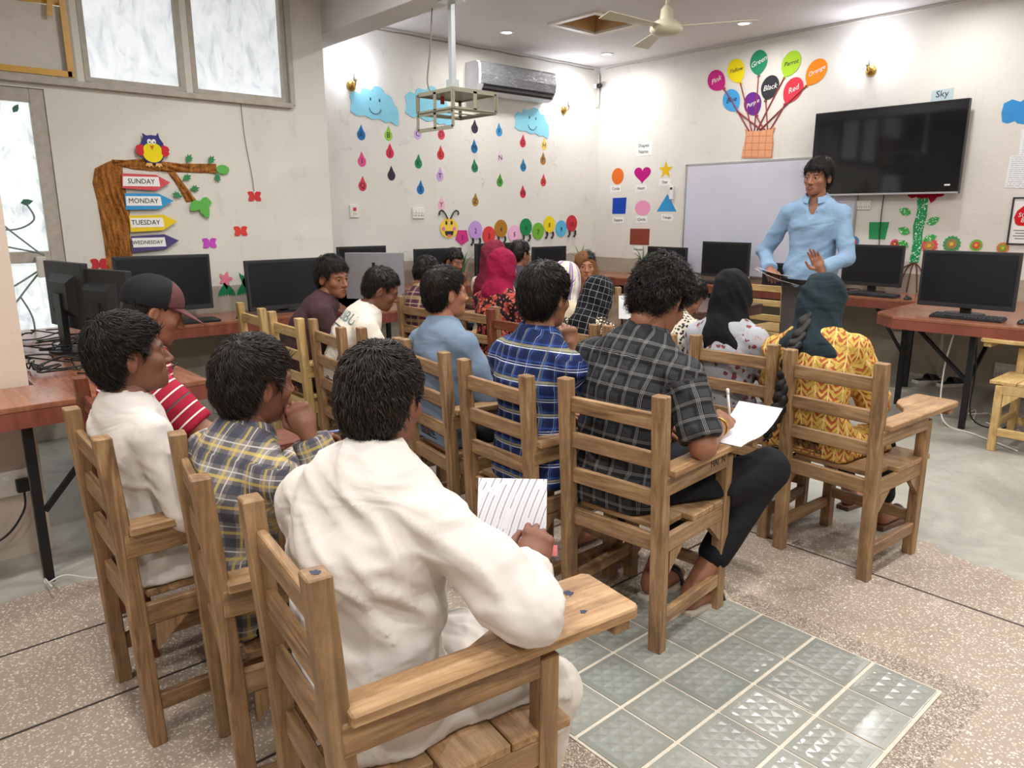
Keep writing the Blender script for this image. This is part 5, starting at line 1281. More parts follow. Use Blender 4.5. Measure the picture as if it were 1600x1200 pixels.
def hair_mesh(style, n_str, seed):
    if style not in _HAIR: _HAIR[style] = mesh_sdf(hair_sdf(style), (-.13, -.16, -.11), (.13, .14, .17), .0055)
    V, Fq = _HAIR[style]
    rng = np.random.default_rng(seed)
    tri = V[Fq]; cen = tri.mean(1); nrm = np.cross(tri[:, 2] - tri[:, 0], tri[:, 3] - tri[:, 1]); ar = np.linalg.norm(nrm, axis=1) + 1e-12; nrm /= ar[:, None]
    out = nrm * np.sign(np.einsum('ij,ij->i', nrm, cen - V3(0, -.02, .03)))[:, None]
    ok = np.linalg.norm((cen - V3(0, -.016, .04)) / V3(.08, .1, .085), axis=1) > 1.0
    pr = ar * ok; pick = rng.choice(len(cen), n_str, p=pr / pr.sum())
    p = cen[pick]; n = out[pick]; crown = V3(.012, -.055, .115)
    d = p - crown; d -= np.einsum('ij,ij->i', d, n)[:, None] * n; d /= np.linalg.norm(d, axis=1)[:, None] + 1e-6
    sw = np.cross(n, d); d = d + sw * (.35 + rng.normal(0, .22 if style != 'curly' else .7, (n_str, 1))); d /= np.linalg.norm(d, axis=1)[:, None]
    L = rng.uniform(.022, .048, n_str) * dict(short=.75, boy=1.0, fringe=1.1, curly=1.0, cap=.5)[style]
    lift = rng.uniform(.001, .007, n_str) * (1.0 if style != 'curly' else 1.7)
    w = rng.uniform(.0012, .0026, n_str)
    sd = np.cross(d, n); segs = 4; vs = []
    curl = rng.uniform(-1, 1, n_str) * (.25 if style != 'curly' else 1.3)
    for i in range(segs + 1):
        u = i / segs
        dd = d * math.cos(0) ; ang = curl * u
        dirx = d * np.cos(ang)[:, None] + sd * np.sin(ang)[:, None]
        c = p + dirx * (L * u)[:, None] + n * (lift * math.sin(math.pi * min(u * .75, 1)) * 1.3 - L * .32 * u * u + .0010)[:, None] + V3(0, 0, -1) * (L * .12 * u * u)[:, None]
        ww = w * (1 - u * .9)
        vs.append(np.stack([c - sd * ww[:, None], c + sd * ww[:, None], c + n * (ww * .9)[:, None]], 1))
    vs = np.stack(vs, 1).reshape(n_str, -1, 3)           # strand, (segs+1)*3, 3
    f = []
    for i in range(segs):
        for a, b in ((0, 1), (1, 2), (2, 0)): f.append((i * 3 + a, i * 3 + b, i * 3 + 3 + b, i * 3 + 3 + a))
    f = np.array(f); Fs = (f[None] + (np.arange(n_str) * (segs + 1) * 3)[:, None, None]).reshape(-1, 4) + len(V)
    return np.concatenate([V, vs.reshape(-1, 3)]), np.concatenate([Fq, Fs])

# ---------------------------------------------------------------- hand: wrist at origin, +Y towards the fingers, +Z back of the hand, thumb on the +X*side side
HANDS = {'relax': dict(curl=(28, 30, 34, 38), thumb=(.5, .3)), 'fist': dict(curl=(72, 76, 78, 80), thumb=(.25, .8)), 'open': dict(curl=(10, 8, 12, 18), thumb=(.9, .1)), 'hold': dict(curl=(46, 48, 50, 54), thumb=(.35, .6)), 'pen': dict(curl=(48, 55, 62, 66), thumb=(.3, .7)), 'cheek': dict(curl=(58, 62, 66, 70), thumb=(.5, .5))}
def hand_mesh(pose, side, h=.0042):
    hp = HANDS[pose]; prim = []
    for k, (x0, L) in enumerate(((.029, .074), (.010, .082), (-.009, .077), (-.027, .062))):
        p = V3(x0, .088 - .004 * abs(k - 1), .002); c = math.radians(hp['curl'][k]); a = 0.0
        spread = (x0 * .6)
        for s, fr in enumerate((.45, .30, .25)):
            a += c * (1.0, 1.1, .75)[s]
            d = V3(spread * (1 - .4 * s), math.cos(a), -math.sin(a)); d = unit(d)
            q = p + d * L * fr; r = (.0092, .0085, .0076, .0066); prim.append((p, q, r[s] * (1 if k < 3 else .88), r[s + 1] * (1 if k < 3 else .88))); p = q
    t0 = V3(.026, .022, -.006); o, fl = hp['thumb']
    t1 = t0 + unit(V3(.55 + .5 * o, .75, -.25 - .5 * fl)) * .040; t2 = t1 + unit(V3(.25 * o - .25 * fl, .9, -.25 - .6 * fl)) * .031; t3 = t2 + unit(V3(.1 * o - .5 * fl, .85, -.2 - .6 * fl)) * .026
    prim += [(t0, t1, .014, .0115), (t1, t2, .0115, .0098), (t2, t3, .0098, .0078)]
    def f(P):
        d = d_ell(P, V3(0, .05, 0), (.042, .054, .0155))
        d = smin(d, d_cone(P, V3(0, -.05, 0), V3(0, .03, 0), .026, .026), .02)
        d = smin(d, d_cone(P, V3(-.028, .084, .001), V3(.028, .086, .001), .0105, .0105), .01)
        fd = None
        for a, b, r1, r2 in prim:
            q = d_cone(P, a, b, r1, r2); fd = q if fd is None else np.minimum(fd, q)
        return smin(d, fd, .006)
    V, Fq = mesh_sdf(f, (-.075, -.06, -.115), (.10, .20, .04), h)
    if side < 0: V = V * V3(-1, 1, 1); Fq = Fq[:, ::-1]
    return V, Fq
_HM = {}
def hand_get(pose, side, h):
    k = (pose, side, h)
    if k not in _HM: _HM[k] = hand_mesh(pose, side, h)
    return _HM[k]

# ---------------------------------------------------------------- fabrics (pattern follows the 'cloth' coordinates: x around, y along, in metres)
class Cloth(NT):
    def __init__(self, name):
        super().__init__(name); a = self.add('Attribute'); a.attribute_name = 'cloth'
        self.vec = a.outputs['Vector']; self.u, self.v, _ = self.sep(self.vec); self.ob = self.coord('Object')
    def band(self, q, period, start, width):
        f = self.math('FRACT', self.math('DIVIDE', self.math('ADD', q, 10.0), period))
        return self.math('MULTIPLY', self.math('GREATER_THAN', f, start), self.math('LESS_THAN', f, start + width))
    def finish(self, col, rough=.85, wr=.35, sheen=.03):
        w = self.noise(self.mapping(self.ob, (1, 1, 1.8), rot=(.3, .5, .2)), 6.0, 2, .45, .9); fine = self.noise(self.ob, 420, 1)
        h = self.math('ADD', w, self.math('MULTIPLY', fine, .012))
        self.bsdf(col, rough, 0, self.bump(h, wr, .03), .25); return self.m
def cl_plain(c, c2=None, wr=.35):
    t = Cloth('cloth_plain'); n = t.noise(t.ob, 6, 4)
    return t.finish(t.mix(n, srgb(c), srgb(c2) if c2 else tuple(x * .86 for x in srgb(c)[:3]) + (1,)), wr=wr)
def cl_plaid(base, bands, wr=.3):
    """bands: (axis, period, start, width, colour, strength)"""
    t = Cloth('cloth_plaid'); col = srgb(base)
    for ax, p, s, w, c, k in bands: col = t.mix(t.math('MULTIPLY', t.band(t.u if ax == 'u' else t.v, p, s, w), k), col, srgb(c))
    return t.finish(col, wr=wr)
def cl_blotch(base, cols, scale, thr=.55, wr=.3):
    t = Cloth('cloth_print'); col = srgb(base)
    for i, (c, sc) in enumerate(cols):
        v = t.add('TexVoronoi'); v.inputs['Scale'].default_value = scale * sc; t.set(v.inputs['Vector'], t.mapping(t.ob, loc=(i * 1.37, i * .71, 0)))
        nn = t.noise(t.ob, scale * sc * 2.2, 2)
        m = t.math('LESS_THAN', t.math('ADD', v.outputs['Distance'], t.math('MULTIPLY', t.math('SUBTRACT', nn, .5), .7)), thr - .12 * i)
        col = t.mix(m, col, srgb(c))
    return t.finish(col, wr=wr)

WHITE = cl_plain('#dbd4cd', '#d0c8c0', wr=.5)
PLAID_YN = cl_plaid('#8d857f', [('u', .062, .0, .36, '#3a3d4e', .62), ('v', .062, .0, .36, '#33374a', .62), ('u', .062, .52, .11, '#c9b05a', .6), ('v', .062, .52, .11, '#cfb65c', .6), ('u', .062, .80, .05, '#cfcac4', .7), ('v', .062, .80, .05, '#cfcac4', .7)])
STRIPE_R = cl_plaid('#a01f35', [('v', .034, .0, .16, '#f0e6e2', .95), ('v', .17, .0, .04, '#1b1820', .9)])
MAROON = cl_plain('#4b3336', '#3d292d')
OFFWHITE = cl_plain('#e3dcce', '#d6cebf', wr=.5)
PLAID_MY = cl_plaid('#59364a', [('u', .075, .0, .4, '#4b2438', .7), ('v', .075, .0, .3, '#b39a6a', .6), ('u', .075, .55, .2, '#b39e73', .55), ('v', .075, .6, .06, '#d8c9a0', .6)])
DENIM = cl_plain('#7d8fa2', '#6c8097')
PLAID_B = cl_plaid('#23386f', [('u', .052, .0, .42, '#16234c', .75), ('v', .06, .0, .4, '#152147', .75), ('v', .06, .52, .05, '#e3e7ee', .9), ('v', .06, .68, .03, '#e3e7ee', .7), ('u', .052, .60, .03, '#d3dae4', .6), ('v', .12, .80, .09, '#8f8a63', .75), ('u', .104, .3, .06, '#77754f', .5), ('u', .052, .75, .05, '#4a74c0', .6), ('v', .06, .86, .04, '#3f69b8', .7)])
def cl_grid():
    t = Cloth('cloth_black_grid'); col = srgb('#212124')
    def lines(a, b, p):
        # groups of three fine lines whose run is broken like a basket weave
        m = None
        for s in (.0, .07, .14):
            q = t.band(a, p, s, .022); m = q if m is None else t.math('MAXIMUM', m, q)
        return m
    p = .055
    mu = lines(t.u, t.v, p); mv = lines(t.v, t.u, p)
    edge_u = t.band(t.u, p, .80, .10); edge_v = t.band(t.v, p, .80, .10)
    brk = t.band(t.v, p * 2, 0, .5)
    col = t.mix(t.math('MULTIPLY', t.math('MAXIMUM', edge_u, edge_v), .7), col, srgb('#0c0c0e'))
    col = t.mix(t.math('MULTIPLY', mu, .5), col, srgb('#a9a9a6')); col = t.mix(t.math('MULTIPLY', mv, .5), col, srgb('#a9a9a6'))
    sq = t.math('MULTIPLY', t.band(t.u, p, .24, .5), t.band(t.v, p, .24, .5))
    col = t.mix(t.math('MULTIPLY', sq, .55), col, srgb('#3a3a3e'))
    return t.finish(col, .75, .4)
BLACKGRID = cl_grid()
FLORAL_G = cl_blotch('#a9acb4', [('#7c4446', 1.0), ('#c9867a', 1.9)], 26, .30)
FLORAL_R = cl_blotch('#221b1e', [('#a8433c', 1.0), ('#c96a58', 1.7)], 24, .46)
LEOPARD = cl_blotch('#2b221c', [('#c9bda6', 1.0), ('#5e4a38', 1.6)], 62, .42)
LEOPARD2 = cl_blotch('#c9bfae', [('#2c2522', 1.0)], 60, .42)
def cl_yellow():
    t = Cloth('cloth_yellow_geometric')
    # zig-zag bars
    k = .050; zz = t.math('ABSOLUTE', t.math('SUBTRACT', t.math('FRACT', t.math('DIVIDE', t.math('ADD', t.math('ADD', t.u, t.math('MULTIPLY', t.noise(t.ob, 14, 2), .03)), 10.0), k)), .5))
    a = t.math('FRACT', t.math('ADD', t.math('DIVIDE', t.math('ADD', t.v, 10.0), .030), t.math('MULTIPLY', zz, 2.2)))
    m1 = t.math('LESS_THAN', a, .40); m2 = t.math('MULTIPLY', t.math('GREATER_THAN', a, .40), t.math('LESS_THAN', a, .50))
    brk = t.math('LESS_THAN', zz, .06); cell = t.math('GREATER_THAN', t.noise(t.mapping(t.vec, (1, 1, 1)), 26, 1), .46)
    col = t.mix(t.math('MULTIPLY', m1, t.math('MULTIPLY', cell, .95)), srgb('#c9a650'), srgb('#a84a2b'))
    col = t.mix(t.math('MULTIPLY', m2, .85), col, srgb('#4c2430')); col = t.mix(brk, col, srgb('#d9c07a'))
    return t.finish(col, .7)
YELLOW = cl_yellow()
SHIRT_BLUE = cl_plain('#88a3be', '#7c99b6', wr=.45)
TROUSER_G = cl_plain('#544d4a', '#453f3d', wr=.3)
BLACKCL = cl_plain('#131316', '#1b1b1f'); JEANS = cl_plain('#3a4560', '#2e3850'); SCARF_BLK = cl_plain('#0c0c10', '#131318', wr=.5); SCARF_TEAL = cl_plain('#18242a', '#203037', wr=.7)
SCARF_RED = cl_plain('#9a1440', '#7d0e33', wr=.7); SCARF_BROWN = cl_plain('#7a5334', '#6a462a', wr=.5); SCARF_CREAM = cl_plain('#d9cfbb', '#c9bda6')
SCARF_CHECK = cl_plaid('#0f1013', [('u', .036, .0, .05, '#a8a8a8', .75), ('v', .036, .0, .05, '#a8a8a8', .75)], wr=.5)
SCARF_PURP = cl_plaid('#ddd6dc', [('u', .09, .0, .35, '#7a5aa8', .9), ('u', .03, .4, .25, '#d6bf52', .8)], wr=.5)

PEOPLE = {}
def person(key, label, x, y, rot, seat=.452, s=1.0, build=1.0, lean=8, hunch=10, side=0, twist=0, head=(0, 0, 0), hs=1.0, skin='mid', hair='boy', hair_n=900, hair_mat=None,
           shirt=None, sleeve=1.0, trousers=BLACKCL, eR=None, wR=None, eL=None, wL=None, hR='relax', hL='relax', nR=None, nL=None, kR=None, aR=None, kL=None, aL=None,
           scarf=None, scarf_long=.30, kameez=0.0, collar=True, stand=False, ease=.014, fold=.006, res=.0115, gaze=(0, 0), shoes=None, cat='person', bare=True, chair=None, handres=.0042, neck_f=.02, group=None, hdR=None, hdL=None, vneck=False, cscale=1.0, band=False):
    r = math.radians(rot); Rz = np.array([[math.cos(r), -math.sin(r), 0], [math.sin(r), math.cos(r), 0], [0, 0, 1]]); org = V3(x, y, 0)
    loc = lambda w: Rz.T @ (np.asarray(w, float) - org)
    if chair is not None:
        ch = CHAIRS[chair]; cr = ch.rotation_euler.z; cl = np.array(ch.location); cf = V3(-math.sin(cr), math.cos(cr), 0)
        def press(P, d):
            Pw = P @ Rz.T + org; yc = (Pw - cl) @ cf; z = P[:, 2]
            rk = np.interp(z, [0, .46, .905], [0, -.016, -.045]) + .017
            d = smax(d, np.where(z < 1.0, (rk - yc) - np.maximum(0, z - .85) * 4.0, -1), .012)
            return smax(d, np.where(((yc < .30) & (z > .12)) | ((yc < .42) & (z > .36)), .4495 - z, -1), .012)
    else:
        press = lambda P, d: d
    # spine
    hs_ = np.array([0, .10, .25, .41, .525, .585]) * s
    P0 = V3(0, 0, (seat + .03) if not stand else seat)
    pts = [P0]; up_at = []
    for i in range(1, 6):
        u = i / 5; a = math.radians(lean + hunch * u); b = math.radians(side * (.4 + .6 * u))
        d = unit(V3(math.sin(b), math.sin(a) * math.cos(b), math.cos(a) * math.cos(b))); pts.append(pts[-1] + d * (hs_[i] - hs_[i - 1])); up_at.append(d)
    up_at.append(up_at[-1])
    sides = []
    for i in range(6):
        tw = math.radians(twist * i / 5); sv = V3(math.cos(tw), math.sin(tw), 0); u = up_at[min(i, 5)]; sv = unit(sv - u * (sv @ u)); sides.append(sv)
    rx = np.array([.172, .170, .142, .160, .138, .070]) * s * build; ry = np.array([.122, .118, .100, .114, .088, .062]) * s * (build * .5 + .5 * build ** 1.5)
    Sh = pts[4]; sv = sides[4]; fw = np.cross(up_at[4], sv)
    shR = Sh + sv * .176 * s * (build * .4 + .6) - up_at[4] * .030 * s; shL = Sh - sv * .176 * s * (build * .4 + .6) - up_at[4] * .030 * s
    Rh = rotm(*head); k = s * hs
    nd = unit(up_at[5] * .75 + V3(0, 0, .25) + Rh @ V3(0, 0, .35)); Hc = pts[5] + nd * .125 * s + fw * neck_f * s + Rh @ V3(0, .012, .028) * k
    def arm(sh, sg, e, w):
        e = loc(e[1:]) if e is not None and e[0] == 'w' else (sh + np.asarray(e) * s if e is not None else sh + V3(sg * .07, .10, -.24) * s)
        if w is not None: w = loc(w[1:]) if w[0] == 'w' else sh + np.asarray(w) * s
        else: w = e + V3(-sg * .09, .20, -.06) * s
        return e, w
    eR, wR = arm(shR, 1, eR, wR); eL, wL = arm(shL, -1, eL, wL)
    hipR, hipL = pts[0] + V3(.085, .02, -.01) * s, pts[0] + V3(-.085, .02, -.01) * s
    def leg(hip, sg, kn, an):
        if stand: kn = kn if kn is not None else hip + V3(sg * .01, .01, -.42) * s; an = an if an is not None else V3(hip[0] + sg * .02, hip[1] - .01, .09)
        else: kn = (loc(kn[1:]) if kn is not None else hip + V3(sg * .05, .40, -.0) * s); an = (loc(an[1:]) if an is not None else V3(kn[0] - sg * .02, kn[1] - .04, .09))
        return kn, an
    kR, aR = leg(hipR, 1, kR, aR); kL, aL = leg(hipL, -1, kL, aL)
    arms = [(shR, eR, .050, .040), (eR, wR, .041, .027), (shL, eL, .050, .040), (eL, wL, .041, .027)]
    legs = [(hipR, kR, .080, .058), (kR, aR, .056, .036), (hipL, kL, .080, .058), (kL, aL, .056, .036)]
    neck_a, neck_b = pts[5] - up_at[5] * .03 * s, Hc + Rh @ V3(0, -.02, -.055) * k
    def f_body(P):
        d = d_tube(P, pts, rx * .93, ry * .93, sides)
        d = smin(d, d_cone(P, shR, shL, .05 * s, .05 * s), .04)
        for q in (shR, shL): d = smin(d, d_cone(P, pts[5] - up_at[5] * .02 * s, q, .045 * s, .040 * s), .03)
        for a, b, r1, r2 in arms: d = smin(d, d_cone(P, a, b, r1 * s, r2 * s), .018)
        for a, b, r1, r2 in legs: d = smin(d, d_cone(P, a, b, r1 * s, r2 * s), .025)
        for an, kn in ((aR, kR), (aL, kL)):
            fd = np.array([0, 1.0, 0]); d = smin(d, d_ell(P, an + V3(0, .075, -.052) * s, np.array([.040, .105, .028]) * s), .03); d = smin(d, d_ell(P, an + V3(0, -.02, -.035) * s, np.array([.032, .04, .045]) * s), .03)
        d = smin(d, d_cone(P, neck_a, neck_b, .060 * s, .052 * s), .03)
        return press(P, d)
    allp = np.array(pts + [shR, shL, eR, eL, wR, wL, kR, kL, aR, aL, Hc])
    lo, hi = allp.min(0) - .22, allp.max(0) + .16; lo[2] = max(lo[2], -.005) if True else lo[2]
    V, Fq = mesh_sdf(f_body, lo, hi, res)
    lip = [np.zeros(len(V))]; brow = [np.zeros(len(V))]; Vs = [V]; Fs = [Fq]; off = len(V)
    hv = _hv * k @ Rh.T + Hc; Vs.append(hv); Fs.append(_hf + off); off += len(hv); lip.append(_lip); brow.append(_brow)
    def hand(w, e, pose, sg, nrm, hd=None):
        nonlocal off
        yv = unit(w - e) if hd is None else unit(Rz.T @ np.asarray(hd, float))
        if nrm is not None: nrm = Rz.T @ np.asarray(nrm, float)
        n0 = unit(nrm) if nrm is not None else V3(sg * .35, 0, 1.0); zv = n0 - yv * (n0 @ yv); zv = unit(zv); xv = np.cross(yv, zv)
        v, f = hand_get(pose, -sg, handres); v = v * (s * .98) @ np.array([xv, yv, zv]) + w
        Vs.append(v); Fs.append(f + off); off += len(v); lip.append(np.zeros(len(v))); brow.append(np.zeros(len(v)))
        return yv, zv
    fr = hand(wR, eR, hR, 1, nR, hdR); fl = hand(wL, eL, hL, -1, nL, hdL)
    root = np_mesh('person', np.concatenate(Vs), np.concatenate(Fs), SKIN[skin], None, attrs=dict(lip=np.concatenate(lip), brow=np.concatenate(brow)))
    root.location = (x, y, 0); root.rotation_euler = (0, 0, r); tag(root, label, cat, group)
    # eyes
    for sg in (-1, 1):
        e = MB(); n = 12
        prof = [(.0001, -.0125)] + [(.0125 * math.sin(a), -.0125 * math.cos(a)) for a in np.linspace(.25, math.pi - .25, 9)] + [(.0001, .0125)]
        o = e.lathe([(a * k, b * k) for a, b in prof], n, M=Matrix.Rotation(-math.pi / 2, 3, 'X')).build('eye', M_EYE, root, smooth=True)
        o.location = tuple(Hc + Rh @ V3(sg * .031, .0755, .004) * k); G = Rh @ rotm(gaze[0], gaze[1], 0); o.rotation_euler = Matrix(G.tolist()).to_euler()
    # hair
    if hair:
        hvv, hff = hair_mesh(hair, hair_n, hash(key) % 1000 if False else sum(map(ord, key)))
        np_mesh('hair', hvv * k @ Rh.T + Hc, hff, hair_mat or M_HAIR, root)
    FM = np.array([[5.5, 1.5, 2.0], [1.0, 6.0, 1.0], [3.5, 1.0, 11.0]]); sd = sum(map(ord, key)) * .37
    def sleeve_uv(Vt):
        n = len(Vt); best = np.full(n, 1e9); uv = np.zeros((n, 2))
        # torso
        for i in range(5):
            a, b = pts[i], pts[i + 1]; ab = b - a; t = np.clip((Vt - a) @ ab / (ab @ ab), -.4 if i == 0 else 0, 1); q = Vt - a - t[:, None] * ab
            up = unit(ab); S = unit(sides[i] - up * (sides[i] @ up)); Fd = np.cross(up, S); xx, yy = q @ S, q @ Fd
            d = np.linalg.norm(q, axis=1)
            m = d < best; best = np.where(m, d, best); uu = xx + np.sign(xx) * .75 * np.maximum(0, yy + ry[i] * .6); uv[m] = np.c_[uu, hs_[i] + t * (hs_[i + 1] - hs_[i])][m]
        best = best - .135 * s * build
        for (a, b, r1, r2), o in zip(arms, (0, .28, 0, .28)):
            ab = b - a; L = np.linalg.norm(ab); t = np.clip((Vt - a) @ ab / (L * L), 0, 1); q = Vt - a - t[:, None] * ab; d = np.linalg.norm(q, axis=1) - .045
            ref = unit(np.cross(ab, V3(0, 1, .3))); ref2 = np.cross(unit(ab), ref); m = (d < best) & (t > .12) if o == 0 else d < best
            best = np.where(m, d, best); ang = np.arctan2(q @ ref, q @ ref2); uv[m] = np.c_[ang * .055 + .5, 1.0 - (o * s + t * L)][m]
        return uv
    if shirt is not None:
        ea = ease * s; NECK = (neck_a - nd * .05, neck_b + nd * .05)
        def f_shirt(P):
            rxx, ryy = rx + ea, ry + ea
            d = d_tube(P, pts, rxx, ryy, sides)
            d = smin(d, d_cone(P, shR, shL, .050 * s + ea * .5, .050 * s + ea * .5), .04)
            for q in (shR, shL): d = smin(d, d_cone(P, pts[5] - up_at[5] * .02 * s, q, .043 * s + ea * .25, .041 * s + ea * .4), .025)
            for i, (a, b, r1, r2) in enumerate(arms):
                if sleeve >= 1.0 or i % 2 == 0:
                    bb = b
                    if i % 2 == 0 and sleeve < 1.0: bb = a + (b - a) * min(1, sleeve * 2)
                    g = ea + (.012 * s if sleeve < 1 else .006 * s); e2 = .008 if i % 2 else .001
                    d = smin(d, d_cone(P, a, bb, r1 * s + ea, r2 * s + g + (e2 if sleeve >= 1 else 0)), .022)
            if kameez:
                for hip, kn in ((hipR, kR), (hipL, kL)): d = smin(d, d_cone(P, hip, hip + (kn - hip) * kameez, .098 * s + ea, .095 * s + ea), .05)
            n = folds(P, FM * (1.0 / s), sd) * fold * 2.0
            d = press(P, d - n)
            nk = d_cone(P, NECK[0], NECK[1], .061 * s, .061 * s)
            d = smax(d, -nk, .008)
            if vneck: d = smax(d, -d_cone(P, pts[5] + fw * .06 * s, pts[4] - up_at[4] * .06 * s + fw * .12 * s, .045 * s, .006 * s), .006)
            if sleeve < 1.0:
                for a, b in ((shR, eR), (shL, eL)):
                    ax = unit(b - a); pl = (P - (a + (b - a) * min(1, sleeve * 2))) @ ax; near = np.linalg.norm(P - b, axis=1) - .16; d = smax(d, np.where(near < 0, pl, -1), .004)
            elif True:
                for w_, e_ in ((wR, eR), (wL, eL)):
                    ax = unit(w_ - e_); pl = (P - (w_ - ax * .012)) @ ax; near = np.linalg.norm(P - w_, axis=1) - .075; d = smax(d, np.where(near < 0, pl, -1), .004)
            return d
        lo2 = np.array(pts + [shR, shL, eR, eL, wR, wL] + ([kR, kL] if kameez else [])).min(0) - .20; hi2 = np.array(pts + [shR, shL, eR, eL, wR, wL] + ([kR, kL] if kameez else [])).max(0) + .20
        Vt, Ft = mesh_sdf(f_shirt, lo2, hi2, res)
        so = np_mesh('shirt' if not kameez else 'kameez', Vt, Ft, shirt, root, uv=sleeve_uv(Vt))
        if collar:
            n = 34; ax = unit(nd * .8 + up_at[5] * .6); c0 = pts[5] + up_at[5] * .006 * s; S = unit(sides[5] - ax * (sides[5] @ ax)); Fd = np.cross(ax, S); vs = []; uvs = []
            for lay, (rr, hh) in enumerate(((.074, .0), (.070, .034), (.067, .039), (.064, .034), (.064, -.012)) if band else ((.094, .004), (.080, .036), (.073, .046), (.065, .042), (.065, -.012))):
                for j in range(n):
                    a = math.radians(-90 - 160 + 320 * j / (n - 1)); rad = rr * s * (1 + .05 * math.sin(a)); fall = (.030 if math.sin(a) > 0 else 0) * max(0, math.sin(a))
                    rad *= cscale; vs.append(c0 + S * rad * math.cos(a) + Fd * (rad * math.sin(a) * 1.02 + .012 * s) + ax * (hh - fall) * s); uvs.append((.4 + a * .07, .7 + hh))
            fs = [(l * n + j, l * n + j + 1, (l + 1) * n + j + 1, (l + 1) * n + j) for l in range(4) for j in range(n - 1)]
            np_mesh('collar', np.array(vs), np.array(fs), shirt, so, uv=np.array(uvs))
    if trousers is not None:
        def f_tr(P):
            d = d_tube(P, pts[:2], rx[:2] + .008, ry[:2] + .008, sides[:2])
            for i, (a, b, r1, r2) in enumerate(legs):
                bb = b if i % 2 == 0 or not bare else a + (b - a) * .72
                d = smin(d, d_cone(P, a, bb, r1 * s + .012, r2 * s + (.016 if i % 2 == 0 else .022)), .03)
            return press(P, d - folds(P, FM * 1.2, sd + 3) * .006)
        lo3 = np.array([pts[0], pts[1], kR, kL, aR, aL]).min(0) - .2; hi3 = np.array([pts[0], pts[1], kR, kL, aR, aL]).max(0) + .2
        Vt, Ft = mesh_sdf(f_tr, lo3, hi3, res * 1.2); np_mesh('trousers', Vt, Ft, trousers, root, uv=Vt[:, [0, 2]])
    if scarf is not None:
        ctr = Hc
        def f_sc(P):
            q = (P - Hc) @ Rh / k
            d = d_ell(q, V3(0, -.018, .036), (.094, .112, .100)) * k
            d = smin(d, d_ell(q, V3(0, -.02, -.05), (.085, .095, .10)) * k, .05)
            d = smin(d, d_cone(P, Hc + Rh @ V3(0, -.02, -.06) * k, pts[5] - up_at[5] * .02 * s, .088 * s, .10 * s), .05)
            d = smin(d, d_tube(P, [pts[4] - up_at[4] * .02 * s - sv * .11 * s, pts[4] + up_at[4] * .03 * s, pts[4] - up_at[4] * .02 * s + sv * .11 * s], np.array([.07, .10, .07]) * s, np.array([.06, .08, .06]) * s, [fw, fw, fw]), .05)
            if scarf_long > 0: d = smin(d, d_ell(P, pts[4] - up_at[4] * scarf_long * .45 * s - fw * .075 * s, np.array([.13, .055, scarf_long * .62]) * s), .05)
            n = folds(P, np.array([[9, 2, 4], [3, 8, 5], [2, 4, 5]]), sd) * .024
            d = d - n
            face = d_ell(q, V3(0, .120, -.020), (.060, .085, .080)) * k
            return smax(d, -face, .008)
        lo4 = np.minimum(Hc - .17, pts[3] - .26); hi4 = np.maximum(Hc + .17, pts[4] + .26)
        Vt, Ft = mesh_sdf(f_sc, lo4, hi4, res * .9)
        q = (Vt - Hc) @ Rh; ang = np.arctan2(q[:, 0], -q[:, 1]); np_mesh('headscarf', Vt, Ft, scarf, root, uv=np.c_[ang * .10, q[:, 2]])
    J = dict(head=Hc, shR=shR, shL=shL, eR=eR, wR=wR, eL=eL, wL=wL, neck=pts[5], pelvis=pts[0], chest=pts[3], kR=kR, kL=kL, aR=aR, aL=aL, top=Hc + Rh @ V3(0, 0, .12) * k, Rh=Rh, k=k, sv=sv, fw=fw, up=up_at[4], hand_R=fr, hand_L=fl)
    PEOPLE[key] = dict(root=root, J=J, W={a: Rz @ b + org for a, b in J.items() if isinstance(b, np.ndarray) and b.shape == (3,)}, Rz=Rz, org=org)
    return PEOPLE[key]

# ================================================================ the people
# row nearest the camera
person('c1', 'student in a plain white kameez reading a booklet in the nearest chair', -1.21, 0.675, -4, seat=0.370, s=0.93, lean=1, side=-9, twist=24, build=1.14, hunch=10, head=(30, -8, 0), skin='dark', hair='short', hair_n=5200, hair_mat=M_HAIRB,
       shirt=WHITE, kameez=.8, trousers=WHITE, eR=('w', -.915, .845, .735), wR=('w', -1.035, .965, .725), hR='hold', nR=(.65, -.6, .2), hdR=(-.25, .6, .7), eL=(-.10, .08, -.26), wL=('w', -1.30, 1.02, .66), ease=.020, fold=.014, res=.0090, collar=True, band=True, handres=.0036, chair=0)
person('c2', 'boy in yellow and navy plaid resting his cheek on his hand', -1.76, 0.6, -6, seat=0.412, s=0.82, lean=0, side=-4, twist=18, hunch=16, head=(12, -2, 4), hs=1.10, skin='dark', hair='boy', hair_n=4200, hair_mat=M_HAIRB,
       shirt=PLAID_YN, trousers=BLACKCL, eR=('w', -1.62, .86, .70), wR=('w', -1.675, .80, .915), hR='cheek', nR=(.85, -.45, .1), hdR=(-.35, -.15, .8), eL=(-.08, .14, -.22), wL=('w', -2.06, 1.0, .74), hL='pen', ease=.018, fold=.007, res=.0095, handres=.0036, chair=1)
person('c3', 'boy in a white kurta looking ahead in profile', -2.205, 0.535, -3, seat=0.418, s=0.83, lean=-3, side=-3, twist=12, hunch=4, head=(-2, 6, 0), hs=1.10, skin='dark', hair='boy', hair_n=4200,
       shirt=WHITE, kameez=.75, trousers=WHITE, eR=('w', -2.0, .60, .66), wR=('w', -2.06, .82, .69), eL=(-.06, .08, -.24), ease=.020, fold=.009, res=.0095, collar=True, band=True, chair=2)
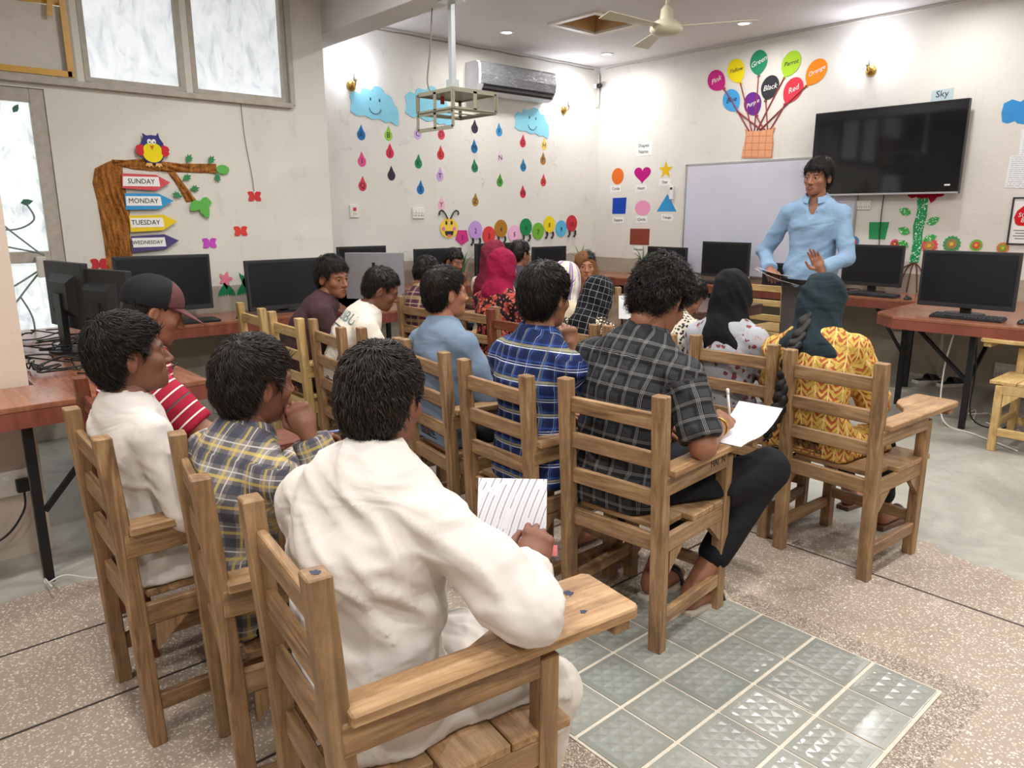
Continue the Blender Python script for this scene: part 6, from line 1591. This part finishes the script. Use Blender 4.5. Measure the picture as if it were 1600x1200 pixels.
person('c4', 'boy in a striped red shirt and two tone cap looking down', -2.760, 0.670, -8, seat=0.415, s=0.93, lean=-2, side=-2, twist=5, hunch=12, head=(0, -20, 0), skin='mid', hair='cap', hair_n=60,
       shirt=STRIPE_R, sleeve=.42, trousers=JEANS, eR=(.10, .16, -.20), wR=(.04, .36, -.26), ease=.018, chair=3)
# second row
person('maroon', 'young man in a dark maroon shirt turning to look back', -4.030, 1.850, -10, seat=0.410, s=0.96, lean=14, side=-1, twist=-20, hunch=16, head=(-64, -6, 4), skin='mid', hair='fringe', hair_n=1500, shirt=MAROON, ease=.02, gaze=(-12, 4), chair=5)
person('libu', 'boy in an off white lettered shirt bending to the right', -3.6, 1.9, -8, seat=0.415, s=0.91, lean=8, side=8, twist=-14, hunch=22, head=(-20, -24, 8), skin='dark', hair='short', hair_n=1200, shirt=OFFWHITE, sleeve=.45, ease=.02, collar=False, chair=6)
person('denim', 'student in a light blue denim shirt facing the front', -2.630, 1.935, -8, seat=0.405, s=0.91, lean=-4, side=-5, twist=8, hunch=8, head=(-4, 2, 0), skin='light', hair='boy', hair_n=2000, shirt=DENIM, ease=.020, chair=8)
person('blue', 'man in a blue plaid shirt with a hand at his chin', -2.0, 1.88, -2, seat=0.402, s=0.97, lean=-3, side=0, twist=2, hunch=10, head=(8, -4, 0), skin='mid', hair='fringe', hair_n=2600, shirt=PLAID_B, trousers=JEANS,
       eR=('w', -1.86, 2.12, .71), wR=('w', -2.00, 2.09, .925), hR='cheek', nR=(.75, -.55, .1), hdR=(-.12, -.12, .95), ease=.018, fold=.008, chair=9)
person('black', 'man in a black grid patterned shirt writing in a notebook', -1.650, 1.950, 0, seat=0.370, s=1.07, lean=5, side=2, twist=6, hunch=12, head=(0, -32, 0), skin='mid', hair='curly', hair_n=3600, shirt=BLACKGRID, sleeve=.46, trousers=BLACKCL,
       eR=('w', -1.325, 2.02, .705), wR=('w', -1.405, 2.24, .72), hR='pen', nR=(.35, .2, .8), kR=('w', -1.36, 2.52, .50), aR=('w', -1.43, 2.18, .10), kL=('w', -1.66, 2.50, .50), aL=('w', -1.60, 2.16, .10), ease=.018, fold=.010, res=.0095, handres=.0038, chair=10)
# third row
person('yellow', 'woman in a yellow geometric dress with a dark teal headscarf and braid', -1.435, 2.980, -4, seat=0.410, s=0.91, lean=6, side=-11, twist=10, hunch=12, head=(4, -22, 0), skin='mid', hair=None, scarf=SCARF_TEAL, scarf_long=.12, shirt=YELLOW, kameez=.7, trousers=BLACKCL, ease=.026, fold=.009, collar=False, aR=('w', -1.28, 3.50, .09), aL=('w', -1.5, 3.62, .09), chair=11)
person('floral', 'woman in a grey floral dress and black headscarf', -1.91, 3.06, 2, seat=0.425, s=0.86, lean=-3, side=-2, twist=1, hunch=8, head=(-4, -8, 0), skin='mid', hair=None, scarf=SCARF_BLK, scarf_long=.16, shirt=FLORAL_G, kameez=.6, trousers=BLACKCL, ease=.024, collar=False, chair=12)
person('leopard', 'student in leopard print bending over behind the black shirt', -2.31, 3.0, 0, seat=0.44, s=0.87, lean=12, side=-4, twist=0, hunch=24, head=(-30, -40, 0), skin='mid', hair='fringe', hair_n=600, shirt=LEOPARD2, res=.014, collar=False, chair=13)
person('check', 'woman in a black and white checked headscarf and leopard dress', -2.755, 2.970, 0, seat=0.410, s=0.8, lean=2, side=-1, twist=0, hunch=12, head=(-12, -18, 0), skin='mid', hair=None, scarf=SCARF_CHECK, scarf_long=.30, shirt=LEOPARD, kameez=.5, res=.0125, collar=False, chair=14)
person('purple', 'woman in a purple and yellow striped scarf beside the blue plaid shirt', -3.115, 3.12, 0, seat=0.43, s=0.83, lean=2, side=-1, twist=0, hunch=8, head=(0, -8, 0), skin='mid', hair=None, scarf=SCARF_PURP, shirt=cl_plain('#cdbfa4'), res=.014, collar=False, chair=15)
person('red', 'woman in a crimson headscarf and black floral dress', -3.6, 3.05, 0, seat=0.44, s=0.89, lean=0, side=-2, twist=0, hunch=8, head=(-10, -4, 0), skin='mid', hair=None, scarf=SCARF_RED, scarf_long=.0, shirt=FLORAL_R, kameez=.5, res=.0125, collar=False, chair=16)
person('plaid2', 'student in maroon and yellow plaid leaning behind the denim shirt', -4.24, 2.9, 0, seat=0.42, s=0.84, lean=-3, side=-3, twist=0, hunch=14, head=(-20, -18, 0), skin='mid', hair='boy', hair_n=800, shirt=PLAID_MY, res=.0125, chair=17)
# beyond
person('red2', 'woman in a dark red headscarf half hidden behind the crimson one', -4.380, 3.680, 0, seat=0.440, s=0.91, lean=-3, side=0, twist=0, hunch=6, head=(10, 0, 0), skin='mid', hair=None, scarf=cl_plain('#7d2338', '#6a1b2e', wr=.6), shirt=cl_plain('#d9cfbb'), res=.014, collar=False, chair=20)
person('dark', 'dark haired student turned sideways behind the denim shirt', -5.2, 3.86, -60, seat=0.43, s=0.82, lean=-2, side=0, twist=0, hunch=10, head=(-20, -14, 0), skin='mid', hair='fringe', hair_n=600, shirt=cl_plain('#5a3a34'), res=.014, chair=21)
person('brown', 'girl in a brown headscarf facing the camera', -3.76, 4.06, -132, seat=0.410, s=0.87, lean=0, side=0, twist=0, hunch=4, head=(0, 0, 0), skin='light', hair='short', hair_n=400, scarf=SCARF_BROWN, shirt=cl_plain('#6b5a4a'), res=.012, collar=False, chair=22)
person('dark2', 'dark haired student beyond the crimson headscarf', -4.72, 4.2, 0, seat=.43, s=.9, lean=0, hunch=8, head=(0, -8, 0), hair='boy', hair_n=500, shirt=cl_plain('#4a4450'), res=.014, chair=23)
# the teacher
person('teacher', 'smiling teacher in a light blue shirt standing with papers', -2.475, 4.94, -166, seat=0.99, s=0.95, lean=0, side=-1, twist=0, stand=True, hunch=3, head=(-14, -4, -4), skin='mid', hair='fringe', hair_n=2200, shirt=SHIRT_BLUE, trousers=TROUSER_G, bare=False,
       eR=('w', -2.82, 4.93, 1.19), wR=('w', -2.66, 4.74, 1.08), hR='hold', nR=(0, -.5, .8), eL=('w', -2.22, 4.93, 1.17), wL=('w', -2.285, 4.71, 1.10), hL='open', nL=(-.45, .85, .2), hdL=(-.35, -.2, .8), vneck=True, ease=.010, fold=.007, res=.0105, gaze=(-8, -4))

# ================================================================ things worn and held
def headpt(k, *p): J = PEOPLE[k]['J']; return J['head'] + J['Rh'] @ np.array(p) * J['k']
def toworld(k, p): q = PEOPLE[k]; return q['Rz'] @ np.asarray(p) + q['org']

# two tone cap
J = PEOPLE['c4']['J']; root = PEOPLE['c4']['root']
def f_cap(P):
    q = (P - J['head']) @ J['Rh'] / J['k']
    d = d_ell(q, V3(0, -.016, .045), (.091, .112, .095)); line = np.interp(q[:, 1], [-.12, -.02, .05, .12], [.0, .018, .034, .042])
    d = smax(d, (line - q[:, 2]), .004)
    return smax(d, -d_ell(q, V3(0, -.016, .040), (.084, .105, .088)), .003) * J['k']
V, Fq = mesh_sdf(f_cap, J['head'] - .16, J['head'] + .16, .0045)
qq = (V - J['head']) @ J['Rh'] / J['k']; fc = qq[Fq].mean(1)
M_CAPB, M_CAPM = cl_plain('#16171b', '#1d1e23'), cl_plain('#6d4544', '#5b3738')
cap = np_mesh('cap', V, Fq, [M_CAPB, M_CAPM], root, mi=(fc[:, 1] > .028 + .0 * fc[:, 0]).astype(int))
vs = []; fs = []; n = 15
for lay in (0, 1):
    for i in range(5):
        for j in range(n):
            a = math.pi * (j / (n - 1)); u = i / 4
            xx = .074 * math.cos(a) * (1 - .10 * u); yy = .030 + .056 * math.sin(a) + u * .105 * math.sin(a) ** .4; zz = .040 - .045 * u * math.sin(a) - .14 * xx * xx / .01 * .1 - lay * .004 + .006 * math.sin(a)
            vs.append(headpt('c4', xx, yy, zz))
m = 5 * n
for i in range(4):
    for j in range(n - 1):
        q = (i * n + j, i * n + j + 1, (i + 1) * n + j + 1, (i + 1) * n + j); fs += [q, tuple(m + k for k in q[::-1])]
for j in range(n - 1): fs.append((4 * n + j, 4 * n + j + 1, m + 4 * n + j + 1, m + 4 * n + j))
np_mesh('brim', np.array(vs), np.array(fs), M_CAPM, cap)
b = MB().lathe([(.007, 0), (.007, .004), (.003, .007)], 10).build('cap_button', M_CAPB, cap); b.location = tuple(headpt('c4', 0, -.016, .134))

# braid of the woman in yellow
J = PEOPLE['yellow']['J']; root = PEOPLE['yellow']['root']
bk = lambda h, o, sx: J['pelvis'] + (J['neck'] - J['pelvis']) * h - J['fw'] * o + J['sv'] * sx
path = spline([headpt('yellow', .0, -.10, -.06), bk(.92, .12, -.02), bk(.75, .155, -.04), bk(.55, .165, -.055), bk(.35, .16, -.07), bk(.18, .155, -.10), bk(.06, .15, -.12)], 9)
rs = [(.026 if i < 40 else .026 - (i - 40) * .0015) * (1 + .22 * math.sin(i * 1.55)) for i in range(len(path))]
for off in (0, 1):
    pp = [Vector(p) + Vector(J['sv']) * .010 * math.sin(i * .78 + off * math.pi) + Vector(J['fw']) * .006 * math.cos(i * .78 + off * math.pi) for i, p in enumerate(path)]
    MB().tube(pp, [r * .85 for r in rs], 9).build('braid', M_HAIR, root, smooth=True)

# lettering on the off-white shirt
J = PEOPLE['libu']['J']; root = PEOPLE['libu']['root']
M_PRINT = mat_plain('#7b908f', .8)
from mathutils.bvhtree import BVHTree
def on_back(k, me, h, size_off=(0, 0), name='lettering', mat=None):
    """lay a flat mesh (x right as read from behind, y up) onto the back of a shirt"""
    J = PEOPLE[k]['J']; root = PEOPLE[k]['root']; sh = [c for c in root.children if c.name.split('.')[0] in ('shirt', 'kameez')][0]
    tree = BVHTree.FromPolygons([v.co.copy() for v in sh.data.vertices], [tuple(p.vertices) for p in sh.data.polygons])
    c = J['chest'] + (J['neck'] - J['chest']) * h; up = unit(J['neck'] - J['chest']); sv = unit(J['sv'] - up * (J['sv'] @ up)); fw = np.cross(up, sv)
    for v in me.vertices:
        p = c + sv * (v.co.x + size_off[0]) + up * (v.co.y + size_off[1]) - fw * .4
        hit = tree.ray_cast(Vector(p), Vector(fw)); q = hit[0] if hit[0] is not None else Vector(p + fw * .28); v.co = q - Vector(fw) * (.0015 + (v.co.z * .5))
    o = bpy.data.objects.new(name, me); COL.objects.link(o); o.parent = sh; me.materials.clear(); me.materials.append(mat); return o
cu = bpy.data.curves.new('c', 'FONT'); cu.body = 'MALIBU'; cu.size = .085; cu.align_x = 'CENTER'; cu.align_y = 'CENTER'; cu.offset = .001; tmp = bpy.data.objects.new('c', cu); COL.objects.link(tmp); me = bpy.data.meshes.new_from_object(tmp); bpy.data.objects.remove(tmp)
on_back('libu', me, .55, (0, .0), 'lettering', M_PRINT)
for (x0, y0, x1, y1) in ((-.12, -.06, .12, -.06), (-.12, -.26, .12, -.26), (-.12, -.26, -.12, -.06), (.12, -.26, .12, -.06), (0, -.26, 0, -.06), (-.12, -.16, .12, -.16)):
    vs = []; n = 14; dx, dy = x1 - x0, y1 - y0; L = math.hypot(dx, dy); nx, ny = -dy / L * .003, dx / L * .003
    for i in range(n + 1): vs += [(x0 + dx * i / n + nx, y0 + dy * i / n + ny, 0), (x0 + dx * i / n - nx, y0 + dy * i / n - ny, 0)]
    me = bpy.data.meshes.new('print_line'); me.from_pydata(vs, [], [(2 * i, 2 * i + 1, 2 * i + 3, 2 * i + 2) for i in range(n)]); on_back('libu', me, .55, (0, 0), 'print_line', M_INK)

# bracelet and pen of the writing man, his notebook
def ring(name, k, which, mat, r=.034, back=.03, thick=.004):
    J = PEOPLE[k]['J']; w, e = J['w' + which], J['e' + which]; ax = unit(w - e); c = w - ax * back; x_ = unit(np.cross(ax, V3(0, 0, 1))); y_ = np.cross(ax, x_)
    pts = [c + (x_ * math.cos(a) + y_ * math.sin(a)) * r for a in np.linspace(0, 2 * math.pi, 25)]
    return MB().tube(pts, thick, 7, caps=False).build(name, mat, PEOPLE[k]['root'], smooth=True)
ring('bracelet', 'black', 'R', mat_plain('#d6a94c', .25, .9))
def pen(label, p, d, mat, L=.14):
    o = thing('pen', label, 'pen', tuple(p)); d = Vector(d).normalized()
    MB().tube([-d * L * .35, d * L * .5], .0045, 8).build('barrel', mat, o, smooth=True); MB().tube([d * L * .5, d * L * .55, d * L * .64], [.005, .006, .0055], 8).build('cap', M_WHITEP, o, smooth=True)
    MB().tube([-d * L * .35, -d * L * .45], [.0045, .001], 8).build('tip', M_INK, o, smooth=True)
def sheet(mb, c, ex, ey, sag=0.0, curl=0.0, n=8, th=.001):
    """a thin bent page: centre of one edge c, ex across, ey along (both full size vectors)"""
    c, ex, ey = Vector(c), Vector(ex), Vector(ey); nr = ex.cross(ey).normalized(); vs = []
    for lay in (0, 1):
        for i in range(n + 1):
            u = i / n; p = c + ey * u + nr * (curl * u * u - sag * math.sin(math.pi * u) - lay * th)
            vs += [p - ex * .5, p + ex * .5]
    m = 2 * (n + 1); fs = []
    for i in range(n):
        q = (2 * i, 2 * i + 1, 2 * i + 3, 2 * i + 2); fs += [q, tuple(m + k for k in q[::-1]), (2 * i, 2 * i + 2, m + 2 * i + 2, m + 2 * i), (2 * i + 3, 2 * i + 1, m + 2 * i + 1, m + 2 * i + 3)]
    fs += [(0, m, m + 1, 1), (2 * n + 1, m + 2 * n + 1, m + 2 * n, 2 * n)]
    return mb.add(vs, fs)
def mat_script():
    nt = NT('handwritten_page'); uvn = nt.coord('Generated'); x, y, z = nt.sep(uvn)
    rows = nt.math('FRACT', nt.math('MULTIPLY', x, 13.0)); ink = nt.math('LESS_THAN', nt.math('ABSOLUTE', nt.math('SUBTRACT', rows, .5)), nt.math('MULTIPLY', nt.noise(nt.mapping(uvn, (70, 110, 110)), 1.0, 2), .17))
    long = nt.math('GREATER_THAN', nt.noise(nt.mapping(uvn, (11, 2, 2)), 1.0, 1), .42)
    rule = nt.math('LESS_THAN', rows, .05)
    c = nt.mix(nt.math('MULTIPLY', rule, .4), srgb('#e9e7ee'), srgb('#9aa3c4')); c = nt.mix(nt.math('MULTIPLY', nt.math('MULTIPLY', ink, long), .6), c, srgb('#4a4a55'))
    nt.bsdf(c, .7, spec=.2); return nt.m
M_PAGE = mat_script(); M_PAPERW = mat_plain('#eeeef0', .7, spec=.2)
# notebook on the writing man's tablet
nb = thing('notebook', 'open white notebook under the writing hand', 'notebook', (-1.40, 2.33, .665), math.radians(6))
sheet(MB(), (0, -.02, .004), (.17, 0, 0), (0, -.10, .006), 0, .01).build('left_page', M_PAPERW, nb)
sheet(MB(), (0, -.02, .004), (.17, 0, 0), (.03, .17, .07), .018, .02).build('right_page', M_PAPERW, nb)
J = PEOPLE['black']['J']; yv, zv = J['hand_R']; p = toworld('black', J['wR'] + yv * .085 + zv * .01)
pen('white pen in the hand of the man in black', p + V3(.0, .015, .015), (.02, -.25, .9), M_WHITEP)
# booklet of the nearest student
J = PEOPLE['c1']['J']; W = PEOPLE['c1']['W']; yv, zv = J['hand_R']; hc = toworld('c1', J['wR'] + yv * .10)
bk_ = thing('booklet', 'open handwritten booklet with a red printed cover in the nearest hand', 'booklet', tuple(hc + V3(-.075, .0, -.045)))
right = Vector((.70, .70, .0)).normalized(); upv = Vector((-.25, .25, .93)).normalized(); nrm = right.cross(upv)
sheet(MB(), right * -.015 + upv * -.01, right * .155, upv * .135, -.004, .0).build('page', M_PAGE, bk_)
sheet(MB(), right * -.015 + upv * -.012 + nrm * .001, right * .155, upv * -.035 + nrm * .035, 0, 0).build('lower_page', M_PAPERW, bk_)
sheet(MB(), right * .035 + upv * -.02 + nrm * .006, right * .105, upv * -.022 + nrm * .028, 0, 0).build('red_cover', mat_plain('#a5302b', .4, var=.4, scale=60), bk_)
# pen of the plaid boy
J = PEOPLE['c2']['J']; yv, zv = J['hand_L']; p = toworld('c2', J['wL'] + yv * .10)
pen('blue pen in the hand of the plaid shirted boy', p, (.6, .7, .15), mat_plain('#7d86b8', .4))
# papers held by the teacher
J = PEOPLE['teacher']['J']; yv, zv = J['hand_R']; p = toworld('teacher', J['wR'] + yv * .09)
pp = thing('paper_sheets', 'white paper sheets in the hand of the teacher', 'papers', tuple(p))
sheet(MB(), (-.10, -.03, .045), (.06, -.16, .02), (.30, .02, -.06), .02, -.03).build('sheet', M_PAPERW, pp)
sheet(MB(), (-.09, -.03, .055), (.06, -.16, .02), (.25, .03, -.03), .015, -.02).build('sheet', M_PAPERW, pp)
# teacher's belt
J = PEOPLE['teacher']['J']; root = PEOPLE['teacher']['root']
c0 = J['pelvis'] + J['up'] * .02
pts = [c0 + J['sv'] * .186 * math.cos(a) + J['fw'] * .140 * math.sin(a) for a in np.linspace(0, 2 * math.pi, 41)]
vs = []; fs = []
for p in pts[:-1]: vs += [p + J['up'] * .018, p - J['up'] * .018]
fs = [(2 * i, 2 * i + 1, (2 * i + 3) % 80, (2 * i + 2) % 80) for i in range(40)]
np_mesh('belt', np.array(vs), np.array(fs), mat_plain('#15130f', .4), root)
# white page before the checked scarf
pg = thing('loose_page', 'white page held up beside the checked headscarf', 'paper', (-2.73, 3.34, .86)); sheet(MB(), (0, 0, 0), (.12, .06, .0), (-.03, .03, .13), 0, .0).build('sheet', M_PAPERW, pg)
# sandals
def sandal(k, which, label, sole='#cfc4b2', strap='#201c1a'):
    J = PEOPLE[k]['J']; a = toworld(k, J['a' + which]); rz = math.atan2(PEOPLE[k]['Rz'][1, 0], PEOPLE[k]['Rz'][0, 0]); s_ = J['k']
    t = thing('sandal', label, 'sandal', (a[0], a[1], 0.0), rz, 'worn sandals')
    poly = [(-.032, -.06), (.032, -.06), (.038, .02), (.05, .12), (.042, .17), (.01, .195), (-.03, .175), (-.046, .11), (-.036, .02)]
    MB().prism(poly, .0, .022).build('sole', mat_plain(sole, .7), t, bevel=.005)
    for y0, x0, x1 in ((.09, -.05, .055), (.12, .05, -.05)):
        MB().tube(spline([(x0, y0, .02), (x0 * .6, y0 + .01, .062), (0, y0 + .02, .075), (x1 * .6, y0 + .03, .06), (x1, y0 + .03, .02)], 5), .008, 6).build('strap', mat_plain(strap, .5), t, smooth=True)
sandal('black', 'R', 'pale soled sandal nearest the tablet chair leg of the man in black'); sandal('black', 'L', 'pale soled sandal farther back under the man in black')
sandal('yellow', 'R', 'brown sandal under the right foot of the woman in yellow', '#6a4a38', '#3a2a22'); sandal('yellow', 'L', 'brown sandal under the left foot of the woman in yellow', '#6a4a38', '#3a2a22')
sandal('c1', 'R', 'blue grey sandal of the nearest student beside the tablet', '#5b6a80', '#46566c')

# loose tails of the kameez hanging at the chairs
def tail(k, pts_l, pts_r, name='kameez_tail'):
    n = 10; L = spline([loc_of(k, p) for p in pts_l], 4); R = spline([loc_of(k, p) for p in pts_r], 4); vs = []; fs = []; m = 7
    for lay in (0, 1):
        for a, b in zip(L, R):
            for j in range(m):
                u = j / (m - 1); p = a.lerp(b, u); w = (b - a).cross(Vector((0, 0, 1))); w = w.normalized() if w.length > 1e-4 else Vector((0, 1, 0)); vs.append(p + w * (.008 * math.sin(u * 9.0) + .003 * lay))
    T = len(L) * m
    for i in range(len(L) - 1):
        for j in range(m - 1):
            q = (i * m + j, i * m + j + 1, (i + 1) * m + j + 1, (i + 1) * m + j); fs += [q, tuple(T + x for x in q[::-1])]
    np_mesh(name, np.array(vs), np.array(fs), WHITE, PEOPLE[k]['root'], uv=np.array(vs)[:, [0, 2]])
def loc_of(k, w): q = PEOPLE[k]; return q['Rz'].T @ (np.asarray(w, float) - q['org'])
# scribbles on the arm of the writing man's chair
ch = CHAIRS[10]
text('scribble', 'HAI  N', M_INK, ch, Matrix.Translation((.2178, .30, .612)) @ Matrix(((0, 0, 1), (1, 0, 0), (0, 1, 0))).to_4x4(), .034)
text('scribble', 'R', M_INK, CHAIRS[1], Matrix.Translation((.2178, .06, .607)) @ Matrix(((0, 0, 1), (1, 0, 0), (0, 1, 0))).to_4x4(), .04)

# the teacher's smile
o = MB().lathe([(.0005, -.004), (.004, -.003), (.005, 0), (.004, .003), (.0005, .004)], 10).build('teeth', mat_plain('#e9e4dc', .3), PEOPLE['teacher']['root'], smooth=True)
J = PEOPLE['teacher']['J']; o.location = tuple(headpt('teacher', 0, .0895, -.0648)); o.rotation_euler = Matrix(J['Rh'].tolist()).to_euler(); o.scale = (2.6, 1.0, .7)

# ink stains on the nearest chair
def blot(parent, M, r, seed, name='ink_stain'):
    q = random.Random(seed); n = 14; poly = [(r * q.uniform(.45, 1.15) * math.cos(a), r * q.uniform(.45, 1.15) * math.sin(a)) for a in np.linspace(0, 2 * math.pi, n, endpoint=False)]
    o = MB().prism(poly, 0, .0006).build(name, mat_plain('#2c3550', .6, var=.3, scale=80), parent); o.matrix_local = M
c0 = CHAIRS[0]
for (x, y, r, sd_) in ((.165, .44, .014, 1), (.20, .385, .011, 2), (.115, .52, .013, 3), (.19, .50, .009, 4), (-.05, .07, .007, 5)):
    blot(c0, T4(x, y, .6632 if x > 0 else .4472), r, sd_)
blot(c0, Matrix.Translation((-.186, -.0605, .845)) @ Matrix.Rotation(math.pi / 2, 4, 'X'), .017, 6)
blot(c0, T4(.19, -.045, .9052), .012, 7)
